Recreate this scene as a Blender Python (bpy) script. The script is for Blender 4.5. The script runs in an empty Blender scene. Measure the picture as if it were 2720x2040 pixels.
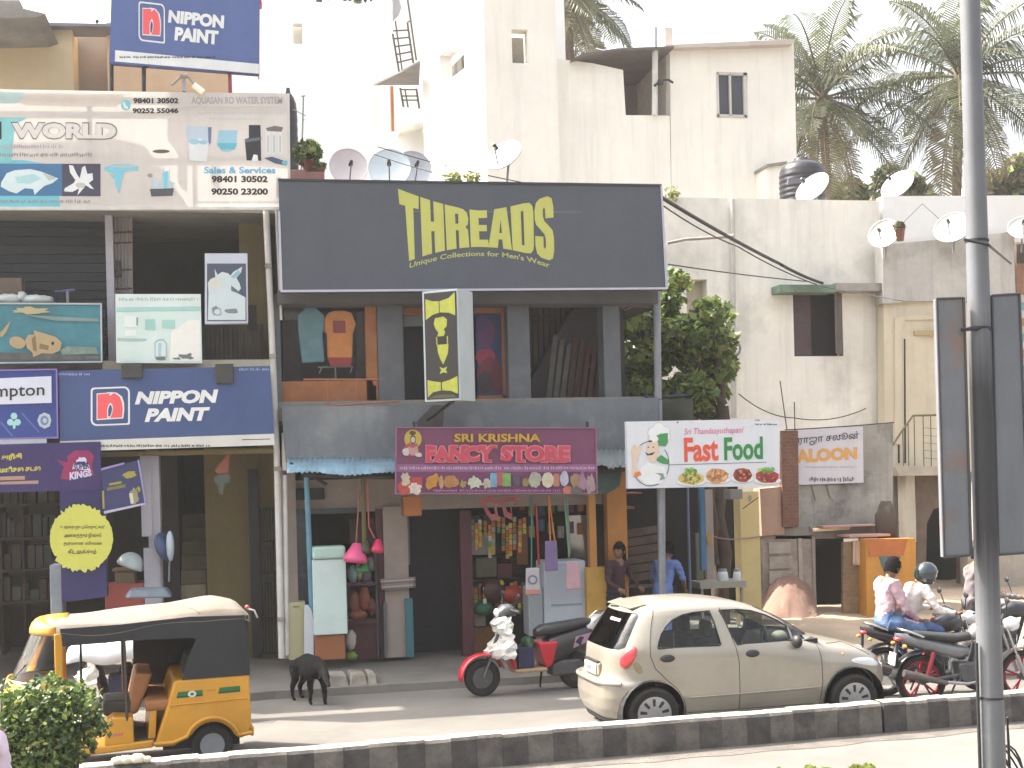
import bpy, bmesh, math, random
from mathutils import Vector, Matrix
R = math.radians
random.seed(7)
S = bpy.context.scene
COL = S.collection
# ---------------------------------------------------------------- camera, sky, sun, exposure
F, H, YH, ROLL = 3500.0, 2.9, 1250.0, R(1.5)
PSI = math.atan(F / 17200.0)
FWD = Vector((math.sin(PSI), math.cos(PSI), 0)); RGT = Vector((math.cos(PSI), -math.sin(PSI), 0)); UP = Vector((0, 0, 1))
cd = bpy.data.cameras.new("camera"); cam = bpy.data.objects.new("camera", cd); COL.objects.link(cam)
_ca, _sa = math.cos(ROLL), math.sin(ROLL)
_r = RGT * _ca - UP * _sa; _u = UP * _ca + RGT * _sa
cam.matrix_world = Matrix(((_r.x, _u.x, -FWD.x, 0), (_r.y, _u.y, -FWD.y, 0), (_r.z, _u.z, -FWD.z, H), (0, 0, 0, 1)))
cd.sensor_width = 36.0; cd.lens = 36.0 * F / 2720.0
cd.shift_x = -(YH - 1020) * _sa / 2720.0; cd.shift_y = (YH - 1020) * _ca / 2720.0
cd.clip_start = 0.1; cd.clip_end = 5000
S.camera = cam
SUN = Vector((-0.52, 0.29, 0.77)).normalized()          # towards the sun: high, left, behind the shops
w = bpy.data.worlds.new("World"); S.world = w; w.use_nodes = True
nt = w.node_tree; bg = nt.nodes["Background"]
sky = nt.nodes.new("ShaderNodeTexSky"); sky.sky_type = 'NISHITA'; sky.sun_disc = False
sky.sun_elevation = math.asin(SUN.z); sky.sun_rotation = math.atan2(SUN.x, SUN.y)
sky.air_density = 1.2; sky.dust_density = 9.0; sky.ozone_density = 1.0
hs = nt.nodes.new("ShaderNodeHueSaturation"); hs.inputs["Saturation"].default_value = .35; hs.inputs["Value"].default_value = 1.15
nt.links.new(sky.outputs[0], hs.inputs["Color"]); nt.links.new(hs.outputs[0], bg.inputs[0]); bg.inputs[1].default_value = 0.15
sl = bpy.data.lights.new("sun", 'SUN'); sl.energy = 4.3; sl.angle = R(0.5); sl.color = (1.0, 0.93, 0.83)
so = bpy.data.objects.new("sun", sl); COL.objects.link(so); so.rotation_euler = SUN.to_track_quat('Z', 'Y').to_euler()
so.location = (0, 0, 40)
vs = S.view_settings; S.display_settings.display_device = 'sRGB'
vs.view_transform = 'Standard'; vs.look = 'None'; vs.exposure = 1.68; vs.gamma = 1.0; vs.use_curve_mapping = False

# ---------------------------------------------------------------- photo point -> real place at a chosen depth
def ray(u, v):
    dx, dy = u - 1360.0, v - 1020.0
    x = dx * _ca - dy * _sa; y = dx * _sa + dy * _ca
    return FWD + RGT * (x / F) - UP * ((1020 + y - YH) / F)
def W(u, v, Y):
    d = ray(u, v); t = Y / d.y
    return Vector((d.x * t, Y, H + d.z * t))
def G(u, v, z=0.0):
    d = ray(u, v); t = (z - H) / d.z
    return Vector((d.x * t, d.y * t, z))
def rect(u0, v0, u1, v1, Y):
    um, vm = (u0 + u1) / 2, (v0 + v1) / 2
    return W(u0, vm, Y).x, W(u1, vm, Y).x, W(um, v1, Y).z, W(um, v0, Y).z

# ---------------------------------------------------------------- materials
MATS = {}
def _n(nt, t, **k):
    n = nt.nodes.new(t)
    for a, b in k.items(): setattr(n, a, b)
    return n
def mat(name, col=(.5, .5, .5), rough=.6, var=.18, scale=2.5, streak=0.0, metal=0.0, bump=0.0, spec=.4, col2=None, mix2=.5, sc2=1.2, emit=0, coat=0.0, transl=0.0, sheen=0.0):
    if name in MATS: return MATS[name]
    m = bpy.data.materials.new(name); MATS[name] = m; m.use_nodes = True
    t = m.node_tree; b = t.nodes["Principled BSDF"]; L = t.links.new
    b.inputs["Roughness"].default_value = rough; b.inputs["Metallic"].default_value = metal
    b.inputs["Specular IOR Level"].default_value = spec
    b.inputs["Coat Weight"].default_value = coat
    c = (*col, 1)
    tc = _n(t, "ShaderNodeTexCoord"); out = None
    def noise(sc, det=5, stretch=None, off=0):
        mp = _n(t, "ShaderNodeMapping"); L(tc.outputs["Object"], mp.inputs[0])
        mp.inputs["Location"].default_value = (off, off * .7, off * .3)
        if stretch: mp.inputs["Scale"].default_value = stretch
        n = _n(t, "ShaderNodeTexNoise"); n.inputs["Scale"].default_value = sc; n.inputs["Detail"].default_value = det; n.inputs["Roughness"].default_value = .62
        L(mp.outputs[0], n.inputs["Vector"]); return n.outputs[0]
    def ramp(src, a, bb):
        r = _n(t, "ShaderNodeMapRange"); r.inputs[1].default_value = a; r.inputs[2].default_value = bb; L(src, r.inputs[0]); return r.outputs[0]
    def mix(f, A, B, amt=1.0):
        mx = _n(t, "ShaderNodeMix", data_type='RGBA')
        if amt != 1.0:
            mu = _n(t, "ShaderNodeMath", operation='MULTIPLY'); mu.inputs[1].default_value = amt; L(f, mu.inputs[0]); f = mu.outputs[0]
        L(f, mx.inputs[0])
        for i, q in ((6, A), (7, B)):
            if isinstance(q, tuple): mx.inputs[i].default_value = q
            else: L(q, mx.inputs[i])
        return mx.outputs[2]
    cur = c
    if var > 0:
        d = tuple(x * (1 - var) for x in col) + (1,); h = tuple(min(1, x * (1 + var * .5)) for x in col) + (1,)
        cur = mix(ramp(noise(scale, 6), .3, .7), d, h)
        cur = mix(ramp(noise(scale * 9, 3, off=3), .35, .75), cur, d, .35)
    if col2:
        cur = mix(ramp(noise(sc2, 6, off=9), .5, .66), cur, (*col2, 1), mix2)
    if streak > 0:
        k = tuple(x * .35 for x in col) + (1,)
        cur = mix(ramp(noise(1.0, 6, stretch=(5, 5, .35), off=5), .5, .8), cur, k, streak)
    if isinstance(cur, tuple): b.inputs["Base Color"].default_value = cur
    else: L(cur, b.inputs["Base Color"])
    if bump > 0:
        bp = _n(t, "ShaderNodeBump"); bp.inputs["Strength"].default_value = bump; bp.inputs["Distance"].default_value = .02
        L(noise(scale * 8, 6, off=1), bp.inputs["Height"]); L(bp.outputs[0], b.inputs["Normal"])
    if emit: b.inputs["Emission Color"].default_value = c; b.inputs["Emission Strength"].default_value = emit
    if transl > 0:
        tr = _n(t, "ShaderNodeBsdfTranslucent"); ms = _n(t, "ShaderNodeMixShader"); ms.inputs[0].default_value = transl
        if isinstance(cur, tuple): tr.inputs[0].default_value = cur
        else: L(cur, tr.inputs[0])
        o = t.nodes["Material Output"]; L(b.outputs[0], ms.inputs[1]); L(tr.outputs[0], ms.inputs[2]); L(ms.outputs[0], o.inputs[0])
    return m
def glass(name, tint=(.5, .55, .55), refl=1.0, rough=.02):
    if name in MATS: return MATS[name]
    m = bpy.data.materials.new(name); MATS[name] = m; m.use_nodes = True
    t = m.node_tree; L = t.links.new; o = t.nodes["Material Output"]
    tr = _n(t, "ShaderNodeBsdfTransparent"); tr.inputs[0].default_value = (*tint, 1)
    gl = _n(t, "ShaderNodeBsdfGlossy"); gl.inputs["Roughness"].default_value = rough
    fr = _n(t, "ShaderNodeFresnel"); fr.inputs[0].default_value = 1.5
    mu = _n(t, "ShaderNodeMath", operation='MULTIPLY'); mu.inputs[1].default_value = refl; L(fr.outputs[0], mu.inputs[0])
    ms = _n(t, "ShaderNodeMixShader"); L(mu.outputs[0], ms.inputs[0]); L(tr.outputs[0], ms.inputs[1]); L(gl.outputs[0], ms.inputs[2]); L(ms.outputs[0], o.inputs[0])
    return m
def brickmat(name, c1, c2, mortar, sx=4.2):
    if name in MATS: return MATS[name]
    m = mat(name, c1, .9, .2, bump=.3); t = m.node_tree; L = t.links.new; b = t.nodes["Principled BSDF"]
    tc = _n(t, "ShaderNodeTexCoord"); mp = _n(t, "ShaderNodeMapping"); mp.inputs["Rotation"].default_value = (R(90), 0, 0)
    L(tc.outputs["Object"], mp.inputs[0])
    br = _n(t, "ShaderNodeTexBrick"); br.inputs["Color1"].default_value = (*c1, 1); br.inputs["Color2"].default_value = (*c2, 1); br.inputs["Mortar"].default_value = (*mortar, 1)
    br.inputs["Scale"].default_value = sx; br.inputs["Mortar Size"].default_value = .018; br.inputs["Bias"].default_value = .1
    L(mp.outputs[0], br.inputs["Vector"])
    nz = _n(t, "ShaderNodeTexNoise"); nz.inputs["Scale"].default_value = 6; L(tc.outputs["Object"], nz.inputs["Vector"])
    mx = _n(t, "ShaderNodeMix", data_type='RGBA', blend_type='MULTIPLY'); mx.inputs[0].default_value = .5
    L(br.outputs[0], mx.inputs[6]); L(nz.outputs[0], mx.inputs[7]); L(mx.outputs[2], b.inputs["Base Color"])
    return m
def paint(name, r, g, b, **k):                     # flat printed or painted colour given as picture values 0-255
    f = lambda x: ((x / 255 + .055) / 1.055) ** 2.4 if x > 10 else x / 255 / 12.92
    k.setdefault('var', .09); k.setdefault('streak', .1); k.setdefault('rough', .5)
    return mat(name, (f(r), f(g), f(b)), **k)

# ---------------------------------------------------------------- mesh builder
class MB:
    def __init__(s): s.v = []; s.f = []; s.mi = []; s.sm = []; s.mats = []
    def _m(s, m):
        if m not in s.mats: s.mats.append(m)
        return s.mats.index(m)
    def add(s, vs, fs, m, smooth=False):
        o = len(s.v); s.v += [tuple(x) for x in vs]; i = s._m(m)
        for f in fs: s.f.append([a + o for a in f]); s.mi.append(i); s.sm.append(smooth)
        return s
    def hexa(s, a, m):
        return s.add(a, [(0, 3, 2, 1), (4, 5, 6, 7), (0, 1, 5, 4), (1, 2, 6, 5), (2, 3, 7, 6), (3, 0, 4, 7)], m)
    def box(s, x0, y0, z0, x1, y1, z1, m):
        return s.hexa([(x0, y0, z0), (x1, y0, z0), (x1, y1, z0), (x0, y1, z0), (x0, y0, z1), (x1, y0, z1), (x1, y1, z1), (x0, y1, z1)], m)
    def prism(s, pts, axis, a, b, m, smooth=False):   # closed outline of 2D pts extruded along axis from a to b
        def P(p, c): return (c, p[0], p[1]) if axis == 'x' else (p[0], c, p[1]) if axis == 'y' else (p[0], p[1], c)
        n = len(pts); vs = [P(p, a) for p in pts] + [P(p, b) for p in pts]
        fs = [tuple(range(n)), tuple(range(2 * n - 1, n - 1, -1))] + [(i, i + n, (i + 1) % n + n, (i + 1) % n) for i in range(n)]
        return s.add(vs, fs, m, smooth)
    def tube(s, pts, r, m, n=8, cap=True, smooth=True):
        pts = [Vector(p) for p in pts]; k = len(pts); rs = r if isinstance(r, (list, tuple)) else [r] * k
        vs = []; fs = []; ref = Vector((0, 0, 1))
        for i, p in enumerate(pts):
            d = (pts[min(i + 1, k - 1)] - pts[max(i - 1, 0)]).normalized()
            a = d.cross(ref if abs(d.z) < .95 else Vector((1, 0, 0))).normalized(); b = d.cross(a)
            for j in range(n):
                t = 2 * math.pi * j / n; vs.append(p + (a * math.cos(t) + b * math.sin(t)) * rs[i])
        for i in range(k - 1):
            for j in range(n): fs.append((i * n + j, i * n + (j + 1) % n, (i + 1) * n + (j + 1) % n, (i + 1) * n + j))
        s.add(vs, fs, m, smooth)
        if cap: s.add(vs[:n], [tuple(range(n))], m); s.add(vs[-n:], [tuple(range(n - 1, -1, -1))], m)
        return s
    def lathe(s, prof, m, n=24, M=None, smooth=True):   # prof (r, z)
        M = M or Matrix(); vs = []; fs = []
        for r, z in prof:
            for j in range(n):
                t = 2 * math.pi * j / n; vs.append(M @ Vector((r * math.cos(t), r * math.sin(t), z)))
        for i in range(len(prof) - 1):
            for j in range(n): fs.append((i * n + j, i * n + (j + 1) % n, (i + 1) * n + (j + 1) % n, (i + 1) * n + j))
        return s.add(vs, fs, m, smooth)
    def ball(s, c, r, m, n=14, k=9, jit=0, seed=0):
        rx, ry, rz = r if isinstance(r, (tuple, list)) else (r, r, r); rn = random.Random(seed); vs = []; fs = []
        for i in range(k + 1):
            a = math.pi * i / k
            for j in range(n):
                t = 2 * math.pi * j / n; q = 1 + (rn.uniform(-jit, jit) if 0 < i < k else 0)
                vs.append((c[0] + rx * q * math.sin(a) * math.cos(t), c[1] + ry * q * math.sin(a) * math.sin(t), c[2] - rz * q * math.cos(a)))
        for i in range(k):
            for j in range(n): fs.append((i * n + j, i * n + (j + 1) % n, (i + 1) * n + (j + 1) % n, (i + 1) * n + j))
        return s.add(vs, fs, m, True)
    # ---- shapes whose outline is measured on the photo and set at depth Y
    def slab(s, px, Y, th, m, dz=0):
        p = [W(u, v, Y) for u, v in px]; return s.prism([(a.x, a.z) for a in p], 'y', Y, Y + th, m)
    def pbox(s, u0, v0, u1, v1, Y0, Y1, m):
        x0, x1, z0, z1 = rect(u0, v0, u1, v1, Y0); return s.box(x0, Y0, z0, x1, Y1, z1, m)
    def ptube(s, px, Y, r, m, n=8):
        Ys = Y if isinstance(Y, (list, tuple)) else [Y] * len(px)
        return s.tube([W(u, v, y) for (u, v), y in zip(px, Ys)], r, m, n)
    def print2(s, px, Y, m):                             # a flat printed patch
        p = [W(u, v, Y) for u, v in px]; return s.add(p, [tuple(range(len(p)))], m)
    def pell(s, u, v, ru, rv, Y, m, n=24, jit=0, rot=0, seed=1):
        rn = random.Random(seed); pts = []
        for i in range(n):
            t = 2 * math.pi * i / n; q = 1 + rn.uniform(-jit, jit); a, b = ru * q * math.cos(t), rv * q * math.sin(t)
            pts.append((u + a * math.cos(rot) - b * math.sin(rot), v + a * math.sin(rot) + b * math.cos(rot)))
        return s.print2(pts, Y, m)
    def text(s, body, quad, Y, m, bold=0.0, shear=0, fn=None, sub=0):
        vs, fs = glyphs(body, bold, shear, sub)
        def q(a, b):
            (x0, y0), (x1, y1), (x2, y2), (x3, y3) = quad
            tx, ty = x0 + (x1 - x0) * a, y0 + (y1 - y0) * a; bx, by = x3 + (x2 - x3) * a, y3 + (y2 - y3) * a
            return bx + (tx - bx) * b, by + (ty - by) * b
        fn = fn or q
        return s.add([W(*fn(a, b), Y - .0003 * i) for a, b, i in vs], fs, m)
    def build(s, name, parent=None, local=False, bevel=0, sub=0, solid=0):
        me = bpy.data.meshes.new(name); off = Vector((0, 0, 0))
        if parent is not None and not local: off = WL(parent)
        me.from_pydata([(x - off.x, y - off.y, z - off.z) for x, y, z in s.v], [], s.f)
        for m in s.mats: me.materials.append(m)
        me.polygons.foreach_set("material_index", s.mi); me.polygons.foreach_set("use_smooth", s.sm); me.update()
        o = bpy.data.objects.new(name, me); COL.objects.link(o)
        if parent is not None: o.parent = parent
        if solid: q = o.modifiers.new("solid", 'SOLIDIFY'); q.thickness = solid; q.offset = 0
        if bevel: q = o.modifiers.new("bevel", 'BEVEL'); q.width = bevel; q.segments = 2; q.limit_method = 'ANGLE'; q.angle_limit = R(40)
        if sub: q = o.modifiers.new("sub", 'SUBSURF'); q.levels = sub; q.render_levels = sub
        return o
def WL(o):
    p = Vector((0, 0, 0))
    while o is not None: p += Vector(o.location); o = o.parent
    return p
GL = {}
def glyphs(body, bold=0, shear=0, sub=0):
    k = (body, bold, shear, sub)
    if k in GL: return GL[k]
    cu = bpy.data.curves.new("lettering", 'FONT'); cu.body = body; cu.offset = bold; cu.shear = shear; cu.resolution_u = 3
    ob = bpy.data.objects.new("lettering", cu); me = ob.to_mesh()
    bm = bmesh.new(); bm.from_mesh(me); ob.to_mesh_clear(); bpy.data.objects.remove(ob); bpy.data.curves.remove(cu)
    if sub:
        bmesh.ops.triangulate(bm, faces=bm.faces[:])
        for _ in range(sub): bmesh.ops.subdivide_edges(bm, edges=bm.edges[:], cuts=1)
    bm.verts.ensure_lookup_table()
    vs = [(v.co.x, v.co.y) for v in bm.verts]; fs = [tuple(v.index for v in f.verts) for f in bm.faces]; bm.free()
    if not vs: GL[k] = ([], []); return GL[k]
    x0 = min(a for a, _ in vs); x1 = max(a for a, _ in vs); y0 = min(b for _, b in vs); y1 = max(b for _, b in vs)
    par = list(range(len(vs)))
    def root(i):
        while par[i] != i: par[i] = par[par[i]]; i = par[i]
        return i
    for f in fs:
        for q in f[1:]: par[root(q)] = root(f[0])
    ids = {r_: n for n, r_ in enumerate(sorted({root(i) for i in range(len(vs))}, key=lambda r_: vs[r_][0]))}; isl = [ids[root(i)] % 12 for i in range(len(vs))]
    GL[k] = ([((a - x0) / max(1e-6, x1 - x0), (b - y0) / max(1e-6, y1 - y0), i) for (a, b), i in zip(vs, isl)], fs); return GL[k]
def tag(o, label=None, cat=None, group=None, kind=None):
    if label: o['label'] = label
    if cat: o['category'] = cat
    if group: o['group'] = group
    if kind: o['kind'] = kind
    return o
def thing(name, label, cat, loc=(0, 0, 0), rz=0, group=None):
    o = bpy.data.objects.new(name, None); COL.objects.link(o); o.empty_display_size = .1
    o.location = loc; o.rotation_euler = (0, 0, rz); return tag(o, label, cat, group)
def one(mb, name, label, cat, group=None, **k): return tag(mb.build(name, **k), label, cat, group)
def dup(root, label, loc=None, rz=None, group=None, remap=None):
    def cp(o, par):
        c = o.copy(); COL.objects.link(c)
        if par is not None: c.parent = par
        if remap and c.type == 'MESH':
            for i, sl_ in enumerate(o.data.materials):
                if sl_ and sl_.name in remap: c.material_slots[i].link = 'OBJECT'; c.material_slots[i].material = remap[sl_.name]
        for ch in o.children: cp(ch, c)
        return c
    c = cp(root, None); c['label'] = label
    if loc is not None: c.location = loc
    if rz is not None: c.rotation_euler = (0, 0, rz)
    if group: c['group'] = group
    return c
def sc(name, m, parent, **k): pass
# ================================================================ ground
ROADM = mat("dusty_asphalt", (.14, .13, .117), .95, .22, .7, bump=.25, col2=(.165, .152, .136), sc2=.5, mix2=.6)
g = MB(); g.add([(-110, -40, 0), (150, -40, 0), (150, 150, 0), (-110, 150, 0)], [(0, 1, 2, 3)], ROADM); tag(g.build("road"), kind='structure')
PAVE = mat("pavement_cement", (.16, .148, .132), .95, .25, 1.2, bump=.3, col2=(.09, .078, .066), mix2=.5, sc2=.7)
g = MB(); rn = random.Random(3)
xs = [-14 + i * .55 for i in range(42)]; fr = [17.45 + rn.uniform(-.05, .05) for _ in xs]
vs = []; fs = []
for x, y in zip(xs, fr): vs += [(x, y, 0), (x, y + .03, .1), (x, 19.2, .16), (x, 25.5, .18)]
for i in range(len(xs) - 1):
    for j in range(3): a = i * 4 + j; fs.append((a, a + 4, a + 5, a + 1))
g.add(vs, fs, PAVE); tag(g.build("pavement"), kind='structure')
SAND = mat("sandy_ground", (.36, .28, .2), .98, .25, 1.0, bump=.5, col2=(.22, .18, .12), sc2=.9, mix2=.4)
g = MB(); vs = []; fs = []; nx, ny = 30, 14
for j in range(ny):
    for i in range(nx):
        x = 8.3 + i * .8; y = 17.7 + j * .75 + rn.uniform(-.15, .15)
        vs.append((x, y, .012 + (0 if j == 0 else .03 + .1 * rn.random() * min(1, j / 4) + .02 * j)))
for j in range(ny - 1):
    for i in range(nx - 1): a = j * nx + i; fs.append((a, a + 1, a + nx + 1, a + nx))
g.add(vs, fs, SAND, True); tag(g.build("sand"), kind='structure')
# painted median kerb: black and white blocks with a chipped edge
KW = mat("kerb_white", (.15, .136, .12), .9, .5, 5, bump=.6, col2=(.075, .064, .056), mix2=.75, sc2=3.0, streak=.4)
KB = mat("kerb_black", (.075, .069, .066), .85, .5, 5, bump=.6, col2=(.15, .13, .112), mix2=.7, sc2=2.2)
KT = mat("kerb_top", (.40, .365, .315), .9, .4, 4, bump=.3, col2=(.22, .18, .13), mix2=.6, sc2=2.0)
g = MB(); KY, KH, KD = 12.8, .33, .24; x = W(232, 2005, KY).x; k = 0; rn = random.Random(11)
while x < 22:
    wd = .262 + rn.uniform(-.012, .012); h0 = KH + rn.uniform(-.006, .006); yj = rn.uniform(-.008, .008); m = KW if k % 2 == 0 else KB
    if k == 31: x += .03
    sec = [(KY + .0, 0), (KY + .012, h0 - .035), (KY + .035, h0 - .006), (KY + .06, h0), (KY + KD - .04, h0), (KY + KD, h0 - .04), (KY + KD + .02, 0)]
    vs = [(x, y + yj, z) for y, z in sec] + [(x + wd, y + yj + rn.uniform(-.002, .002), z + rn.uniform(-.003, .003)) for y, z in sec]
    n = len(sec); fs = [(i, i + n, i + n + 1, i + 1) for i in range(n - 1)]
    g.add(vs, [f for i, f in enumerate(fs) if i not in (2, 3)], m); g.add(vs, [fs[2], fs[3]], KT); g.add(vs, [tuple(range(n)), tuple(range(2 * n - 1, n - 1, -1))], m)
    x += wd; k += 1
KO = tag(g.build("kerb"), kind='structure')
g = MB(); rn = random.Random(5)                                   # earth strip along the near foot of the kerb
KH_ = KH; DIRT = mat("gutter_dirt", (.13, .115, .1), .98, .4, 3, bump=.5)
vs = []; fs = []
xs = [-4.5 + i * .4 for i in range(70)]
for x in xs: vs += [(x, KY - .3 + rn.uniform(-.05, .05), .004), (x, KY - .12, .008), (x, KY + .01, .015)]
for i in range(len(xs) - 1):
    for j in range(2): a = i * 3 + j; fs.append((a, a + 3, a + 4, a + 1))
g.add(vs, fs, DIRT, True); GO = tag(g.build("gutter"), kind='structure')
for o in (KO, GO): o.rotation_euler = (0, 0, .065); o.location = (.8, -.28, 0)

# ================================================================ left building (paint and aquarium shops)
CREAM = mat("cream_plaster", (.62, .50, .31), .9, .1, 1.0, streak=.15); PEACH = mat("peach_plaster", (.66, .46, .27), .9, .1, 1.0, streak=.12)
GREYP = mat("grey_plaster", (.33, .28, .24), .9, .15, 1.5, streak=.2); CONC = mat("bare_concrete", (.27, .25, .23), .95, .25, 2, bump=.3, streak=.25)
MUST = mat("mustard_plaster", (.22, .17, .075), .9, .2, 1.2, streak=.25); DKWOOD = mat("dark_brown", (.045, .034, .03), .7, .3, 2)
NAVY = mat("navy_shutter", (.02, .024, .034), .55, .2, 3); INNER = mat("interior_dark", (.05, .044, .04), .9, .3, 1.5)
WHITEP = mat("white_pipe", (.62, .6, .56), .6, .15, 4, streak=.2); LILAC = mat("lilac_grey_paint", (.42, .41, .46), .8, .12, 2, streak=.2)
BLACKM = mat("black_metal", (.025, .025, .027), .5, .2, 5); GREYM = mat("grey_metal", (.22, .23, .25), .5, .2, 4)
b = thing("shop_building", "cream and mustard shop building stacked with blue and white shop boards", "building", (-2, 19, 0))
m = MB(); m.pbox(-260, 62, 197, 540, 20.6, 26, CREAM); m.pbox(191, 66, 292, 540, 21.3, 25.9, GREYP); m.pbox(288, 66, 612, 540, 20.8, 25.95, PEACH)  # deeper middle wall is greyer: recess shade put into its colour
m.build("upper_wall", b)
m = MB(); m.slab([(-260, 0), (52, 0), (52, 22), (-260, 22)], 19.6, 5, CONC); m.slab([(-260, 22), (52, 20), (120, 36), (96, 46), (-260, 54)], 19.3, 5, CONC); m.build("roof_canopy", b)
m = MB(); m.slab([(-260, 50), (60, 58), (292, 63), (292, 70), (-260, 62)], 20.4, .5, GREYM); m.pell(258, 57, 5, 5, 20.39, BLACKM); m.build("roof_edge", b)
m = MB(); m.pbox(-260, 556, -240, 975, 19.0, 26, MUST); m.pbox(-260, 560, 640, 975, 21.4, 21.5, INNER); m.pbox(638, 545, 722, 975, 19.75, 21.5, MUST)
m.pbox(-260, 958, 740, 992, 19.15, 26, CONC); m.pbox(-260, 535, 735, 560, 18.95, 26, CONC); m.build("middle_wall", b)
m = MB()
for i in range(17):
    v = 556 + i * 24; m.pbox(-230, v, 283, v + 22.5, 19.72 + .02 * (i % 2), 19.8, NAVY)
m.build("rolling_shutter", b)
m = MB(); m.pbox(283, 552, 303, 960, 19.25, 19.75, LILAC); m.build("pilaster", b)
m = MB()
for u in (306, 315, 324, 333, 342, 349): m.ptube([(u, 556), (u + 2, 800)], 19.4, .012, GREYP)
for v in (616, 644, 716, 766): m.ptube([(303, v + 2), (351, v)], 19.39, .012, BLACKM)
m.pbox(303, 555, 350, 800, 19.5, 19.56, LILAC); m.pbox(307, 692, 321, 735, 19.3, 19.38, BLACKM); m.build("grille_gate", b)
m = MB(); rn = random.Random(2)
for i in range(14): u = 537 + i * 11.9; m.pbox(u, 862 + rn.uniform(-3, 3), u + 9.5, 962, 19.4 + .03 * (i % 2), 19.46, mat("rusty_grey_sheet", (.07, .062, .056), .8, .4, 3, streak=.4))
m.pbox(658, 810, 682, 880, 19.38, 19.4, INNER)
m.build("sheet_parapet", b)
m = MB(); m.pbox(272, 957, 722, 985, 18.93, 19.15, mat("cream_ledge", (.52, .46, .36), .9, .2, 3, streak=.3)); m.build("ledge", b)
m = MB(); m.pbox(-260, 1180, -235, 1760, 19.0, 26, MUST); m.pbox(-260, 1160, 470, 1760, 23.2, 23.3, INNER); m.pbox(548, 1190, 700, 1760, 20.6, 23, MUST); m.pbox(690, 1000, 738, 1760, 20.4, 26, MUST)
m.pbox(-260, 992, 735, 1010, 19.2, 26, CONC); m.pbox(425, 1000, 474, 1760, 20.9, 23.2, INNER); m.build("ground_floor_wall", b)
m = MB(); m.pbox(664, 1245, 690, 1742, 20.2, 20.5, BLACKM); m.build("door_post", b)
m = MB()
for u in (692, 700, 708, 716, 724): m.ptube([(u, 1352), (u + 8, 1738)], 20.15, .012, BLACKM)
for v in (1352, 1436, 1520, 1640, 1736): m.ptube([(690, v), (735, v - 1)], 20.14, .014, BLACKM)
m.pbox(699, 1440, 722, 1462, 20.05, 20.12, BLACKM); m.pbox(703, 1530, 728, 1548, 20.05, 20.12, BLACKM); m.build("folding_gate", b)
m = MB(); ST = mat("worn_steps", (.36, .30, .2), .9, .25, 2, streak=.2)
for i, (u, v) in enumerate(((512, 1600), (502, 1562), (490, 1522), (476, 1486), (466, 1450), (456, 1414))):
    x0, _, _, z1 = rect(u - 40, v - 30, u + 60, v, 21.0 + .24 * i); x1 = W(548, v, 21.0 + .24 * i).x; m.box(x0 + .05, 21.0 + .24 * i, .15, x1, 21.24 + .24 * i, z1 + .1, ST)
m.build("stairs", b)
m = MB(); m.pbox(-300, 990, 900, 1800, 25.8, 26, INNER); m.pbox(-300, 540, 900, 1000, 25.8, 26, INNER); m.build("rear_wall", b)
m = MB(); m.pbox(374, 1205, 402, 1425, 19.0, 19.2, LILAC); m.pbox(396, 1195, 428, 1760, 19.05, 19.4, LILAC); m.pbox(385, 1455, 428, 1760, 19.0, 19.05, LILAC); m.build("pillar", b)
m = MB(); m.pbox(268, 1196, 735, 1208, 18.9, 19.3, MUST); m.build("soffit", b)
m = MB(); m.ptube([(706, 552), (718, 800), (735, 1200), (748, 1748)], 18.92, .045, WHITEP, 12)
for v, u in ((700, 713), (940, 724), (1240, 737), (1640, 746)): m.pbox(u - 9, v, u + 9, v + 10, 18.85, 18.98, GREYP)
m.build("drain_pipe", b)
m = MB(); m.ptube([(733, 552), (747, 850)], 18.95, .02, WHITEP, 8); m.ptube([(757, 1150), (758, 1250)], 18.93, .05, WHITEP, 10); m.ptube([(757, 1262), (762, 1740)], 18.95, .035, WHITEP, 10); m.build("conduit", b)
# shop interior behind the purple portal
SHELF = mat("shelf_wood", (.05, .032, .022), .8, .3, 3)
sh = thing("shop_shelf", "tall dark shelf rack of goods inside the purple shop", "shelf", tuple(W(20, 1600, 20.6)))
m = MB()
for v in (1340, 1430, 1515, 1600): m.pbox(-200, v, 156, v + 8, 20.4, 20.9, SHELF)
for u in (-200, -100, 0, 60, 150): m.pbox(u, 1300, u + 6, 1740, 20.42, 20.9, SHELF)
m.build("rack", sh)
gm = [mat("good_a", (.05, .028, .02), .7), mat("good_b", (.06, .06, .05), .6), mat("good_c", (.03, .045, .038), .6), mat("good_d", (.06, .045, .028), .7), mat("good_e", (.06, .04, .045), .6)]
m = MB()
for v in (1340, 1430, 1515, 1600):
    u = -195
    while u < 148:
        w_ = rn.uniform(9, 26); h_ = rn.uniform(30, 70); m.pbox(u, v - h_, u + w_, v, 20.5, 20.75, rn.choice(gm)); u += w_ + rn.uniform(1, 6)
m.build("goods", sh)

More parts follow.
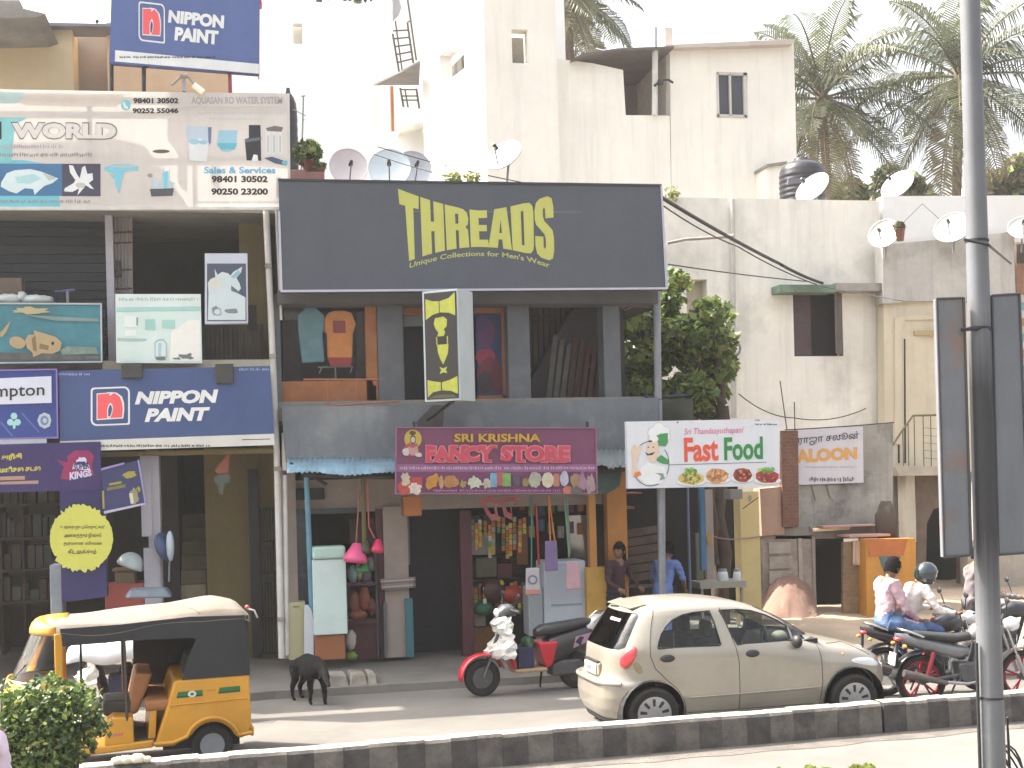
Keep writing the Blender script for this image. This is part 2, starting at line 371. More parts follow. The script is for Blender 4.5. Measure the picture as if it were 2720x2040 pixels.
# ================================================================ middle building (clothes shop over fancy store)
BLUEG = mat("blue_grey_paint", (.125, .135, .15), .75, .2, 1.5, streak=.2, col2=(.2, .2, .2), mix2=.35, sc2=2)
LINT = mat("lintel_paint", (.105, .1, .1), .8, .2, 1.2, streak=.25); PARA = mat("parapet_cement", (.165, .18, .195), .9, .2, 1.2, streak=.3, col2=(.30, .30, .29), mix2=.45, sc2=1.6, bump=.1)
OWOOD = mat("orange_wood", (.34, .13, .05), .6, .25, 4); PLAS = mat("beige_plaster", (.36, .30, .26), .9, .2, 2, streak=.25)
b = thing("shop_building", "grey two storey shop with first floor showroom over a tin awning", "building", (5, 19, 0))
m = MB(); m.pbox(735, 500, 1755, 776, 19.0, 22.2, LINT); m.pbox(737, 772, 1748, 806, 18.75, 19.25, LINT); m.build("lintel", b)
m = MB(); m.slab([(747, 1080), (1000, 1078), (1150, 1074), (1450, 1066), (1748, 1056), (1750, 1225), (760, 1228)], 18.75, .22, PARA)
m.slab([(1150, 1076), (1180, 1078), (1176, 1140), (1110, 1142), (1105, 1122)], 18.744, .004, mat("damp_stain", (.09, .075, .075), .9, .3, 4)); m.build("parapet", b)
m = MB(); m.pbox(737, 1060, 1748, 1110, 18.97, 22.2, CONC); m.build("floor_slab", b)
m = MB(); m.pbox(740, 770, 1640, 1090, 22.0, 22.1, INNER); m.pbox(1646, 800, 1660, 1075, 19.6, 22.0, INNER); m.pbox(722, 780, 746, 1085, 19.0, 22.1, BLUEG); m.pbox(740, 1080, 1650, 1380, 21, 21.1, INNER); m.build("back_wall", b)
for u0, u1 in ((1004, 1072), (1350, 1408), (1604, 1648)):
    m = MB(); m.pbox(u0, 795, u1, 1075, 19.05, 19.4, BLUEG); m.build("column", b)
m = MB(); m.ptube([(1745, 772), (1748, 1060)], 18.85, .055, GREYM, 12); m.ptube([(1750, 1062), (1757, 1540)], 18.85, .05, GREYM, 12); m.build("steel_column", b)
f = MB()
for q in ((972, 798, 1002, 1066), (746, 800, 1000, 808), (748, 1026, 1000, 1078), (748, 1012, 990, 1026)): f.pbox(*q, 19.1, 19.28, OWOOD)
f.pbox(755, 808, 806, 850, 19.6, 19.62, mat("grey_card", (.2, .21, .21), .8)); fw = f.build("window_frame", b)
m = MB(); m.pbox(750, 806, 974, 1014, 19.2, 19.205, glass("shop_glass", (.95, .95, .95), .5)); m.build("pane", fw)
f = MB()
f.pbox(1070, 806, 1150, 836, 19.3, 19.42, OWOOD); f.pbox(1072, 834, 1150, 866, 19.41, 19.5, mat("pale_panel", (.2, .22, .22), .7)); f.build("door_frame", b); f = MB()
for q in ((1262, 802, 1346, 832), (1334, 830, 1350, 1066), (1268, 1050, 1346, 1070)): f.pbox(*q, 19.3, 19.42, OWOOD)
f.build("poster_frame", b)
m = MB(); m.pbox(1076, 868, 1160, 1070, 19.9, 19.96, mat("dark_door_glass", (.018, .02, .026), .25, .1)); m.build("glass_door", b)
m = MB()                                                     # grille gate beside the stairs
GB = mat("gate_brown", (.12, .09, .08), .7, .25, 3)
m.pbox(1410, 800, 1550, 1070, 20.3, 20.34, GB)
for i in range(9): m.ptube([(1414 + i * 15, 800), (1417 + i * 15, 1070)], 20.25, .012, DKWOOD)
for v in (838, 852): m.ptube([(1410, v), (1470, v)], 20.24, .012, DKWOOD)
m.build("stair_gate", b)
m = MB(); m.slab([(1535, 800), (1600, 800), (1600, 900), (1480, 1072), (1412, 1072), (1412, 1005)], 19.7, .3, mat("stair_soffit", (.05, .045, .05), .9)); m.build("stair_flight", b)
m = MB()
for i in range(8):
    u = 1450 + i * 18; m.slab([(u + 20, 890 + (i % 3) * 14), (u + 32, 890 + (i % 3) * 10), (u + 14, 1066), (u, 1066)], 19.45 + .03 * i, .02, mat(("plank_red" if i > 2 else "plank_grey"), ((.065, .028, .022) if i > 2 else (.085, .078, .072)), .8, .3, 4))
tag(m.build("planks"), "brown and grey boards leaning under the upper stair", "planks")
# awning
TIN = mat("blue_tin", (.20, .33, .42), .45, .25, 3, streak=.25, col2=(.16, .2, .22), mix2=.5, sc2=1.5)
TIN2 = mat("grey_tin", (.22, .26, .26), .5, .3, 3, streak=.3)
def awning(name, u0, u1, vt, vb, Yb, Yf, mm, lab):
    m = MB(); a0, a1 = W(u0, vt, Yb), W(u1, vt, Yb); c0, c1 = W(u0, vb, Yf), W(u1, vb, Yf); n = int((a1.x - a0.x) / .035); vs = []; fs = []; rn = random.Random(4)
    for i in range(n + 1):
        t = i / n; z = .016 * math.sin(t * (a1.x - a0.x) / .075 * 2 * math.pi); e = rn.uniform(-.03, .03)
        for s_ in (0, .5, 1):
            A = a0.lerp(a1, t); Cc = c0.lerp(c1, t); p = A.lerp(Cc, s_ + (e if s_ == 1 else 0)); vs.append((p.x, p.y, p.z + z + (.02 * math.sin(t * 9) if s_ == 1 else 0)))
    for i in range(n):
        for j in range(2): q = i * 3 + j; fs.append((q, q + 1, q + 4, q + 3))
    m.add(vs, fs, mm, True); o = m.build(name, b, solid=.006)
    return o
awning("awning_sheet", 762, 1075, 1214, 1258, 18.8, 18.1, TIN, ""); awning("awning_sheet", 1580, 1672, 1190, 1240, 18.8, 18.2, TIN2, "")
m = MB(); m.ptube([(770, 1230), (868, 1288)], 18.5, .025, DKWOOD); m.ptube([(800, 1262), (1050, 1268)], 18.3, .03, DKWOOD); m.ptube([(1585, 1250), (1668, 1246)], 18.35, .03, DKWOOD); m.build("awning_bracket", b)
# ground floor
m = MB()
m.pbox(760, 1240, 790, 1750, 19.2, 19.5, PLAS); m.pbox(760, 1266, 1600, 1352, 19.4, 19.6, PLAS); m.pbox(1022, 1345, 1086, 1746, 19.25, 19.6, PLAS); m.pbox(745, 1240, 765, 1750, 19.2, 22.6, PLAS)
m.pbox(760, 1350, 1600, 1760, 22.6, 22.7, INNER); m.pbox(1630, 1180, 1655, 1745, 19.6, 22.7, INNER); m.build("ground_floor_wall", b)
m = MB(); m.pbox(764, 1297, 862, 1328, 19.3, 19.4, mat("vent_dark", (.03, .036, .036), .8)); m.build("vent_slot", b)
f = MB(); FR = mat("window_frame_dark", (.05, .055, .055), .6)
for q in ((762, 1352, 950, 1366), (762, 1590, 822, 1602), (762, 1352, 770, 1602)): f.pbox(*q, 19.22, 19.32, FR)
fw = f.build("shop_window", b); m = MB(); m.pbox(768, 1364, 820, 1592, 19.27, 19.28, mat("dusty_pane", (.06, .07, .08), .3, .5, 3, col2=(.18, .19, .2), mix2=.5, sc2=3)); m.build("pane", fw)
m = MB(); m.ptube([(814, 1258), (828, 1620)], 18.9, .04, mat("blue_pipe", (.13, .28, .38), .5, .2, 4), 10); m.build("blue_post", b)
m = MB(); MAR = mat("maroon_door", (.085, .02, .03), .5, .3, 3)
for q in ((1004, 1352, 1022, 1750), (1226, 1355, 1256, 1745)): m = MB(); m.pbox(*q, 19.3, 19.5, MAR); m.build("maroon_jamb", b)
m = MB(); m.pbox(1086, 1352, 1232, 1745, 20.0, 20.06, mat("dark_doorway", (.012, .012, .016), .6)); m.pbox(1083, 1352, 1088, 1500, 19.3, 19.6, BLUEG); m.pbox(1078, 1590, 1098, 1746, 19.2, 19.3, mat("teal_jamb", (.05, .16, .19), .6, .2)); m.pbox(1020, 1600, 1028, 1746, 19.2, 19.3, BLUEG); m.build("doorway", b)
m = MB(); YEL = mat("yellow_post", (.55, .32, .07), .7, .2, 3)
m.pbox(1566, 1315, 1584, 1510, 18.9, 19.05, mat("orange_post", (.5, .23, .06), .7, .2)); m.pbox(1560, 1508, 1612, 1690, 18.85, 19.1, YEL); m.build("yellow_post", b)
m = MB(); m.pbox(1616, 1250, 1668, 1700, 19.0, 19.2, mat("orange_wall", (.5, .22, .06), .8, .2, 2, streak=.15)); m.build("orange_pillar", b)
m = MB(); m.slab([(1586, 1252), (1652, 1250), (1646, 1290), (1632, 1300), (1612, 1312), (1586, 1310)], 18.6, .03, mat("green_flap", (.06, .11, .1), .8, .3)); m.build("green_flap", b)
m = MB()                                                    # broken concrete step in front of the store
for q in ((862, 1775, 925, 1815, .0), (925, 1772, 975, 1812, .03), (972, 1782, 1002, 1810, .05)):
    x0, x1, z0, z1 = rect(q[0], q[1], q[2], q[3], 17.75); m.hexa([(x0, 17.56 + q[4], .08), (x1, 17.58, .08), (x1 - .02, 18.2, .08), (x0, 18.25, .08), (x0 + .03, 17.62 + q[4], .25), (x1 - .03, 17.66, .235), (x1 - .04, 18.15, .22), (x0 + .02, 18.2, .23)], mat("broken_concrete", (.26, .24, .2), .95, .35, 4, bump=.6))
tag(m.build("concrete_step", bevel=.02), "broken concrete step on the pavement behind the black dog", "step")

# ================================================================ right side buildings
OFFW = mat("old_white_wash", (.82, .78, .70), .92, .14, .8, streak=.35, col2=(.42, .395, .355), mix2=.5, sc2=.7)
WALLY = mat("yellow_white_wash", (.60, .53, .40), .92, .15, 1, streak=.25); STAIN = mat("black_stained_cement", (.36, .335, .30), .95, .3, 1.4, streak=.65, col2=(.085, .08, .072), mix2=.75, sc2=1.3, bump=.2)
YB = 25.5
b = thing("apartment_building", "greyish white plastered house with brown shuttered window behind the saloon banner", "building", (17, 25, 0))
m = MB(); x0, x1, z0, z1 = rect(1690, 528, 2352, 1760, YB); wx0, wx1, wz0, wz1 = rect(2108, 776, 2238, 946, YB); nx0, nx1, nz0, nz1 = rect(1824, 742, 1880, 900, YB)
def wallholes(m, X0, X1, Z0, Z1, Ya, Yb, holes, mm):
    xs = sorted({X0, X1, *[h[0] for h in holes], *[h[1] for h in holes]}); zs = sorted({Z0, Z1, *[h[2] for h in holes], *[h[3] for h in holes]})
    inside = lambda x, z: any(h[0] < x < h[1] and h[2] < z < h[3] for h in holes)
    sol = [[not inside((xs[i] + xs[i + 1]) / 2, (zs[j] + zs[j + 1]) / 2) for j in range(len(zs) - 1)] for i in range(len(xs) - 1)]
    for i in range(len(xs) - 1):
        for j in range(len(zs) - 1):
            if not sol[i][j]: continue
            a, b_, c, d = xs[i], xs[i + 1], zs[j], zs[j + 1]
            m.add([(a, Ya, c), (b_, Ya, c), (b_, Ya, d), (a, Ya, d)], [(0, 1, 2, 3)], mm); m.add([(a, Yb, c), (b_, Yb, c), (b_, Yb, d), (a, Yb, d)], [(3, 2, 1, 0)], mm)
            def S_(ii, jj): return 0 <= ii < len(xs) - 1 and 0 <= jj < len(zs) - 1 and sol[ii][jj]
            if not S_(i - 1, j): m.add([(a, Ya, c), (a, Ya, d), (a, Yb, d), (a, Yb, c)], [(0, 1, 2, 3)], mm)
            if not S_(i + 1, j): m.add([(b_, Ya, c), (b_, Yb, c), (b_, Yb, d), (b_, Ya, d)], [(0, 1, 2, 3)], mm)
            if not S_(i, j - 1): m.add([(a, Ya, c), (a, Yb, c), (b_, Yb, c), (b_, Ya, c)], [(0, 1, 2, 3)], mm)
            if not S_(i, j + 1): m.add([(a, Ya, d), (b_, Ya, d), (b_, Yb, d), (a, Yb, d)], [(0, 1, 2, 3)], mm)
wallholes(m, x0, x1, .0, z1, YB, YB + .3, [(wx0, wx1, wz0, wz1), (nx0, nx1, nz0, nz1)], OFFW)
m.box(x1 - .3, YB + .3, 0, x1, 31, z1, OFFW); m.box(x0, YB + .3, z1 - 1.6, x1 - .3, 31, z1 - 1.4, CONC)
m.pbox(1825, 740, 1882, 905, YB + .3, YB + .35, mat("niche_wall", (.52, .45, .35), .9, .1)); m.build("wall", b)
m = MB(); m.slab([(2345, 521), (2720, 519), (2790, 519), (2790, 640), (2345, 655)], YB + .05, .3, mat("fresh_white_wash", (.74, .73, .71), .85, .06)); m.build("roof_parapet", b)
f = MB(); SHB = mat("shutter_brown", (.075, .045, .05), .6, .3, 4)
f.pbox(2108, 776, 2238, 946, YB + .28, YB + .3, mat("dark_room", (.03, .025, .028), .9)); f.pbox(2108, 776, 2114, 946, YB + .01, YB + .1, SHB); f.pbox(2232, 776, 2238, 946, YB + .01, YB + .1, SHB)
fw = f.build("window", b); m = MB(); m.pbox(2110, 778, 2154, 945, YB + .03, YB + .07, SHB); m.build("shutter", fw)
m = MB(); a = W(2207, 780, YB - .1); c = W(2236, 780, YB); z0_, z1_ = W(2220, 942, YB).z, W(2220, 780, YB).z
m.hexa([(a.x, YB - .25, z0_), (a.x + .03, YB - .27, z0_), (c.x + .02, YB + .02, z0_), (c.x, YB + .03, z0_), (a.x, YB - .25, z1_), (a.x + .03, YB - .27, z1_), (c.x + .02, YB + .02, z1_), (c.x, YB + .03, z1_)], mat("shutter_grey", (.13, .11, .1), .8, .3, 3)); m.build("shutter", fw)
m = MB(); m.pbox(2072, 756, 2220, 776, YB - .45, YB + .01, mat("green_sunshade", (.16, .24, .17), .9, .3, 3, col2=(.1, .08, .07), mix2=.7, sc2=1.2)); m.pbox(2220, 752, 2345, 772, YB - .45, YB + .01, STAIN); m.build("sunshade", b)
m = MB(); m.ptube([(1946, 530), (1950, 1110)], YB - .08, .05, mat("wall_pipe", (.5, .48, .44), .7, .2, streak=.2), 10)
m.build("wall_pipe", b)
# stepped house with the outside landing
YC = 25.0
b = thing("stair_house", "cream house with stained parapet and arched entrance behind the grey pole", "building", (22, 24, 0))
m = MB(); m.slab([(2345, 650), (2520, 634), (2692, 616), (2697, 782), (2346, 806)], YC, .35, mat("stained_parapet", (.50, .475, .44), .95, .2, 1.2, streak=.5, col2=(.24, .225, .2), mix2=.55, sc2=1.2, bump=.15)); m.pbox(2676, 616, 2696, 800, YC + .35, 29, STAIN); m.build("roof_parapet", b)
m = MB(); m.slab([(2347, 804), (2697, 782), (2700, 1250), (2352, 1258)], YC + .1, .3, WALLY); m.slab([(2352, 1240), (2412, 1240), (2416, 1300), (2416, 1660), (2370, 1660)], YC + .1, .3, CONC)
m.pbox(2347, 800, 2362, 1250, YC + .4, 29, WALLY); m.build("wall", b)
m = MB(); m.slab([(2378, 846), (2400, 838), (2485, 836), (2560, 850), (2560, 862), (2480, 848), (2405, 850), (2394, 872), (2394, 1180), (2378, 1180)], YC + .06, .04, WALLY); m.slab([(2430, 878), (2500, 876), (2500, 890), (2430, 890)], YC + .04, .06, mat("ochre_tape", (.42, .34, .18), .8)); m.build("arch_moulding", b)
m = MB()
for u in (2385, 2402): m.slab([(u, 900), (u + 3, 900), (u + 5, 1230), (u + 1, 1230)], YC + .085, .02, BLACKM)
m.build("wall_cable", b)
m = MB(); m.slab([(2378, 1240), (2560, 1238), (2560, 1262), (2390, 1264)], YC - .7, .9, mat("landing_cement", (.42, .38, .32), .95, .25, 2, streak=.3, bump=.2)); m.build("landing_slab", b)
m = MB(); m.ptube([(2334, 1240), (2392, 1150), (2425, 1104), (2500, 1102)], YC - .7, .022, mat("railing_metal", (.13, .12, .06), .6, .2))
for u, va in ((2398, 1144), (2412, 1124), (2428, 1106), (2452, 1106), (2472, 1106)): m.ptube([(u, va), (u + 2, 1238)], YC - .7, .011, MATS["railing_metal"])
for v in (1136, 1156, 1176, 1196, 1216): m.ptube([(2452, v), (2500, v + 4)], YC - .7, .007, GREYM)
m.build("railing", b)
m = MB(); m.slab([(2416, 1262), (2428, 1262), (2430, 1660), (2416, 1660)], YC - .3, .4, LILAC); m.pbox(2408, 1262, 2432, 1440, YC - .4, YC - .05, mat("cream_pier", (.55, .5, .42), .9, .2, streak=.3)); m.build("gate_pier", b)
m = MB()
pts = [(2432, 1262), (2580, 1262), (2580, 1700), (2560, 1700), (2560, 1420), (2540, 1370), (2510, 1345), (2480, 1352), (2462, 1390), (2456, 1700), (2432, 1700)]
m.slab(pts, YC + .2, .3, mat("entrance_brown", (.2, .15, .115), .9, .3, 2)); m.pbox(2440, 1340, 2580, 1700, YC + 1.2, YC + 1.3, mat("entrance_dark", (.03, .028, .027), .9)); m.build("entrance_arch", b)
m = MB(); m.slab([(2570, 1440), (2830, 1420), (2830, 1690), (2575, 1690)], YC - .4, .3, mat("pale_low_wall", (.43, .385, .32), .95, .25, 1.5, streak=.35)); m.build("low_wall", b)
# neighbour at the far right edge
b = thing("far_house", "sliver of striped blue and terracotta house beyond the right signboard", "building", (28, 25, 0))
m = MB(); m.slab([(2700, 620), (2860, 620), (2860, 700), (2700, 700)], YC + 1, .3, mat("door_brown_strip", (.09, .065, .06), .8, .3)); m.slab([(2700, 700), (2860, 700), (2860, 780), (2700, 780)], YC + .9, .3, mat("terracotta", (.36, .2, .13), .9, .3, streak=.3))
for i in range(22):
    v = 782 + i * 21; m.slab([(2702, v), (2860, v), (2860, v + 20), (2702, v + 20)], YC + .95 + .01 * (i % 2), .3, mat("stripe%d" % (i % 4), [(.55, .52, .45), (.2, .38, .42), (.5, .52, .5), (.42, .24, .14)][i % 4], .8, .2))
m.slab([(2700, 1245), (2860, 1245), (2860, 1480), (2700, 1480)], YC + .9, .3, WALLY); m.build("wall", b)
# saloon front: plinth wall, doorway, brick piers
YS = 22.4
b = thing("saloon_building", "low weather stained saloon front with dark doorway and brick piers", "building", (14, 22.4, 0))
m = MB(); m.slab([(2068, 1146), (2290, 1128), (2300, 1130), (2372, 1122), (2372, 1400), (2160, 1408), (2068, 1410)], YS + .2, .3, STAIN); m.slab([(2060, 1404), (2345, 1392), (2345, 1430), (2060, 1432)], YS, .5, CONC); m.build("wall", b)
m = MB(); BR = brickmat("red_brick", (.28, .12, .08), (.22, .1, .07), (.22, .18, .14), 4.0); BR2 = brickmat("tan_brick", (.36, .22, .12), (.30, .19, .11), (.30, .25, .18), 3.2)
m.slab([(2074, 1144), (2120, 1144), (2122, 1400), (2080, 1400)], YS - .15, .35, BR); m.build("brick_pier", b)
m = MB(); m.slab([(2240, 1440), (2312, 1436), (2312, 1690), (2240, 1690)], YS - .5, .08, BR2); m.build("brick_pier", b)
m = MB(); m.slab([(2026, 1424), (2166, 1422), (2166, 1690), (2026, 1690)], YS, .3, mat("stone_block_wall", (.33, .27, .23), .95, .3, 2, streak=.4, bump=.4, col2=(.5, .45, .4), mix2=.5, sc2=1.8)); 
for q in ((2042, 1440, 2100, 1470), (2044, 1478, 2106, 1510), (2044, 1516, 2104, 1550), (2044, 1556, 2100, 1590), (2122, 1430, 2132, 1580)): m.pbox(*q, YS - .03, YS + .01, mat("pale_block", (.40, .36, .31), .95, .3, 3, bump=.4))
m.build("stone_wall", b)
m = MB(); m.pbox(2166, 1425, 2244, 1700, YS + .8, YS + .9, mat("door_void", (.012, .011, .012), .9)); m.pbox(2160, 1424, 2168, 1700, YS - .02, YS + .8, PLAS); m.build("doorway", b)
m = MB(); m.slab([(2018, 1298), (2084, 1292), (2084, 1420), (2024, 1424)], YS - .1, .3, mat("pinkish_plaster", (.42, .27, .2), .95, .2, 2, streak=.25)); m.build("plaster_wall", b)
m = MB(); vs = []; fs = []; rn = random.Random(8)
for i in range(17):
    for j in range(7):
        u = 2024 + i * 9.2; t = j / 6; p = W(u, 1660, YS - 1.1 + 1.1 * t); hh = .86 * (1 - ((i - 8) / 9.5) ** 2) ** .7 * t ** .75
        vs.append((p.x, p.y, .05 + hh + rn.uniform(-.03, .03)))
for i in range(16):
    for j in range(6): q = i * 7 + j; fs.append((q, q + 7, q + 8, q + 1))
m.add(vs, fs, mat("pink_earth", (.30, .185, .14), .98, .25, 3, bump=.5), True); tag(m.build("earth_mound"), "pinkish earth mound heaped against the saloon stone wall", "mound")
b = thing("gate_wall", "orange painted gate wall with blue green emblem behind the riders", "wall", tuple(W(2370, 1650, YS - .8)))
m = MB(); OR = mat("orange_gate_paint", (.55, .26, .05), .75, .2, 2, streak=.15); m.slab([(2300, 1432), (2432, 1430), (2436, 1700), (2304, 1700)], YS - .8, .3, OR); m.build("wall", b)
m = MB(); m.slab([(2300, 1432), (2412, 1432), (2400, 1476), (2310, 1478)], YS - .812, .012, mat("red_orange_paint", (.5, .16, .05), .75, .25)); TE = mat("teal_emblem", (.09, .17, .2), .7, .2)
m.slab([(2336, 1478), (2392, 1478), (2384, 1510), (2376, 1530), (2382, 1560), (2372, 1600), (2330, 1590), (2324, 1534), (2352, 1528), (2342, 1500)], YS - .812, .012, TE); m.build("painted_emblem", b)

# ================================================================ white building at the back
WH = mat("bright_white_wash", (.82, .81, .79), .85, .05, .7); WHC = mat("cream_white_wash", (.83, .79, .71), .88, .1, .6, streak=.22)
YW = 31.0
b = thing("white_building", "tall white washed house with stair tower and tin roofed room", "building", (10, 31, 0))
m = MB()
tx0, tx1, _, _ = rect(1290, 0, 1482, 528, YW); zt = W(1380, -160, YW).z
hx0, hx1, hz0, hz1 = rect(1360, 78, 1402, 168, YW); wallholes(m, tx0, tx1, 0, zt, YW, YW + .35, [(hx0, hx1, hz0, hz1)], WHC)
m.box(tx1 - .35, YW + .35, 0, tx1, YW + 6, zt, WHC); m.box(tx0, YW + 5.6, 0, tx1, YW + 6, zt, WHC)
m.box(hx0 - .1, YW + .9, hz0 - .1, hx1 + .1, YW + .95, hz1 + .1, mat("room_grey", (.25, .24, .22), .9)); m.build("tower_front", b)
# tower side facing left, turned outwards so that it is seen and takes the sun
sxa, sya = W(1125, 300, YW + 4.2).x, YW + 4.2
def sidewall(m, p0, p1, z0, z1, th, mm, hole=None):
    d = Vector((p1[0] - p0[0], p1[1] - p0[1], 0)); Ln = d.length; d.normalize(); n = Vector((d.y, -d.x, 0)) * th
    def quad(a, b_, c, e):
        q = [Vector((p0[0], p0[1], 0)) + d * a, Vector((p0[0], p0[1], 0)) + d * b_]
        vs = [(q[0].x, q[0].y, c), (q[1].x, q[1].y, c), (q[1].x - n.x, q[1].y - n.y, c), (q[0].x - n.x, q[0].y - n.y, c)]
        m.hexa(vs + [(x, y, e) for x, y, _ in vs], mm)
    if hole:
        a, b_, c, e = hole; quad(0, a, z0, z1); quad(b_, Ln, z0, z1); quad(a, b_, z0, c); quad(a, b_, e, z1)
    else: quad(0, Ln, z0, z1)
    return Ln
Lt = (Vector((sxa, sya)) - Vector((tx0, YW))).length
m = MB(); za, zb = W(1200, 188, YW + 1.5).z, W(1200, 100, YW + 1.5).z
sidewall(m, (sxa, sya), (tx0 - .002, YW), 0, zt, .35, WH, (Lt * .30, Lt * .70, za, zb)); m.build("tower_side", b)
m = MB(); sidewall(m, (sxa + .9, sya + .6), (tx0 + .5, YW + 1.2), za - .3, zb + .3, .05, mat("lit_inner_wall", (.09, .085, .075), .9, .2, 3)); m.build("stair_inner_wall", b)  # inner wall darkened in colour so the opening reads as shaded
# left block
lx0 = W(480, 300, YW + 7).x; m = MB(); x1_ = W(1035, 200, YW + 7).x; zl = W(900, 8, YW + 7).z
bx0, bx1, bz0, bz1 = rect(778, 62, 803, 116, YW + 7); wallholes(m, lx0, x1_, 0, zl, YW + 7, YW + 7.3, [(bx0, bx1, bz0, bz1)], WH); m.box(bx0 - .3, YW + 7.4, bz0 - .3, bx1 + .3, YW + 7.5, bz1 + .3, WHC)
m.box(x1_, YW + 6, 0, x1_ + 5, YW + 6.3, zl + 4, WH); m.box(x1_ - .3, YW + 6, 0, x1_, YW + 7, zl + 4, WH)
m.slab([(925, 480), (1000, 362), (1060, 352), (1140, 350), (1160, 480)], YW + 5.0, .6, WH); m.slab([(1058, 338), (1122, 326), (1125, 338), (1060, 352)], YW + 4.6, 1.0, WHC); m.build("left_block", b)
m = MB(); RT = mat("tin_roof_brown", (.15, .135, .12), .7, .25, 3, streak=.2)
c0, c1 = W(993, 227, YW + 5.2), W(1113, 226, YW + 5.2); d0, d1 = W(1070, 190, YW + 3.4), W(1116, 166, YW + 3.0)
m.hexa([c0, c1, d1, d0, c0 + UP * .05, c1 + UP * .05, d1 + UP * .05, d0 + UP * .05], RT); m.build("porch_roof", b)
m = MB(); m.ptube([(1040, 230), (1043, 348)], YW + 3.4, .05, mat("rust_post", (.32, .13, .05), .8, .3)); m.build("porch_post", b)
m = MB(); LM = mat("ladder_steel", (.05, .048, .043), .5, .2)
m.ptube([(1043, 90), (1060, 190)], YW + 3.3, .028, LM); m.ptube([(1082, 60), (1098, 168)], YW + 3.3, .028, LM)
for i in range(5): t = i / 4.6; m.ptube([(1044 + t * 16, 82 + t * 96 - 0), (1083 + t * 14, 80 + t * 88)], YW + 3.3, .022, LM)
m.ptube([(1050, 55), (1068, 186)], YW + 3.15, .022, LM); m.ptube([(1083, 0), (1106, 160)], YW + 3.15, .025, LM); m.ptube([(1082, 60), (1090, 55)], YW + 3.2, .02, LM)
m.ptube([(1063, 234), (1072, 284)], YW + 3.3, .028, LM); m.ptube([(1106, 236), (1114, 288)], YW + 3.3, .028, LM); m.ptube([(1076, 240), (1084, 285)], YW + 3.2, .022, LM)
for v in (238, 255, 266): m.ptube([(1063 + (v - 234) * .15, v), (1108 + (v - 234) * .15, v)], YW + 3.3, .02, LM)
tag(m.build("ladder"), "thin steel ladder climbing beside the white stair tower", "ladder")
m = MB(); m.slab([(1042, 0), (1058, -10), (1066, 20), (1060, 38), (1048, 50), (1042, 58)], YW + 5.2, .1, mat("grey_tarp", (.32, .32, .34), .8, .2)); m.slab([(1042, -60), (1058, -60), (1058, -8), (1042, 2)], YW + 5.2, .1, MATS["grey_tarp"]); m.build("roof_sheet", b)
# right block with the tin room
rx0, rx1, _, _ = rect(1480, 100, 2118, 528, YW + .2); m = MB()
ox0, ox1, oz0, oz1 = rect(1660, 60, 1779, 306, YW + .2); w0, w1, w2, w3 = rect(1906, 196, 1984, 310, YW + .2)
P = lambda u, v: W(u, v, YW + .2)
m.slab([(1480, 156), (1575, 168), (1655, 186), (1662, 306), (1666, 640), (1480, 640)], YW + .2, .35, WHC)
m.slab([(1662, 306), (1779, 307), (1785, 640), (1666, 640)], YW + .2, .35, WHC)
m.slab([(1779, 118), (1906, 112), (1906, 640), (1785, 640)], YW + .2, .35, WHC); m.slab([(1906, 310), (1985, 310), (1985, 640), (1906, 640)], YW + .2, .35, WHC); m.slab([(1906, 112), (1985, 108), (1985, 195), (1906, 195)], YW + .2, .35, WHC); m.slab([(1985, 108), (2108, 104), (2122, 640), (1985, 640)], YW + .2, .35, WHC)
m.box(P(2112, 300).x - .3, YW + .55, 0, P(2112, 300).x - .05, YW + 7, P(2112, 110).z, WHC); m.build("room_wall", b)
m = MB(); m.slab([(1560, 150), (1790, 120), (1790, 320), (1560, 320)], YW + 3.0, .2, mat("room_back", (.30, .25, .23), .9, .1)); m.box(ox1, YW + .5, oz0 - .3, ox1 + .2, YW + 3, oz1, mat("room_side", (.5, .46, .42), .9)); m.slab([(1640, 305), (1800, 305), (1800, 312), (1640, 312)], YW + .3, 2.7, CONC); m.build("open_room", b)
m = MB(); a0, a1 = W(1510, 158, YW), W(1785, 124, YW); e0, e1 = W(1540, 140, YW + 4), W(1790, 120, YW + 4)
m.slab([(1520, 156), (1560, 148), (1640, 134), (1790, 128), (1790, 122), (1640, 128), (1550, 142)], YW - .1, 3.2, mat("roof_sheet_brown", (.15, .125, .115), .8, .2)); m.slab([(1770, 119), (1900, 113), (2108, 104), (2112, 110), (2106, 117), (1900, 124), (1774, 127)], YW - .05, 6, mat("roof_lip", (.52, .45, .4), .9, .15)); m.build("roof", b)
m = MB(); m.ptube([(1742, 72), (1742, 130)], YW + .1, .03, GREYM); m.ptube([(1740, 130), (1739, 306)], YW + .1, .075, WHITEP, 10); m.ptube([(1738, 228), (1748, 220), (1762, 212), (1776, 212), (1788, 220)], YW - .05, .03, BLACKM); m.pbox(1750, 210, 1762, 224, YW - .1, YW, BLACKM); m.build("mast", b)
f = MB()
for q in ((1904, 192, 1984, 199), (1904, 304, 1984, 312), (1904, 192, 1910, 312), (1976, 192, 1985, 312), (1938, 196, 1943, 308)): f.pbox(*q, YW + .18, YW + .3, mat("window_alu", (.55, .52, .48), .5))
fw = f.build("window", b); m = MB(); m.pbox(1908, 198, 1980, 306, YW + .26, YW + .27, mat("window_dark_glass", (.045, .045, .06), .15, .2)); m.build("pane", fw)
m = MB(); m.pbox(2038, 440, 2078, 620, YW - .5, YW + .2, WHC); m.slab([(2036, 436), (2090, 428), (2090, 434), (2036, 443)], YW - .6, .8, CONC); m.build("tank_stand", b)
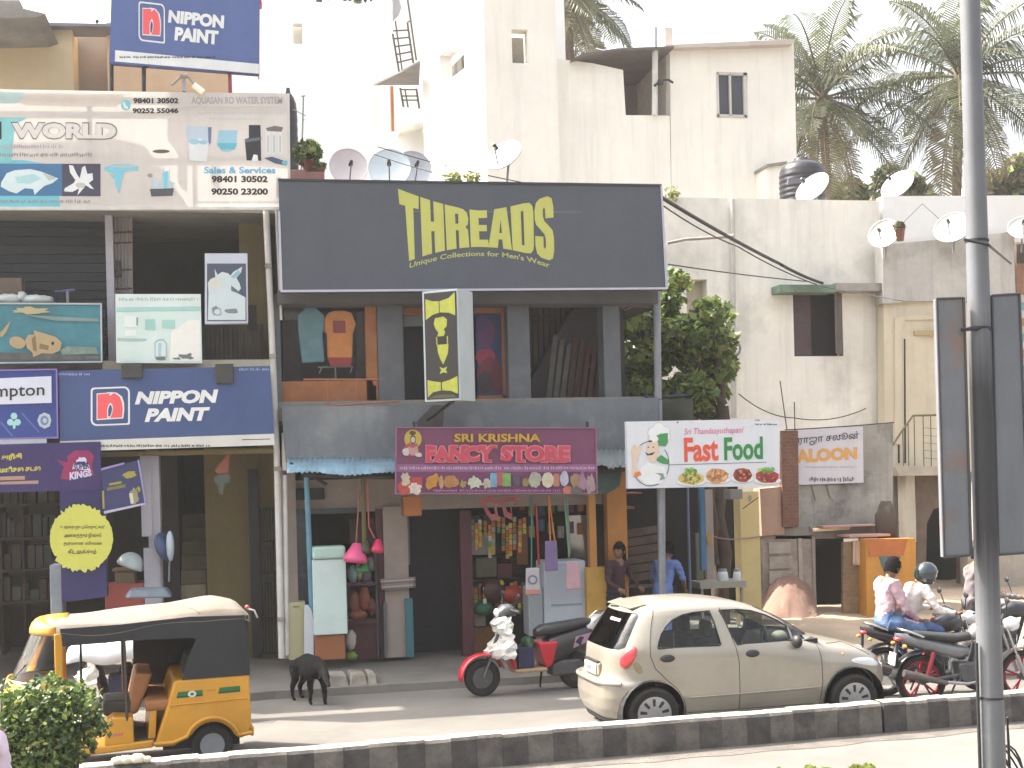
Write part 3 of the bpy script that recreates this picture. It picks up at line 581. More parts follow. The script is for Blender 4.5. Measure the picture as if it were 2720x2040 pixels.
# ================================================================ signs
def sign(name, label, cat, corners, Y, th, mm, group=None, frame=None, fw=5, back=None):
    c = W(sum(p[0] for p in corners) / 4, sum(p[1] for p in corners) / 4, Y)
    t = thing(name, label, cat, tuple(c), group=group)
    m = MB(); m.slab(corners, Y, th, mm); m.build("board", t)
    if frame:
        m = MB(); n = len(corners)
        cx, cy = sum(p[0] for p in corners) / n, sum(p[1] for p in corners) / n
        for i in range(n):
            a, b_ = corners[i], corners[(i + 1) % n]
            def inn(p): return (p[0] + fw * (1 if p[0] < cx else -1), p[1] + fw * (1 if p[1] < cy else -1))
            m.slab([a, b_, inn(b_), inn(a)], Y - .02, .018, frame)
        m.build("frame", t)
    return t
def scribble(m, u0, v0, u1, v1, Y, mm, seed=0, gap=.25):
    """lettering too blurred in the photo to read: broken word-length strokes"""
    rn = random.Random(seed); u = u0; h = v1 - v0
    while u < u1:
        wl = rn.uniform(.8, 3.2) * h
        x = u
        while x < min(u + wl, u1):
            k = rn.uniform(.16, .34) * h; a = rn.uniform(0, .35) * h; bb = rn.uniform(0, .25) * h; s_ = (v0 - v0)
            m.print2([(x, v0 + a), (x + k, v0 + a), (x + k, v1 - bb), (x, v1 - bb)], Y, mm)
            if rn.random() < .5: m.print2([(x, v0 + a + h * .3), (x + k * 2, v0 + a + h * .3), (x + k * 2, v0 + a + h * .45), (x, v0 + a + h * .45)], Y - .0005, mm)
            x += k * rn.uniform(1.4, 2.2)
        u += wl + gap * h * rn.uniform(1, 3)
LT = lambda t, n="lettering", **k: None
Q = lambda u0, v0, u1, v1, sl=0: [(u0, v0), (u1, v0 + sl), (u1, v1 + sl), (u0, v1)]
def letter(t, body, quad, Y, mm, **k):
    m = MB(); m.text(body, quad, Y, mm, **k); return m.build("lettering", t)
PW = paint("print_white", 222, 224, 222); PBLUE = paint("print_blue", 78, 100, 158); PBLUE2 = paint("board_blue", 64, 82, 126); PRED = paint("print_red", 232, 92, 98); PBLK = paint("print_black", 45, 45, 48)
# upper paint billboard on the roof
Y = 18.98
t = sign("billboard", "blue paint billboard with red n emblem on the roof, topmost sign", "billboard", [(297, -60), (690, -30), (688, 197), (290, 167)], Y, .12, paint("billboard_blue", 82, 100, 150))
m = MB(); m.print2([(306, 133), (688, 170), (688, 196), (305, 163)], Y - .004, PW); scribble(m, 318, 148, 572, 155, Y - .006, PBLK, 3); m.build("white_strip", t)
m = MB(); m.slab([(688, -30), (696, 10), (690, 12), (689, 200), (686, 200), (686, -30)], Y + .02, .2, paint("edge_magenta", 200, 60, 100)); m.build("edge_trim", t)
def emblem(t, u0, v0, u1, v1, sk, Y):                       # rounded white outline with a red n inside, skewed by sk px over its width
    w_, h_ = u1 - u0, v1 - v0
    def T(a, b_): return (u0 + a * w_, v0 + b_ * h_ + sk * a)
    def rr(a0, b0, a1, b1, r):
        pts = []
        for cx, cy, s0, rad in ((a0 + r * .5, b0 + r * .5, 180, r * .5), (a1 - r, b0 + r, 270, r), (a1 - r * .3, b1 - r * .3, 0, r * .3), (a0 + r, b1 - r, 90, r)):
            for i in range(6): an = R(s0 + 90 * i / 5); pts.append((cx + rad * math.cos(an), cy + rad * math.sin(an)))
        return pts
    m = MB(); o = rr(0, 0, 1, 1, .16); i_ = rr(.045, .04, .955, .96, .13); n = len(o)
    vs = [W(*T(*p), Y - .004) for p in o] + [W(*T(*p), Y - .004) for p in i_]; m.add(vs, [(k, (k + 1) % n, (k + 1) % n + n, k + n) for k in range(n)], PW)
    body = [(.17, .18), (.5, .16), (.62, .17), (.74, .26), (.8, .42), (.82, .6), (.8, .8), (.17, .82), (.17, .5)]
    m.print2([T(*p) for p in [(.15, .155), (.5, .14), (.66, .15), (.8, .26), (.85, .42), (.86, .6), (.83, .83), (.15, .85)]], Y - .005, PW)
    m.print2([T(*p) for p in body], Y - .007, PRED)
    m.print2([T(*p) for p in [(.42, .8), (.42, .58), (.46, .45), (.5, .41), (.55, .45), (.57, .55), (.55, .68), (.5, .8)]], Y - .009, PW)
    m.print2([T(*p) for p in [(.445, .76), (.445, .58), (.475, .49), (.5, .46), (.53, .5), (.545, .56), (.53, .66), (.49, .77)]], Y - .011, PBLUE2)
    m.print2([T(*p) for p in [(.4, .13), (.62, .14), (.5, .22), (.46, .22), (.5, .17)]], Y - .012, PW)
    m.build("emblem", t)
emblem(t, 368, 3, 438, 108, 8, Y)
letter(t, "NIPPON", [(449, 26), (596, 41), (594, 76), (446, 60)], Y - .006, PW, bold=.055); letter(t, "PAINT", [(466, 71), (581, 82), (579, 119), (463, 107)], Y - .006, PW, bold=.055)
m = MB()
for u in (296, 382): m.ptube([(u, 160), (u, 245)], Y + .1, .03, BLACKM)
m.pbox(606, 190, 616, 250, Y + .05, Y + .15, paint("post_magenta", 150, 60, 80)); m.ptube([(383, 180), (402, 172)], Y + .05, .02, BLACKM); m.build("support_post", t)
t = thing("flood_lamp", "white tube lamp on a bent arm above the aquarium billboard", "lamp", tuple(W(488, 240, 18.6)))
m = MB(); m.pbox(483, 203, 493, 242, 18.6, 18.66, LILAC); m.ptube([(456, 226), (478, 206), (490, 203), (502, 206), (530, 242)], 18.55, .018, GREYP); m.ptube([(478, 200), (498, 202)], 18.54, .035, GREYP); m.build("bracket", t)
m = MB(); m.ptube([(514, 226), (540, 246)], 18.5, .045, paint("tube_white", 250, 240, 215), 10); m.build("lamp_tube", t)
# aquarium billboard, a translucent flex sheet with the sun behind it
Y = 18.55
FLEX = paint("flex_white", 212, 206, 200, var=.07, transl=.36)
t = thing("billboard", "long white flex billboard reading WORLD with fish and water purifier pictures", "billboard", tuple(W(380, 400, Y)))
m = MB(); x = [(-260, 236), (0, 237), (767, 250), (770, 553), (0, 553), (-260, 553)]; p = [W(u, v, Y) for u, v in x]; m.add(p, [tuple(range(6))], FLEX); m.build("flex_sheet", t)
m = MB()
for a, b_ in (((-260, 239), (767, 252)), ((-260, 551), (770, 551)), ((766, 250), (769, 553)), ((222, 243), (222, 553)), ((500, 247), (503, 553)), ((-120, 240), (-120, 553)), ((-260, 281), (766, 288)), ((-260, 408), (770, 410))): m.ptube([a, b_], Y + .045, .018, GREYM, 6)
m.build("frame", t)
m = MB(); m.slab([(762, 248), (769, 248), (772, 556), (765, 556)], Y - .015, .07, WHITEP); m.slab([(-260, 549), (772, 549), (772, 557), (-260, 557)], Y - .018, .07, WHITEP); m.build("border", t)
tealp = paint("print_teal", 150, 214, 218, transl=.35); tealp2 = paint("print_teal_pale", 196, 218, 216, transl=.35); tealp3 = paint("print_teal_deep", 118, 196, 212, transl=.2)
m = MB(); m.print2([(-260, 243), (0, 243), (72, 247), (40, 275), (-260, 275)], Y - .004, tealp2); m.print2([(72, 247), (330, 250), (310, 284), (60, 280)], Y - .0045, paint("print_cream", 224, 214, 202, transl=.3)); m.print2([(-260, 310), (75, 312), (40, 330), (32, 410), (30, 432), (-260, 432)], Y - .005, tealp); m.print2([(-260, 432), (60, 425), (150, 440), (160, 550), (-260, 550)], Y - .0042, tealp3)
m.print2([(-260, 435), (165, 435), (165, 520), (-260, 520)], Y - .006, paint("print_deepblue", 62, 112, 152)); m.print2([(165, 435), (267, 435), (267, 521), (165, 521)], Y - .006, paint("print_night", 66, 66, 84))
fish = [(3, 485), (18, 460), (40, 452), (80, 449), (110, 456), (135, 466), (155, 474), (140, 486), (118, 494), (104, 506), (92, 518), (88, 502), (66, 500), (44, 514), (24, 508), (10, 500), (2, 496)]
m.print2(fish, Y - .008, paint("print_fish", 206, 222, 222)); m.print2([(40, 470), (90, 462), (110, 474), (80, 488), (45, 486)], Y - .009, paint("print_fish2", 168, 206, 208)); m.print2([(112, 458), (150, 473), (130, 480)], Y - .0095, paint("print_fish3", 186, 186, 182))
fancy = [(183, 438), (194, 440), (204, 462), (212, 474), (218, 445), (226, 440), (232, 462), (246, 460), (247, 478), (236, 486), (250, 503), (240, 500), (228, 492), (212, 512), (206, 518), (210, 500), (192, 510), (170, 508), (172, 500), (196, 486), (200, 478), (186, 458)]
m.print2(fancy, Y - .008, PW); m.pell(214, 492, 14, 7, Y - .009, paint("print_fish3", 186, 186, 182), 12)
m.print2([(274, 446), (300, 437), (340, 435), (368, 442), (366, 452), (330, 456), (322, 480), (316, 515), (308, 498), (302, 460), (280, 454)], Y - .006, paint("print_cyan", 122, 192, 210)); m.pell(330, 442, 34, 5, Y - .008, tealp2, 16)
m.pell(300, 470, 14, 3, Y - .007, tealp, 10, rot=.9)
m.print2([(398, 502), (462, 500), (458, 520), (402, 522)], Y - .007, paint("print_basket", 78, 78, 84)); m.print2([(400, 500), (412, 470), (424, 496), (434, 442), (442, 470), (452, 444), (450, 480), (466, 486), (452, 502)], Y - .006, paint("print_spray", 176, 198, 206)); m.print2([(432, 460), (446, 452), (444, 500), (436, 500)], Y - .007, paint("print_cyan", 122, 192, 210)); m.pell(398, 466, 8, 5, Y - .007, paint("print_grey", 150, 150, 150), 8, .3)
m.print2([(496, 335), (562, 336), (556, 388), (500, 384)], Y - .006, paint("print_steel", 182, 196, 208)); m.print2([(552, 338), (562, 338), (560, 380), (554, 386)], Y - .007, paint("print_bluegrey", 104, 116, 150)); m.print2([(500, 380), (530, 366), (555, 380), (550, 430), (504, 426)], Y - .008, paint("print_pale", 214, 216, 216)); m.pell(516, 376, 14, 8, Y - .0085, paint("print_cyan2", 150, 190, 206), 12); m.pell(540, 378, 12, 6, Y - .0085, paint("print_cyan2", 150, 190, 206), 12)
m.print2([(580, 346), (630, 346), (628, 390), (610, 404), (590, 402), (576, 386)], Y - .006, paint("print_cyan2", 150, 190, 206)); m.print2([(576, 380), (630, 380), (622, 398), (600, 396), (586, 396)], Y - .007, paint("print_cyan3", 98, 176, 192))
m.print2([(661, 332), (692, 332), (694, 427), (655, 426), (650, 370), (661, 366)], Y - .006, PBLK); m.print2([(650, 370), (694, 364), (694, 372), (652, 378)], Y - .007, paint("print_slate", 96, 100, 116)); m.print2([(674, 410), (684, 412), (686, 427), (668, 427)], Y - .007, PW)
m.print2([(706, 340), (730, 334), (752, 338), (748, 350), (710, 348)], Y - .006, paint("print_brown", 110, 102, 96))
for u in (712, 728, 744): m.print2([(u - 6, 348), (u + 6, 348), (u + 6, 410), (u - 6, 410)], Y - .0055, paint("print_pale", 214, 216, 216)); m.print2([(u - 1, 360), (u + 1, 360), (u + 1, 405), (u - 1, 405)], Y - .007, paint("print_grey", 150, 150, 150))
m.print2([(702, 420), (722, 416), (764, 430), (760, 440), (730, 434)], Y - .007, paint("print_darkblue", 70, 84, 106)); m.pell(758, 432, 10, 6, Y - .008, paint("print_cyan3", 98, 176, 192), 10)
m.pell(334, 279, 13, 14, Y - .007, paint("print_phone", 118, 190, 196), 20); m.print2([(326, 272), (331, 270), (334, 279), (341, 285), (338, 290), (330, 286)], Y - .009, PW)
m.pell(428, 402, 23, 5, Y - .007, paint("print_olive", 92, 92, 84), 16); m.print2([(734, 470), (746, 470), (746, 525), (734, 525)], Y - .006, paint("print_palegrey", 196, 196, 196))
scribble(m, 0, 383, 165, 395, Y - .006, paint("print_mauve", 176, 166, 176), 5); scribble(m, 0, 405, 245, 417, Y - .006, paint("print_mauve2", 150, 146, 152), 6); scribble(m, 525, 296, 750, 304, Y - .006, paint("print_palegrey", 196, 196, 196), 7); scribble(m, 555, 312, 700, 319, Y - .006, MATS["print_palegrey"], 8); scribble(m, 0, 530, 240, 540, Y - .007, paint("print_grey", 150, 150, 150), 9); scribble(m, 525, 533, 750, 541, Y - .007, MATS["print_palegrey"], 10)
m.print2([(504, 252), (756, 256), (756, 282), (504, 282)], Y - .005, paint("print_pinkgrey", 206, 198, 194))
m.build("printed_pictures", t)
letter(t, "WORLD", [(28, 323), (312, 325), (312, 372), (28, 370)], Y - .008, paint("outline_olive", 104, 102, 88), bold=.075)
letter(t, "WORLD", [(31, 326), (309, 328), (309, 369), (31, 367)], Y - .011, paint("letter_pearl", 218, 212, 206), bold=.055)
letter(t, "N", [(-26, 323), (4, 323), (4, 370), (-26, 370)], Y - .008, PBLK, bold=.03)
for s_, q in (("98401 30502", (354, 260, 474, 275)), ("90252 55046", (352, 287, 474, 301)), ("98401 30502", (562, 467, 711, 485)), ("90250 23200", (561, 500, 712, 518))): letter(t, s_, Q(*q), Y - .008, PBLK, bold=.045)
letter(t, "Sales & Services", Q(542, 443, 732, 461), Y - .008, paint("print_skyblue", 88, 170, 206), bold=.03); letter(t, "AQUASAN RO WATER SYSTEM", Q(508, 257, 750, 279), Y - .008, paint("print_stone", 168, 160, 158), bold=.03)
# small signs on the aquarium shop front
Y = 18.8
t = sign("aquarium_sign", "teal sign with a big orange fish on the ledge", "sign", [(-200, 803), (270, 805), (272, 963), (-200, 968)], Y, .1, paint("aqua_teal", 68, 128, 140, var=.3, scale=1.2), frame=paint("frame_grey", 178, 178, 180), fw=4)
m = MB(); TAN = paint("fish_tan", 172, 150, 112); m.print2([(90, 877), (98, 880), (120, 886), (148, 895), (164, 910), (160, 930), (140, 940), (112, 938), (96, 945), (88, 948), (86, 936), (72, 925), (66, 905), (74, 890), (92, 888)], Y - .024, TAN); m.pell(46, 910, 22, 16, Y - .024, TAN, 14, rot=.3); m.print2([(0, 885), (28, 852), (18, 880), (6, 895), (0, 893)], Y - .024, TAN)
m.pell(140, 912, 4, 5, Y - .026, PBLK, 8); m.print2([(94, 890), (98, 935), (88, 930), (84, 900)], Y - .026, paint("fish_band", 128, 108, 80)); m.print2([(106, 912), (130, 918), (128, 930), (104, 926)], Y - .025, paint("fish_band", 128, 108, 80))
m.print2([(-200, 930), (150, 940), (265, 945), (265, 955), (-200, 960)], Y - .022, paint("gravel_print", 96, 96, 92, var=.4, scale=8)); m.print2([(160, 930), (178, 920), (255, 922), (262, 940), (165, 942)], Y - .023, paint("plant_print", 120, 140, 130, var=.4, scale=6)); m.pell(82, 825, 46, 9, Y - .024, paint("script_tan", 176, 164, 124), 24, .25); m.print2([(60, 836), (260, 846), (262, 854), (150, 852)], Y - .022, paint("wave_tan", 120, 140, 136)); m.build("fish_print", t)
t = thing("plastic_bundle", "white plastic bundles and carton lying on top of the teal fish sign", "bundle", tuple(W(80, 800, 19.1)))
m = MB(); 
for (u, v, ru, rv, s_) in ((25, 798, .2, .09, 1), (60, 792, .07, .09, 2), (95, 799, .25, .08, 3), (-60, 798, .3, .08, 4)): c = W(u, v, 19.1); m.ball(tuple(c), (ru, .16, rv), paint("white_plastic", 190, 196, 192), 16, 9, .12, s_)
m.build("bag", t); m = MB(); m.pbox(-40, 738, 57, 792, 19.2, 19.5, mat("carton", (.15, .115, .09), .8)); m.build("carton", t)
t = thing("wall_bracket", "blue topped metal bracket standing behind the teal fish sign", "bracket", tuple(W(168, 804, 19.0))); m = MB(); m.ptube([(145, 806), (146, 775), (198, 770)], 19.0, .018, paint("bracket_blue", 78, 84, 128)); m.ptube([(180, 803), (179, 772)], 19.0, .018, GREYM); m.build("bracket_bar", t)
Y = 18.75
t = sign("water_purifier_sign", "pale aqua sign with small appliances printed on it", "sign", [(306, 781), (533, 781), (537, 965), (309, 964)], Y, .06, paint("aqua_pale", 206, 222, 216))
m = MB(); m.print2([(306, 781), (533, 781), (533, 816), (307, 816)], Y - .003, paint("sign_mist", 214, 222, 220)); m.print2([(310, 816), (533, 814), (533, 824), (310, 828)], Y - .005, paint("aqua_band", 160, 204, 196)); scribble(m, 316, 789, 525, 800, Y - .005, paint("sage", 160, 188, 178), 12)
for q, cc in (((330, 840, 366, 868), (226, 232, 228)), ((385, 848, 412, 876), (156, 200, 190)), ((430, 850, 465, 872), (160, 204, 194)), ((332, 876, 362, 892), (224, 230, 226))): m.print2([(q[0], q[1]), (q[2], q[1]), (q[2], q[3]), (q[0], q[3])], Y - .005, paint("ap%d" % q[0], *cc))
m.print2([(362, 842), (367, 844), (366, 866), (362, 864)], Y - .006, paint("aqua_dark", 110, 168, 160)); m.print2([(312, 898), (390, 900), (388, 906), (312, 906)], Y - .005, paint("sage", 160, 188, 178)); m.print2([(455, 880), (480, 865), (500, 850), (531, 850), (534, 960), (450, 960)], Y - .004, paint("offwhite_print", 228, 228, 220))
m.print2([(410, 910), (420, 901), (434, 900), (444, 912), (444, 950), (436, 957), (416, 957), (411, 948)], Y - .006, paint("jug_grey", 170, 184, 182)); m.print2([(414, 912), (421, 906), (434, 905), (440, 914), (440, 946), (414, 946)], Y - .007, paint("jug_in", 212, 222, 220)); m.print2([(420, 910), (430, 910), (428, 946), (420, 946)], Y - .008, paint("jug_blue", 160, 200, 208)); m.pell(427, 952, 14, 5, Y - .008, paint("shade_print", 110, 116, 110), 12, .2); m.pell(495, 946, 18, 8, Y - .008, paint("shade_print", 110, 116, 110), 12, .5); m.pell(470, 952, 10, 3, Y - .008, paint("shade_print", 110, 116, 110), 12, .5)
m.build("appliance_print", t)
Y = 18.7
t = sign("fish_photo_sign", "upright sign with white angel fish photo hung on the mustard wall", "sign", [(544, 673), (657, 673), (659, 858), (544, 860)], Y, .16, paint("sign_lilac", 190, 194, 206))
m = MB(); m.print2([(550, 700), (653, 700), (655, 853), (550, 853)], Y - .004, paint("photo_night", 74, 80, 98)); m.print2([(572, 736), (570, 714), (578, 730), (590, 722), (606, 726), (612, 732), (620, 722), (634, 714), (644, 708), (640, 724), (628, 738), (636, 752), (640, 766), (630, 778), (652, 790), (652, 850), (552, 850), (554, 780), (552, 752), (558, 742)], Y - .006, paint("fish_white", 196, 208, 210)); m.pell(572, 752, 18, 15, Y - .008, paint("fish_cream", 206, 208, 196), 14)
m.print2([(612, 736), (634, 716), (638, 726), (622, 740)], Y - .008, paint("fin_teal", 140, 180, 186)); m.print2([(614, 758), (632, 772), (634, 780), (614, 772)], Y - .008, paint("deep_teal", 86, 110, 122)); m.pell(615, 826, 18, 7, Y - .008, paint("shade_print2", 120, 130, 130), 12, .2); m.pell(576, 828, 14, 12, Y - .008, paint("ring_teal", 150, 172, 172), 12, .15); m.pell(577, 828, 8, 7, Y - .009, paint("fish_white", 196, 208, 210), 12)
m.print2([(562, 818), (574, 812), (580, 818), (570, 838)], Y - .0085, paint("shade_print2", 120, 130, 130)); m.build("photo_print", t)
# lower row of boards
Y = 18.6
t = sign("appliance_board", "blue board with white label ending in mpton, cut by the photo edge", "sign", [(-120, 984), (152, 979), (155, 1164), (-120, 1170)], Y, .1, paint("royal_blue", 52, 70, 138, var=.25, scale=.9), frame=paint("frame_purple", 132, 112, 178), fw=4)
m = MB(); m.slab([(-120, 1010), (136, 999), (137, 1070), (-120, 1078)], Y - .02, .02, paint("label_white", 206, 210, 222)); m.print2([(-120, 1170), (124, 1165), (124, 1178), (-120, 1184)], Y - .004, paint("pale_strip", 196, 204, 208))
m.build("label_panel", t); letter(t, "mpton", [(-14, 1028), (118, 1024), (118, 1060), (-14, 1065)], Y - .026, PBLK, bold=.01)
m = MB(); PB = paint("icon_mint", 160, 206, 206); 
for i in range(3): a = R(90 + 120 * i); m.pell(37 + 11 * math.cos(a), 1116 - 11 * math.sin(a), 9, 9, Y - .006, PB, 10)
m.print2([(32, 1120), (42, 1120), (41, 1138), (35, 1140)], Y - .0065, PB); m.pell(118, 1117, 19, 21, Y - .006, paint("icon_grey", 178, 188, 196), 8, .06); m.pell(118, 1117, 11, 13, Y - .008, paint("icon_ring", 104, 126, 160), 12); m.pell(119, 1117, 6, 7, Y - .009, paint("icon_grey", 178, 188, 196), 10); m.print2([(56, 1098), (60, 1096), (106, 1148), (102, 1149)], Y - .005, paint("stroke_blue", 84, 104, 170)); m.print2([(0, 1122), (4, 1120), (36, 1158), (30, 1159)], Y - .005, MATS["stroke_blue"]); m.build("icon_print", t)
Y = 18.62
t = sign("paint_board", "blue paint board with red n emblem under the aquarium shop ledge", "sign", [(157, 985), (717, 972), (731, 1182), (159, 1200)], Y, .12, PBLUE2)
m = MB(); m.print2([(159, 1172), (728, 1152), (730, 1182), (160, 1200)], Y - .003, paint("strip_white", 206, 204, 196)); scribble(m, 268, 1180, 555, 1188, Y - .005, PBLK, 21); m.print2([(642, 1167), (718, 1165), (718, 1167), (642, 1169)], Y - .005, PBLK); scribble(m, 155, 990, 238, 998, Y - .005, paint("lilac_print", 150, 160, 200), 22); scribble(m, 635, 977, 712, 985, Y - .005, MATS["lilac_print"], 23); m.build("white_strip", t)
emblem(t, 241, 1030, 345, 1132, -4, Y)
letter(t, "NIPPON", [(364, 1040), (580, 1034), (576, 1070), (358, 1075)], Y - .006, PW, bold=.055, shear=.08); letter(t, "PAINT", [(391, 1085), (558, 1081), (552, 1117), (384, 1121)], Y - .006, PW, bold=.055, shear=.08)
for q in ((322, 968, 378, 1004), (572, 966, 620, 1018)):
    m = MB(); m.pbox(*q, Y - .06, Y + .1, mat("clamp_dark", (.055, .055, .05), .8, .3, 5)); m.build("clamp", t, bevel=.01)
# purple shop header, pillar and round splash
Y = 18.55
PUR = paint("purple_vinyl", 46, 42, 92, var=.12)
t = sign("shop_portal", "purple shop portal with yellow lettering and white crown emblem", "sign", [(-200, 1186), (266, 1173), (270, 1302), (-200, 1312)], Y, .1, paint("purple_head", 54, 42, 94, var=.15))
m = MB(); m.slab([(158, 1302), (279, 1300), (284, 1585), (164, 1600)], Y + .01, .25, PUR); m.build("pillar_cover", t)
m = MB(); OY = paint("gold_print", 196, 184, 78); OT = paint("dull_gold", 166, 136, 116); m.print2([(0, 1266), (66, 1264), (66, 1274), (0, 1276)], Y - .004, OT); m.print2([(0, 1280), (102, 1276), (102, 1285), (0, 1287)], Y - .004, OT)
CR = paint("crimson_glow", 150, 44, 92, var=.35, scale=6); m.print2([(152, 1222), (180, 1228), (178, 1212), (200, 1196), (236, 1196), (250, 1212), (244, 1240), (250, 1262), (225, 1262), (200, 1262), (184, 1275), (160, 1272), (166, 1252), (170, 1240)], Y - .004, CR)
WPR = paint("crest_white", 196, 196, 218); m.print2([(192, 1246), (196, 1232), (204, 1232), (202, 1222), (208, 1220), (210, 1214), (216, 1216), (224, 1214), (230, 1220), (230, 1232), (236, 1234), (240, 1250), (222, 1248), (210, 1248)], Y - .006, WPR); m.print2([(200, 1234), (206, 1226), (226, 1226), (228, 1236)], Y - .008, PUR); m.print2([(206, 1240), (214, 1230), (222, 1240)], Y - .009, WPR); m.build("portal_print", t)
letter(t, "அரிசி", [(0, 1206), (58, 1203), (58, 1222), (0, 1226)], Y - .006, OY, bold=.05); letter(t, "மளிகை கடை", [(0, 1240), (108, 1234), (108, 1250), (0, 1256)], Y - .006, OY, bold=.05); letter(t, "SUPER", [(196, 1232), (236, 1228), (238, 1244), (196, 1250)], Y - .01, PUR, bold=.03); letter(t, "KINGS", [(185, 1254), (242, 1248), (244, 1264), (185, 1276)], Y - .008, WPR, bold=.05)
t = thing("round_sign", "round yellow splash sign with ragged edge and dark Tamil lines", "sign", tuple(W(216, 1430, Y - .06)))
m = MB(); rn = random.Random(6); pts = []
for i in range(110):
    a = 2 * math.pi * i / 110; top = math.sin(a) < -.55; bot = math.sin(a) > .5 and math.cos(a) < .6
    r = 84 + (rn.uniform(-5, 7) if (top or bot) else rn.uniform(-1, 1)); pts.append((216 + r * math.cos(a), 1430 + r * 1.03 * math.sin(a)))
m.slab(pts, Y - .06, .02, paint("splash_yellow", 196, 196, 92, var=.08)); m.build("board", t)
for s_, q in (("உங்களது பொருட்கள்", (160, 1394, 279, 1408)), ("அனைத்தும் இங்கே", (170, 1416, 270, 1430)), ("தரமான விலை", (169, 1438, 270, 1450)), ("கிடைக்கும்", (180, 1458, 256, 1472))): letter(t, s_, Q(*q), Y - .064, paint("olive_ink", 84, 84, 50), bold=.02)
t = thing("tilted_board", "small tilted navy board with yellow scribbles beside the purple portal", "sign", tuple(W(326, 1290, Y)))
m = MB(); m.slab([(268, 1248), (368, 1222), (386, 1336), (278, 1362)], Y - .03, .05, paint("navy_board", 52, 56, 98)); m.build("board", t)
m = MB(); LP = paint("lilac_trim", 146, 134, 182); m.slab([(268, 1244), (330, 1228), (330, 1233), (268, 1250)], Y - .045, .012, LP); m.slab([(276, 1358), (386, 1335), (387, 1340), (277, 1365)], Y - .045, .012, paint("lilac_trim2", 176, 172, 190)); m.slab([(365, 1222), (369, 1221), (387, 1336), (384, 1337)], Y - .045, .012, LP); m.build("trim", t)
m = MB(); YO = paint("olive_yellow", 152, 146, 58); m.pell(344, 1261, 18, 9, Y - .034, YO, 20, .15, -.15); m.print2([(290, 1284), (322, 1278), (323, 1284), (290, 1290)], Y - .034, YO); m.print2([(284, 1296), (332, 1286), (334, 1294), (284, 1304)], Y - .034, paint("olive_dim", 116, 110, 60)); m.pell(356, 1318, 12, 22, Y - .034, paint("portrait_olive", 136, 134, 104), 20, .2); m.pell(368, 1300, 5, 8, Y - .034, YO, 10); m.print2([(271, 1304), (276, 1303), (278, 1350), (273, 1352)], Y - .034, YO); m.print2([(343, 1310), (352, 1310), (356, 1336), (347, 1338)], Y - .036, paint("portrait_white", 196, 192, 170)); m.build("printed_marks", t)
# THREADS
Y = 18.4
SGN = paint("charcoal_board", 76, 80, 88, var=.1, scale=.8)
t = sign("shop_sign", "wide charcoal shop sign with curved yellow THREADS lettering", "sign", [(740, 477), (1757, 492), (1773, 766), (748, 773)], Y, .28, SGN)
m = MB(); FRW = paint("frame_silver", 178, 176, 190); m.slab([(738, 560), (744, 560), (751, 775), (745, 775)], Y - .02, .05, FRW); m.slab([(747, 770), (1773, 763), (1774, 768), (747, 776)], Y - .025, .05, FRW); m.slab([(1755, 492), (1759, 492), (1775, 766), (1769, 766)], Y - .02, .05, FRW); m.slab([(738, 474), (1758, 489), (1758, 495), (738, 480)], Y - .015, .04, paint("frame_dark", 50, 52, 56)); m.build("frame", t)
m = MB(); m.print2([(1085, 560), (1545, 562), (1545, 565), (1085, 563)], Y - .002, paint("seam_grey", 98, 100, 104)); m.build("panel_seam", t)
YEL2 = paint("threads_yellow", 184, 184, 96, var=.08)
LETS = [("T", 1057, 1112, 1076, 1112), ("H", 1116, 1177, 1122, 1182), ("R", 1181, 1243, 1187, 1247), ("E", 1247, 1293, 1251, 1298), ("A", 1298, 1360, 1297, 1360), ("D", 1356, 1416, 1362, 1419), ("S", 1418, 1470, 1422, 1474)]
def topv(u): a = (u - 1272) / 215.0; return 559 - 52 * abs(a) ** 1.55 - (6 if u < 1272 else -3) * abs(a)
def botv(u): a = (u - 1275) / 200.0; return 656 + 42 * abs(a) ** 1.9
bx_ = lambda a, b_, c, d: [(a, b_), (c, b_), (c, d), (a, d)]
SHP = dict(T=[bx_(0, .79, 1, 1), bx_(.3, 0, .72, .79)], H=[bx_(0, 0, .43, 1), bx_(.57, 0, 1, 1), bx_(.43, .42, .57, .6)], E=[bx_(0, 0, .5, 1), bx_(.5, .79, 1, 1), bx_(.5, .43, .95, .6), bx_(.5, 0, 1, .2)],
 R=[bx_(0, 0, .43, 1), bx_(.43, .84, .56, 1), bx_(.43, .44, .56, .6), [(.56, 1), (.8, .98), (.95, .9), (1, .76), (.97, .6), (.86, .53), (.97, .45), (1, 0), (.56, 0), (.56, .6), (.57, .82)]],
 A=[[(0, 0), (.4, 0), (.44, .22), (.46, .38), (.515, .72), (.515, 1), (.24, 1)], [(1, 0), (.63, 0), (.59, .22), (.57, .38), (.515, .72), (.515, 1), (.76, 1)], [(.44, .22), (.59, .22), (.57, .38), (.46, .38)]],
 D=[bx_(0, 0, .44, 1), bx_(.44, .85, .56, 1), bx_(.44, 0, .56, .15), [(.56, 0), (.84, .02), (.97, .1), (1, .22), (1, .78), (.97, .9), (.84, .98), (.56, 1)]],
 S=[[(.98, .66), (.98, .82), (.9, .95), (.7, 1), (.3, 1), (.1, .95), (.02, .82), (.02, .66), (.08, .56), (.5, .4), (.56, .32), (.56, .2), (.5, .16), (.44, .2), (.44, .36), (.02, .36), (.02, .18), (.1, .05), (.3, 0), (.7, 0), (.9, .05), (.98, .18), (.98, .36), (.92, .47), (.5, .62), (.44, .7), (.44, .8), (.5, .84), (.56, .8), (.56, .66)]])
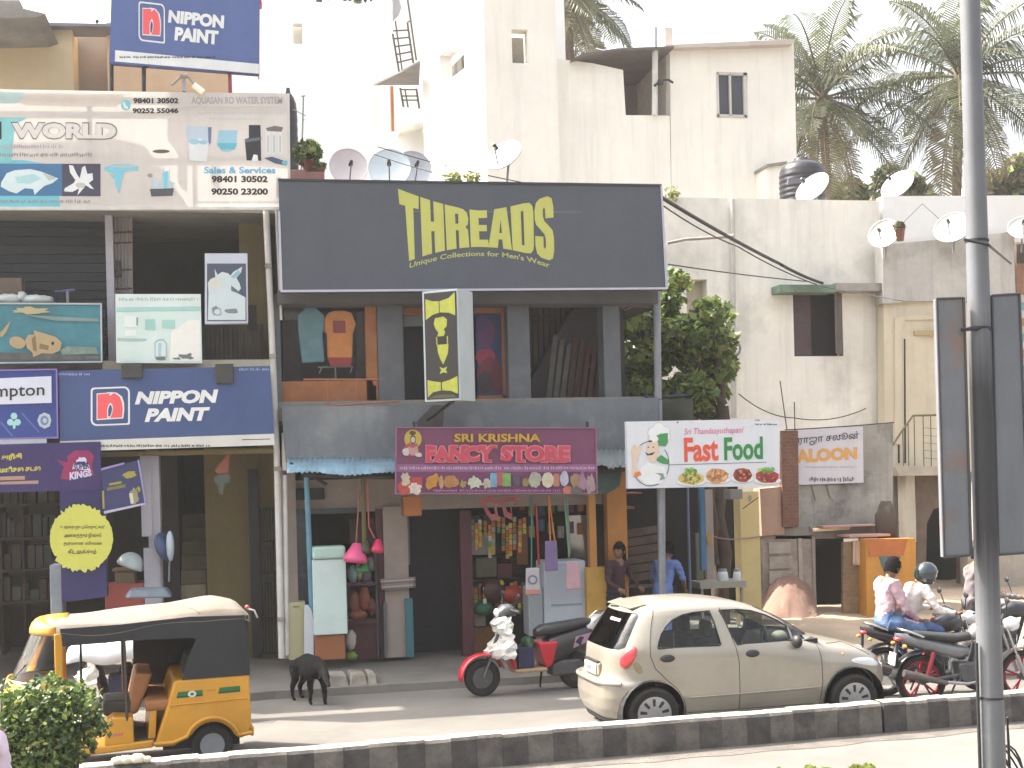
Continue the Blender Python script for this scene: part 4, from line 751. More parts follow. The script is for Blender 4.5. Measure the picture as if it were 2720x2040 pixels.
for ch, ta, tb, ba, bb in LETS:
    m = MB()
    for k, poly in enumerate(SHP[ch]):
        pts = []
        for (a0, b0), (a1, b1) in zip(poly, poly[1:] + poly[:1]):
            for q in range(4):
                a, b_ = a0 + (a1 - a0) * q / 4, b0 + (b1 - b0) * q / 4; ut, ub = ta + (tb - ta) * a, ba + (bb - ba) * a
                pts.append((ub + (ut - ub) * b_, botv(ub) + (topv(ut) - botv(ub)) * b_))
        m.print2(pts, Y - .006 - .0004 * k, YEL2)
    m.build("lettering", t)
def arc(a, b_):
    u = 1086 + (1462 - 1086) * a; k = (u - 1275) / 190.0; base = 684 + 34 * k * k; hgt = 17 + 3 * abs(k)
    return u + 0.25 * (u - 1275) / 190 * hgt * -b_ * .6, base - hgt * b_
m = MB(); m.text("Unique Collections for Men's Wear", None, Y - .006, paint("threads_dim", 172, 174, 104), bold=.018, fn=arc); m.build("lettering", t)
# projecting lightbox between the first floor windows
c = W(1216, 920, 17.95); t = thing("lightbox_sign", "tall projecting lightbox sign, black face with yellow figures and white side", "sign", (c.x, c.y, c.z))
zt_, zb_ = W(1210, 772, 17.95).z - c.z, W(1210, 1066, 17.95).z - c.z
A = R(38); wd, tk = .56, .44; px_, py_ = Vector((math.cos(A), -math.sin(A))), Vector((math.sin(A), math.cos(A)))
e0 = Vector((-.02, -.22)); e1 = e0 - px_ * wd; e2 = e0 + py_ * tk; e3 = e1 + py_ * tk; lean = 0.0
m = MB(); q = [e1, e0, e2, e3]; m.hexa([(p.x - lean, p.y, zb_) for p in q] + [(p.x + lean, p.y, zt_) for p in q], paint("box_white", 176, 184, 186)); m.build("cabinet", t, local=True, bevel=.01)
nrm = Vector((-math.sin(A), -math.cos(A)))
def face(a, b_, d=.006):
    p = e1 + (e0 - e1) * a + nrm * d; return (p.x + lean * (2 * b_ - 1), p.y, zb_ + (zt_ - zb_) * b_)
m = MB(); m.add([face(*p) for p in ((.06, .02), (.97, .02), (.97, .98), (.06, .98))], [(0, 1, 2, 3)], paint("box_black", 44, 42, 40)); 
YG = paint("box_yellow", 172, 176, 70, var=.2, scale=14)
def fp(pts, mm=YG, d=.01): m.add([face(a, b_, d) for a, b_ in pts], [tuple(range(len(pts)))], mm)
fp([(.1, .93), (.3, .905), (.5, .9), (.75, .92), (.93, .97), (.93, .76), (.75, .79), (.5, .8), (.28, .78), (.1, .74)]); fp([(.1, .2), (.25, .185), (.5, .17), (.75, .19), (.95, .22), (.95, .06), (.75, .09), (.5, .1), (.25, .085), (.1, .04)])
fp([(.36, .75), (.6, .76), (.7, .73), (.68, .67), (.6, .645), (.64, .62), (.6, .585), (.42, .585), (.44, .62), (.36, .66), (.32, .7)]); fp([(.4, .51), (.72, .51), (.7, .43), (.62, .37), (.56, .33), (.48, .38), (.42, .44)]); fp([(.45, .31), (.56, .295), (.67, .31), (.63, .28), (.67, .25), (.56, .26), (.45, .245), (.5, .28)])
fp([(.38, .58), (.41, .58), (.41, .51), (.38, .51)]); fp([(.68, .58), (.71, .58), (.71, .51), (.68, .51)]); fp([(.42, .53), (.68, .53), (.68, .565), (.42, .565)], MATS["box_black"], .012); fp([(.1, .03), (.3, .055), (.55, .06), (.8, .055), (.95, .03)], paint("box_olive", 84, 82, 50)); fp([(.48, .9), (.5, .9), (.5, .8), (.48, .8)], MATS["box_black"], .013); fp([(.48, .17), (.51, .17), (.51, .1), (.48, .1)], MATS["box_black"], .013)
m.build("printed_face", t, local=True)
m = MB(); m.tube([(-.1, -.1, zb_), (-.35, .7, zb_ - .22)], .025, BLACKM); m.tube([(-.1, .1, zt_ * .6), (-.1, .95, zt_ * .6)], .025, BLACKM); m.build("bracket_arm", t, local=True)
# fancy store
Y = 18.0
t = sign("store_sign", "maroon store sign reading SRI KRISHNA FANCY STORE over the tin awning", "sign", [(1051, 1134), (1585, 1135), (1588, 1312), (1050, 1312)], Y, .08, paint("maroon_vinyl", 108, 60, 88, var=.08), frame=paint("frame_plum", 136, 96, 120), fw=3)
m = MB(); m.print2([(1053, 1233), (1585, 1233), (1585, 1253), (1053, 1253)], Y - .003, paint("plum_band", 134, 88, 122)); LB = paint("band_light", 176, 146, 176)
scribble(m, 1062, 1238, 1578, 1248, Y - .005, LB, 31, .2); scribble(m, 1152, 1299, 1490, 1307, Y - .022, paint("band_pink", 156, 108, 150), 32)
m.print2([(1053, 1254), (1585, 1254), (1585, 1309), (1053, 1309)], Y - .002, paint("maroon_low", 104, 52, 88))
m.pell(1097, 1166, 23, 25, Y - .021, paint("halo_gold", 168, 148, 62), 24); m.pell(1096, 1150, 9, 6, Y - .023, paint("crown_dark", 82, 64, 44), 12); m.pell(1097, 1168, 8, 12, Y - .025, paint("hair_brown", 84, 56, 50), 14); m.pell(1097, 1168, 6, 8, Y - .027, paint("face_pale", 172, 160, 158), 14)
m.print2([(1072, 1188), (1086, 1176), (1097, 1180), (1108, 1178), (1114, 1196), (1112, 1212), (1086, 1212), (1070, 1200)], Y - .024, paint("robe_red", 150, 72, 66)); m.print2([(1084, 1186), (1097, 1190), (1108, 1184), (1112, 1206), (1094, 1210), (1082, 1200)], Y - .028, paint("skin_pink", 168, 132, 128)); m.pell(1078, 1200, 9, 11, Y - .03, paint("calf_white", 184, 172, 170), 12, .15); m.pell(1112, 1208, 9, 6, Y - .03, MATS["calf_white"], 12, .15)
its = [((1058, 1276, 1090, 1314), (168, 70, 60), .2), ((1066, 1256, 1088, 1290), (186, 170, 150), .25), ((1090, 1268, 1122, 1296), (166, 62, 66), 0), ((1088, 1284, 1118, 1314), (196, 180, 172), .3), ((1132, 1260, 1164, 1298), (178, 124, 46), .3), ((1166, 1264, 1178, 1296), (170, 132, 92), .1), ((1180, 1264, 1216, 1296), (166, 118, 70), .2), ((1220, 1276, 1238, 1296), (150, 130, 76), .4), ((1244, 1266, 1280, 1296), (184, 188, 166), .3), ((1282, 1272, 1306, 1296), (172, 168, 150), .3), ((1302, 1256, 1320, 1294), (110, 150, 176), 0), ((1320, 1254, 1337, 1290), (164, 82, 86), 0), ((1335, 1256, 1357, 1292), (112, 150, 84), 0), ((1362, 1260, 1384, 1292), (78, 66, 84), .1), ((1388, 1270, 1404, 1292), (128, 120, 64), .2), ((1406, 1254, 1436, 1294), (154, 158, 140), .1), ((1440, 1256, 1470, 1294), (186, 178, 156), .06), ((1470, 1258, 1486, 1292), (168, 108, 92), 0), ((1488, 1254, 1510, 1290), (172, 172, 190), .1), ((1514, 1258, 1538, 1292), (150, 124, 84), .25), ((1534, 1256, 1556, 1300), (150, 112, 130), .3), ((1556, 1262, 1582, 1308), (150, 130, 130), .3), ((1496, 1292, 1520, 1312), (180, 110, 90), .1), ((1516, 1294, 1544, 1312), (96, 92, 92), .2)]
for i, (q, cc, j) in enumerate(its):
    mm = paint("ware%d" % i, *cc, var=.3, scale=14)
    if j == 0: m.print2([(q[0], q[1]), (q[2], q[1]), (q[2], q[3]), (q[0], q[3])], Y - .022 - i * .0006, mm)
    else: m.pell((q[0] + q[2]) / 2, (q[1] + q[3]) / 2, (q[2] - q[0]) / 1.85, (q[3] - q[1]) / 1.85, Y - .022 - i * .0006, mm, 18, j, 0, i)
m.build("printed_pictures", t)
letter(t, "SRI KRISHNA", Q(1204, 1150, 1439, 1177), Y - .02, paint("gold_shade", 112, 72, 40), bold=.06); letter(t, "SRI KRISHNA", Q(1207, 1152, 1436, 1174), Y - .024, paint("gold_letter", 182, 146, 62, var=.25, scale=12), bold=.03)
def serifs(m, cells, Y, mm):
    for u0, v0, u1, v1 in cells: m.print2([(u0, v0), (u1, v0), (u1, v1), (u0, v1)], Y, mm)
for bold, d, mm in ((.10, .022, paint("pink_outline", 206, 130, 140)), (.05, .033, paint("rose_letter", 184, 66, 84, var=.15, scale=8))):
    e = 2 if bold > .08 else 0
    letter(t, "FANCY", Q(1132 - e, 1185 - e, 1314 + e, 1226 + e), Y - d, mm, bold=bold); letter(t, "STORE", Q(1331 - e, 1184 - e, 1514 + e, 1226 + e), Y - d, mm, bold=bold)
    m = MB(); k = e * .8 + 1; ns = [0]
    def SD(): ns[0] += 1; return Y - d - .0038 - .0003 * ns[0]
    for u in (1140, 1172, 1200, 1206, 1234, 1296): m.print2([(u - 8 - k, 1222 - k * .5), (u + 8 + k, 1222 - k * .5), (u + 8 + k, 1227 + k), (u - 8 - k, 1227 + k)], SD(), mm)
    for u in (1140, 1206, 1236, 1282, 1310): m.print2([(u - 8 - k, 1184 - k), (u + 8 + k, 1184 - k), (u + 8 + k, 1189 + k * .5), (u - 8 - k, 1189 + k * .5)], SD(), mm)
    for u in (1386, 1446, 1474, 1492): m.print2([(u - 8 - k, 1222 - k * .5), (u + 8 + k, 1222 - k * .5), (u + 8 + k, 1227 + k), (u - 8 - k, 1227 + k)], SD(), mm)
    m.build("lettering", t)
m = MB(); m.ptube([(1100, 1140), (1100, 1120)], Y + .3, .02, BLACKM); m.ptube([(1560, 1140), (1560, 1120)], Y + .3, .02, BLACKM); m.tube([W(1100, 1140, Y + .09), W(1100, 1135, 18.8)], .02, BLACKM); m.tube([W(1560, 1140, Y + .09), W(1560, 1135, 18.8)], .02, BLACKM); m.build("bracket_arm", t)
# fast food
Y = 18.0
t = sign("food_sign", "white Fast Food sign with chef cartoon and four plated dishes", "sign", [(1664, 1120), (2071, 1112), (2071, 1290), (1668, 1298)], Y, .1, paint("sign_white", 208, 210, 214, var=.04))
m = MB(); INK = paint("ink_line", 70, 74, 72); GRN = paint("chef_green", 70, 140, 84); PINK = paint("chef_skin", 214, 190, 170)
def outline(cx, cy, rx, ry, a0, a1, wpx, mm, d):
    n = 28
    for i in range(n):
        b0, b1 = R(a0 + (a1 - a0) * i / n), R(a0 + (a1 - a0) * (i + 1) / n)
        m.print2([(cx + rx * math.cos(b0), cy + ry * math.sin(b0)), (cx + rx * math.cos(b1), cy + ry * math.sin(b1)), (cx + (rx - wpx) * math.cos(b1), cy + (ry - wpx) * math.sin(b1)), (cx + (rx - wpx) * math.cos(b0), cy + (ry - wpx) * math.sin(b0))], Y - d, mm)
outline(1728, 1232, 50, 60, -40, 160, 2, INK, .004); outline(1728, 1232, 50, 60, 200, 300, 2, INK, .004)
for k, (cx, cy, r) in enumerate(((1735, 1150, 14), (1750, 1138, 15), (1766, 1146, 13), (1771, 1160, 10))): m.pell(cx, cy, r + .8, r + .8, Y - .005 - k * .0002, paint("ink_soft", 150, 156, 152), 18); 
for k, (cx, cy, r) in enumerate(((1735, 1150, 14), (1750, 1138, 15), (1766, 1146, 13), (1771, 1160, 10), (1750, 1156, 14))): m.pell(cx, cy, r, r, Y - .006 - k * .0002, PW, 18)
m.print2([(1742, 1158), (1754, 1152), (1774, 1150), (1774, 1176), (1768, 1186), (1748, 1184)], Y - .008, GRN); m.pell(1737, 1166, 12, 9, Y - .009, PW, 16)
m.print2([(1722, 1172), (1748, 1174), (1750, 1200), (1744, 1222), (1732, 1230), (1722, 1218), (1716, 1196)], Y - .0085, PINK); m.pell(1727, 1172, 6, 2.5, Y - .0095, PBLK, 12); m.pell(1722, 1188, 2, 2, Y - .0095, PBLK, 8); m.pell(1735, 1188, 2, 2, Y - .0095, PBLK, 8); m.print2([(1712, 1200), (1722, 1206), (1740, 1200), (1734, 1208), (1720, 1210)], Y - .0105, PBLK)
m.print2([(1740, 1222), (1756, 1208), (1776, 1222), (1778, 1234), (1760, 1232)], Y - .007, GRN); m.print2([(1700, 1248), (1720, 1228), (1744, 1236), (1764, 1240), (1772, 1262), (1756, 1284), (1716, 1288), (1696, 1270)], Y - .006, PW); m.print2([(1740, 1256), (1762, 1258), (1766, 1272), (1752, 1276), (1756, 1264)], Y - .008, paint("chef_grey", 120, 150, 136))
m.print2([(1680, 1184), (1688, 1180), (1692, 1190), (1700, 1182), (1704, 1190), (1696, 1212), (1688, 1240), (1704, 1258), (1690, 1266), (1678, 1264), (1680, 1220), (1676, 1200)], Y - .0065, PINK); m.print2([(1684, 1256), (1700, 1252), (1704, 1262), (1686, 1268)], Y - .008, paint("cuff_orange", 218, 120, 70))
m.print2([(1778, 1234), (2036, 1227), (2036, 1228.5), (1778, 1235.5)], Y - .004, INK)
for cx, cy, rx, ry, c1, c2, c3 in ((1836, 1270, 34, 18, (196, 180, 104), (150, 124, 60), (84, 128, 56)), (1905, 1264, 31, 20, (200, 150, 100), (166, 110, 70), (216, 186, 150)), (1972, 1262, 26, 19, (150, 66, 46), (112, 44, 34), (196, 130, 100)), (2038, 1266, 32, 18, (176, 56, 68), (136, 40, 50), (120, 160, 70))):
    m.pell(cx, cy + 12, rx + 5, 11, Y - .004, paint("plate_grey", 178, 182, 188), 24); m.pell(cx, cy + 10, rx + 4, 10, Y - .005, PW, 24); m.pell(cx, cy, rx, ry, Y - .007, paint("dish%d" % cx, *c1), 22, .08, 0, cx); rn = random.Random(cx)
    for k in range(26): a = rn.uniform(0, 6.28); q_ = rn.random() ** .5; m.pell(cx + rx * .8 * q_ * math.cos(a), cy + ry * .75 * q_ * math.sin(a), rn.uniform(3, 8), rn.uniform(1.5, 4), Y - .0085 - k * .0001, paint(("dd%d" if k % 4 else "de%d") % cx, *(c2 if k % 4 else c3)), 8, .2, rn.uniform(0, 3), k)
for cx, cy in ((1836, 1252), (2040, 1250)):
    for k in range(9): a = rn.uniform(0, 6.28); m.pell(cx + rn.uniform(-16, 16), cy + rn.uniform(-6, 5), 7, 4, Y - .012 - k * .0001, paint("herb%d" % (k % 2), *((92, 140, 62), (130, 170, 90))[k % 2]), 7, .3, a, k)
m.print2([(2012, 1244), (2030, 1242), (2030, 1262), (2012, 1266)], Y - .0065, paint("lime_garnish", 170, 198, 96))
scribble(m, 2005, 1124, 2062, 1130, Y - .004, INK, 41); m.print2([(2006, 1115), (2018, 1115), (2018, 1117), (2006, 1117)], Y - .004, INK); m.pell(1800, 1122, 3, 2, Y - .004, INK, 8); m.build("printed_pictures", t)
letter(t, "Fast", [(1816, 1163), (1907, 1160), (1909, 1224), (1818, 1228)], Y - .006, paint("food_red", 216, 84, 58), bold=.03); letter(t, "Food", [(1923, 1162), (2026, 1159), (2027, 1220), (1924, 1224)], Y - .006, paint("food_green", 46, 132, 66), bold=.03)
letter(t, "Sri Thandaayuthapani", [(1816, 1138), (1975, 1133), (1976, 1154), (1817, 1160)], Y - .006, paint("script_pink", 214, 110, 140), shear=.25)
m = MB(); m.tube([W(1757, 1290, 18.13), W(1760, 1680, 18.13)], .05, GREYM, 10); m.build("support_post", t)
# saloon banner
Y = YS + .12
t = sign("banner", "lilac white cloth banner with black Tamil words over orange SALOON", "banner", [(2118, 1140), (2292, 1133), (2294, 1282), (2122, 1288)], Y, .02, paint("banner_cloth", 204, 200, 206, var=.06, scale=1.5))
letter(t, "ராஜா சலூன்", [(2120, 1158), (2281, 1145), (2282, 1172), (2121, 1186)], Y - .005, PBLK, bold=.012); letter(t, "SALOON", [(2096, 1194), (2277, 1187), (2278, 1220), (2098, 1232)], Y - .005, paint("saloon_orange", 214, 160, 92), bold=.06)
m = MB(); scribble(m, 2140, 1238, 2276, 1243, Y - .005, paint("faint_lilac", 178, 172, 180), 51); scribble(m, 2150, 1266, 2262, 1280, Y - .005, paint("ink_grey", 110, 108, 112), 52); m.build("small_print", t)
# ================================================================ leafy things
LEAF = {k: mat("leaf_" + k, c, .5, .25, 6, spec=.4, transl=.35) for k, c in dict(dark=(.04, .07, .026), mid=(.10, .16, .045), light=(.25, .31, .075), yellow=(.28, .28, .08), palm=(.12, .13, .065), palmd=(.075, .09, .052), palmy=(.23, .20, .10), dry=(.16, .11, .06)).items()}
BARK = mat("bark", (.085, .06, .045), .95, .35, 5, bump=.5); PBARK = mat("palm_bark", (.2, .15, .11), .95, .3, 6, bump=.5)
def leaves(m, blobs, n, size, mix, seed=0, shell=.5, flat=.6):
    rn = random.Random(seed); tot = sum(b[3] * b[4] * b[5] for b in blobs); keys = list(mix)
    acc = {k: ([], []) for k in keys}
    for bx, by, bz, rx, ry, rz in blobs:
        for _ in range(int(n * rx * ry * rz / tot)):
            while True:
                d = Vector((rn.uniform(-1, 1), rn.uniform(-1, 1), rn.uniform(-1, 1)))
                if .02 < d.length <= 1: break
            d = d.normalized() * (d.length ** shell); c = Vector((bx + d.x * rx, by + d.y * ry, bz + d.z * rz))
            nrm = (Vector((rn.gauss(0, 1), rn.gauss(0, 1), rn.gauss(0, 1) + flat)) + d * .6).normalized()
            a = nrm.orthogonal().normalized(); a = Matrix.Rotation(rn.uniform(0, 6.28), 3, nrm) @ a; b_ = nrm.cross(a)
            L = size * rn.uniform(.6, 1.35); w_ = L * rn.uniform(.28, .42); k = rn.choices(keys, [mix[q] for q in keys])[0]; vs, fs = acc[k]; o = len(vs)
            vs += [c - a * L * .5, c + b_ * w_ - nrm * L * .06, c + a * L * .5 - nrm * L * .16, c - b_ * w_ - nrm * L * .06]; fs += [(o, o + 1, o + 2), (o, o + 2, o + 3)]
    for k in keys: m.add(acc[k][0], acc[k][1], LEAF[k])
def blobs_in(cx, cy, cz, rx, ry, rz, n, seed, r=.42):
    rn = random.Random(seed); out = []
    for _ in range(n):
        a, b_, q = rn.uniform(0, 6.28), rn.uniform(-1, 1), rn.random() ** .4; s_ = math.sqrt(1 - b_ * b_); k = rn.uniform(.6, 1.25) * r
        out.append((cx + rx * q * s_ * math.cos(a) * .8, cy + ry * q * s_ * math.sin(a) * .8, cz + rz * q * b_ * .8, rx * k, ry * k, rz * k * .85))
    return out
def limb(m, a, b_, r0, r1, mm, seed=0, wob=.06, n=7):
    rn = random.Random(seed); a, b_ = Vector(a), Vector(b_); L = (b_ - a).length
    pts = [a.lerp(b_, i / (n - 1)) + (Vector((rn.uniform(-1, 1), rn.uniform(-1, 1), 0)) * wob * L * (1 if 0 < i < n - 1 else 0)) for i in range(n)]
    m.tube(pts, [r0 + (r1 - r0) * i / (n - 1) for i in range(n)], mm, 8)
def tree(name, label, base, crown, rad, nbl, nlv, size, mix, seed, trunk_r=.12, cat="tree", group=None, limbs=5):
    t = thing(name, label, cat, base, group=group); m = MB(); cx, cy, cz = crown; rn = random.Random(seed)
    limb(m, base, (cx, cy, cz - rad[2] * .35), trunk_r, trunk_r * .55, BARK, seed, .04)
    for i in range(limbs): a = 6.28 * i / limbs + rn.random(); limb(m, (cx, cy, cz - rad[2] * .5), (cx + rad[0] * .65 * math.cos(a), cy + rad[1] * .65 * math.sin(a), cz + rad[2] * rn.uniform(0, .5)), trunk_r * .5, trunk_r * .12, BARK, seed + i)
    m.build("trunk", t); m = MB(); leaves(m, blobs_in(cx, cy, cz, *rad, nbl, seed), nlv, size, mix, seed); m.build("crown", t); return t
# courtyard tree between the grey shop and the plastered house
c = W(1800, 905, 22.3); c2 = W(1760, 930, 21.6)
t = thing("leafy_tree", "leafy green tree filling the gap beside the grey shop", "tree", tuple(G(1925, 1600, .1)))
m = MB(); b0 = W(1915, 1640, 21.6); limb(m, (b0.x, b0.y, .1), W(1918, 1080, 21.8), .17, .12, BARK, 3, .02); limb(m, W(1900, 1500, 21.5), W(1890, 1295, 21.6), .09, .07, BARK, 9, .02); limb(m, W(1918, 1080, 21.8), c, .12, .05, BARK, 4); limb(m, W(1920, 1150, 21.8), W(1735, 1000, 21.9), .09, .03, BARK, 5); limb(m, W(1918, 1060, 21.8), W(1900, 860, 22), .08, .03, BARK, 6); limb(m, W(1860, 980, 22), W(1755, 800, 22.3), .06, .02, BARK, 7); m.build("trunk", t)
m = MB(); bl = []
for u, v, r in ((1785, 775, .42), (1760, 840, .5), (1700, 870, .45), (1665, 930, .45), (1840, 870, .5), (1890, 830, .38), (1910, 900, .42), (1800, 930, .6), (1730, 960, .5), (1880, 980, .55), (1820, 1030, .55), (1740, 1050, .5), (1680, 1020, .45), (1850, 1090, .45), (1760, 1110, .45), (1690, 1090, .35), (1900, 1040, .35), (1770, 735, .28), (1925, 860, .25), (1640, 890, .35), (1600, 960, .4)):
    p = W(u, v, 22.0 + .5 * math.sin(u)); bl.append((p.x, p.y, p.z, r, r * 1.1, r * .85))
rn = random.Random(31); bl = [(x + rn.uniform(-.12, .12), y, z + rn.uniform(-.12, .12), r * rn.uniform(.65, 1.0), r_, q * rn.uniform(.65, 1)) for x, y, z, r, r_, q in bl]
for k in range(34): b_ = rn.choice(bl); a = rn.uniform(0, 6.28); bl.append((b_[0] + b_[3] * 1.05 * math.cos(a), b_[1] - .2, b_[2] + b_[5] * 1.1 * math.sin(a), .14, .2, .12))
leaves(m, bl, 4200, .19, dict(dark=1.6, mid=4, light=4, yellow=1), 5, .45); leaves(m, bl, 3800, .11, dict(dark=1.4, mid=4, light=4.4, yellow=1.2), 6, .4); m.build("crown", t)
# roadside shrub at the bottom left
p0 = W(135, 2000, 10.4); t = thing("roadside_shrub", "dense green shrub in front of the yellow rickshaw, nearest plant at left", "shrub", (p0.x, 10.4, 0))
m = MB(); limb(m, (p0.x, 10.4, 0), (p0.x, 10.4, 1.0), .035, .02, BARK, 1); limb(m, (p0.x + .05, 10.35, 0), (p0.x + .2, 10.4, .9), .03, .015, BARK, 2); limb(m, (p0.x - .03, 10.4, 0), (p0.x - .3, 10.5, .8), .03, .015, BARK, 3); m.build("stem", t)
bl = []
for u, v, r in ((60, 1872, .19), (120, 1850, .19), (185, 1855, .18), (226, 1880, .14), (30, 1920, .2), (100, 1910, .25), (170, 1915, .25), (220, 1935, .17), (130, 1980, .25), (60, 1985, .2), (190, 1985, .18), (120, 2050, .22), (70, 2070, .2), (150, 2090, .2), (10, 1880, .15), (-20, 1960, .2)):
    p = W(u, v, 10.4); bl.append((p.x, p.y + .12 * math.sin(u), p.z, r, r * 1.2, r * .8))
m = MB(); rn = random.Random(3)
for k in range(40): b_ = rn.choice(bl); a = rn.uniform(-.4, 3.6); bl.append((b_[0] + b_[3] * 1.15 * math.cos(a), b_[1] - .1, b_[2] + b_[5] * 1.25 * math.sin(a), .045, .06, .05))
leaves(m, bl, 7000, .05, dict(dark=3, mid=4.5, light=2.5, yellow=.4), 8, .5); m.build("foliage", t)
m = MB(); rn = random.Random(4)
for u, v in ((125, 1846), (207, 1910), (75, 1990)):
    p = W(u, v, 10.05)
    for k in range(5): m.ball((p.x + rn.uniform(-.03, .03), p.y, p.z + rn.uniform(-.03, .03)), .007, paint("blossom_white", 196, 200, 180), 6, 4)
m.build("blossom", t)
p0 = W(2180, 2060, 8.7); t = thing("verge_plant", "yellow green leaf tips rising at the bottom edge", "plant", (p0.x, 8.7, 0)); bl = []
for u in range(2070, 2330, 30): p = W(u, 2062 + 10 * math.sin(u), 8.7); bl.append((p.x, p.y, p.z, .06, .08, .06))
m = MB(); leaves(m, bl, 700, .05, dict(light=3, yellow=2, mid=1), 12); m.build("foliage", t); m = MB()
for u in range(2080, 2330, 40): p = W(u, 2060, 8.7); limb(m, (p0.x + (p.x - p0.x) * .5, 8.7, 0), p, .012, .005, BARK, u)
m.build("stem", t)
# coconut palms
def palm(label, u, v, Y, L, seed, nf=26, lean=.5, rmul=1.0):
    c = W(u, v, Y); rn = random.Random(seed); t = thing("coconut_palm", label, "palm tree", (c.x + lean, Y, 0), group="coconut palms behind the houses")
    m = MB(); n = 12; m.tube([(c.x + lean * (1 - (i / (n - 1)) ** 1.5), Y, c.z * i / (n - 1)) for i in range(n)], [.24 - .1 * i / (n - 1) for i in range(n)], PBARK, 10); m.ball((c.x, Y, c.z - .1), (.22, .22, .45), PBARK, 10, 6, .1, 2); m.build("trunk", t)
    acc = {k: ([], []) for k in ("palm", "palmd", "palmy")}; m = MB()
    for f in range(nf):
        az = f * 2.399963 + rn.uniform(-.2, .2); el = R(86 - 158 * (f / nf) ** .9); ln = L * rn.uniform(.82, 1.1) * (.85 if f < 5 else 1); k = "palmy" if f > nf * .82 else ("palmd" if f % 3 == 0 else "palm"); vs, fs = acc[k]
        dirh = Vector((math.cos(az), math.sin(az), 0)); pts = []; p = Vector((c.x, Y, c.z)); N = 46; e = el
        for i in range(N + 1):
            pts.append(p.copy()); s_ = i / N; e2 = el - (1.25 if el > .5 else 1.0) * s_ ** 1.6 * (1 if el > -.3 else .5); p = p + (dirh * math.cos(e2) + UP * math.sin(e2)) * ln / N
        m.tube(pts[::4], [.05 * (1 - .8 * i / 11) for i in range(len(pts[::4]))], MATS["palm_bark"] if f > nf * .8 else LEAF["palmy"], 5)
        for i in range(5, N):
            s_ = i / N; T = (pts[i + 1] - pts[i]).normalized(); side = T.cross(UP).normalized() if abs(T.z) < .98 else Vector((-dirh.y, dirh.x, 0)); up = side.cross(T)
            ll = ln * .31 * (math.sin(math.pi * min(1, .12 + s_ * .95)) ** .7) * rn.uniform(.8, 1.15)
            for sg in (-1, 1):
                if rn.random() < .06: continue
                d1 = (side * sg * .85 + T * .55 + up * .12).normalized(); a = pts[i]; q = a + d1 * ll * .5; z_ = q + (d1 * .55 - UP * (.75 + rn.uniform(-.2, .3))).normalized() * ll * .5; wv = T * .034
                o = len(vs); vs += [a - wv * .6, a + wv * .6, q + wv, q - wv, z_]; fs += [(o, o + 1, o + 2, o + 3), (o + 3, o + 2, o + 4)]
    for k in acc: m.add(acc[k][0], acc[k][1], LEAF[k])
    m.build("crown", t)
    m = MB()
    for i in range(7): a = 6.28 * i / 7; m.ball((c.x + .28 * math.cos(a), Y + .28 * math.sin(a), c.z - .45 + .1 * (i % 2)), (.13, .13, .16), mat("coconut", (.13, .10, .03), .6), 8, 6)
    m.build("coconut", t)
palm("coconut palm rising just right of the cream tin room", 2182, 262, 42, 4.5, 3, 33); palm("coconut palm whose crown spreads behind the grey pole", 2548, 205, 41, 4.9, 14, 35, -.6); palm("coconut palm half hidden behind the white stair tower", 1500, -20, 44, 4.0, 21, 34, .8)
for i, (u, v, rx, rz, Yt, lab, sd) in enumerate(((2310, 475, 1.7, 1.4, 46, "dark green tree between the two palm trunks", 4), (2450, 500, 2.0, 1.1, 48, "olive tree low behind the white satellite dishes", 9), (2660, 470, 1.6, 1.6, 50, "sunlit tree low behind the grey pole at the right edge", 13))):
    c = W(u, v, Yt); tree("garden_tree", lab, (c.x, Yt, 0), (c.x, Yt, c.z - .6), (rx, 1.5, rz), 14, 2600, .34, dict(palmd=3, palm=3, mid=1.5, palmy=1) if i != 2 else dict(palm=2, palmy=3, light=1), sd, .18)
c = W(940, -12, 43); tree("garden_tree", "dark tree crown peeping over the far white roof at top", (c.x, 43, 0), (c.x - 1.2, 43, c.z + .4), (2.2, 1.3, .75), 14, 1600, .3, dict(dark=3, palmd=3, mid=1), 17, .18)
m = MB(); c = W(2690, 480, 52); m.slab([(2640, 470), (2800, 462), (2800, 476), (2640, 484)], 52, 4, WHC); m.slab([(2668, 480), (2690, 480), (2690, 700), (2668, 700)], 52.2, .3, WH); m.slab([(2600, 484), (2800, 478), (2800, 720), (2600, 720)], 52.6, 3, WALLY); one(m, "far_house", "pale house with white pillar far behind the palms", "building")
# ================================================================ roof things
def dish(label, u, v, Y, r, nrm, mm, arm=(0, -.1), foot=.4, lnb=True):
    c = W(u, v, Y); n = Vector(nrm).normalized(); t = thing("satellite_dish", label, "satellite dish", tuple(c), group="satellite dishes on the roofs")
    M = Matrix.Translation(c) @ n.to_track_quat('Z', 'Y').to_matrix().to_4x4(); prof = [(r * k / 8, .22 * r * ((k / 8) ** 2) - .2 * r) for k in range(9)]
    m = MB(); m.lathe(prof + [(r * 1.0, .035 * r), (r * .97, .03 * r)], mm, 40, M); m.lathe([(r * k / 8, .22 * r * ((k / 8) ** 2) - .24 * r) for k in range(9)], mm, 40, M); m.build("reflector", t)
    foc = c + n * r * 1.05 - UP * r * .25; low = c + (UP.cross(n).cross(n)).normalized() * r * .9
    m = MB(); m.tube([low, foc], .012, GREYM, 6); fa = m.build("feed_arm", t); m = MB(); m.tube([foc + n * .03, foc - n * .09], [.025, .035], BLACKM, 8); m.build("lnb", fa)
    m = MB(); bk = c - n * r * .3; m.tube([bk, bk - n * .08, (bk.x, bk.y + .05, c.z - foot)], .02, GREYM, 8); m.build("mount", t)
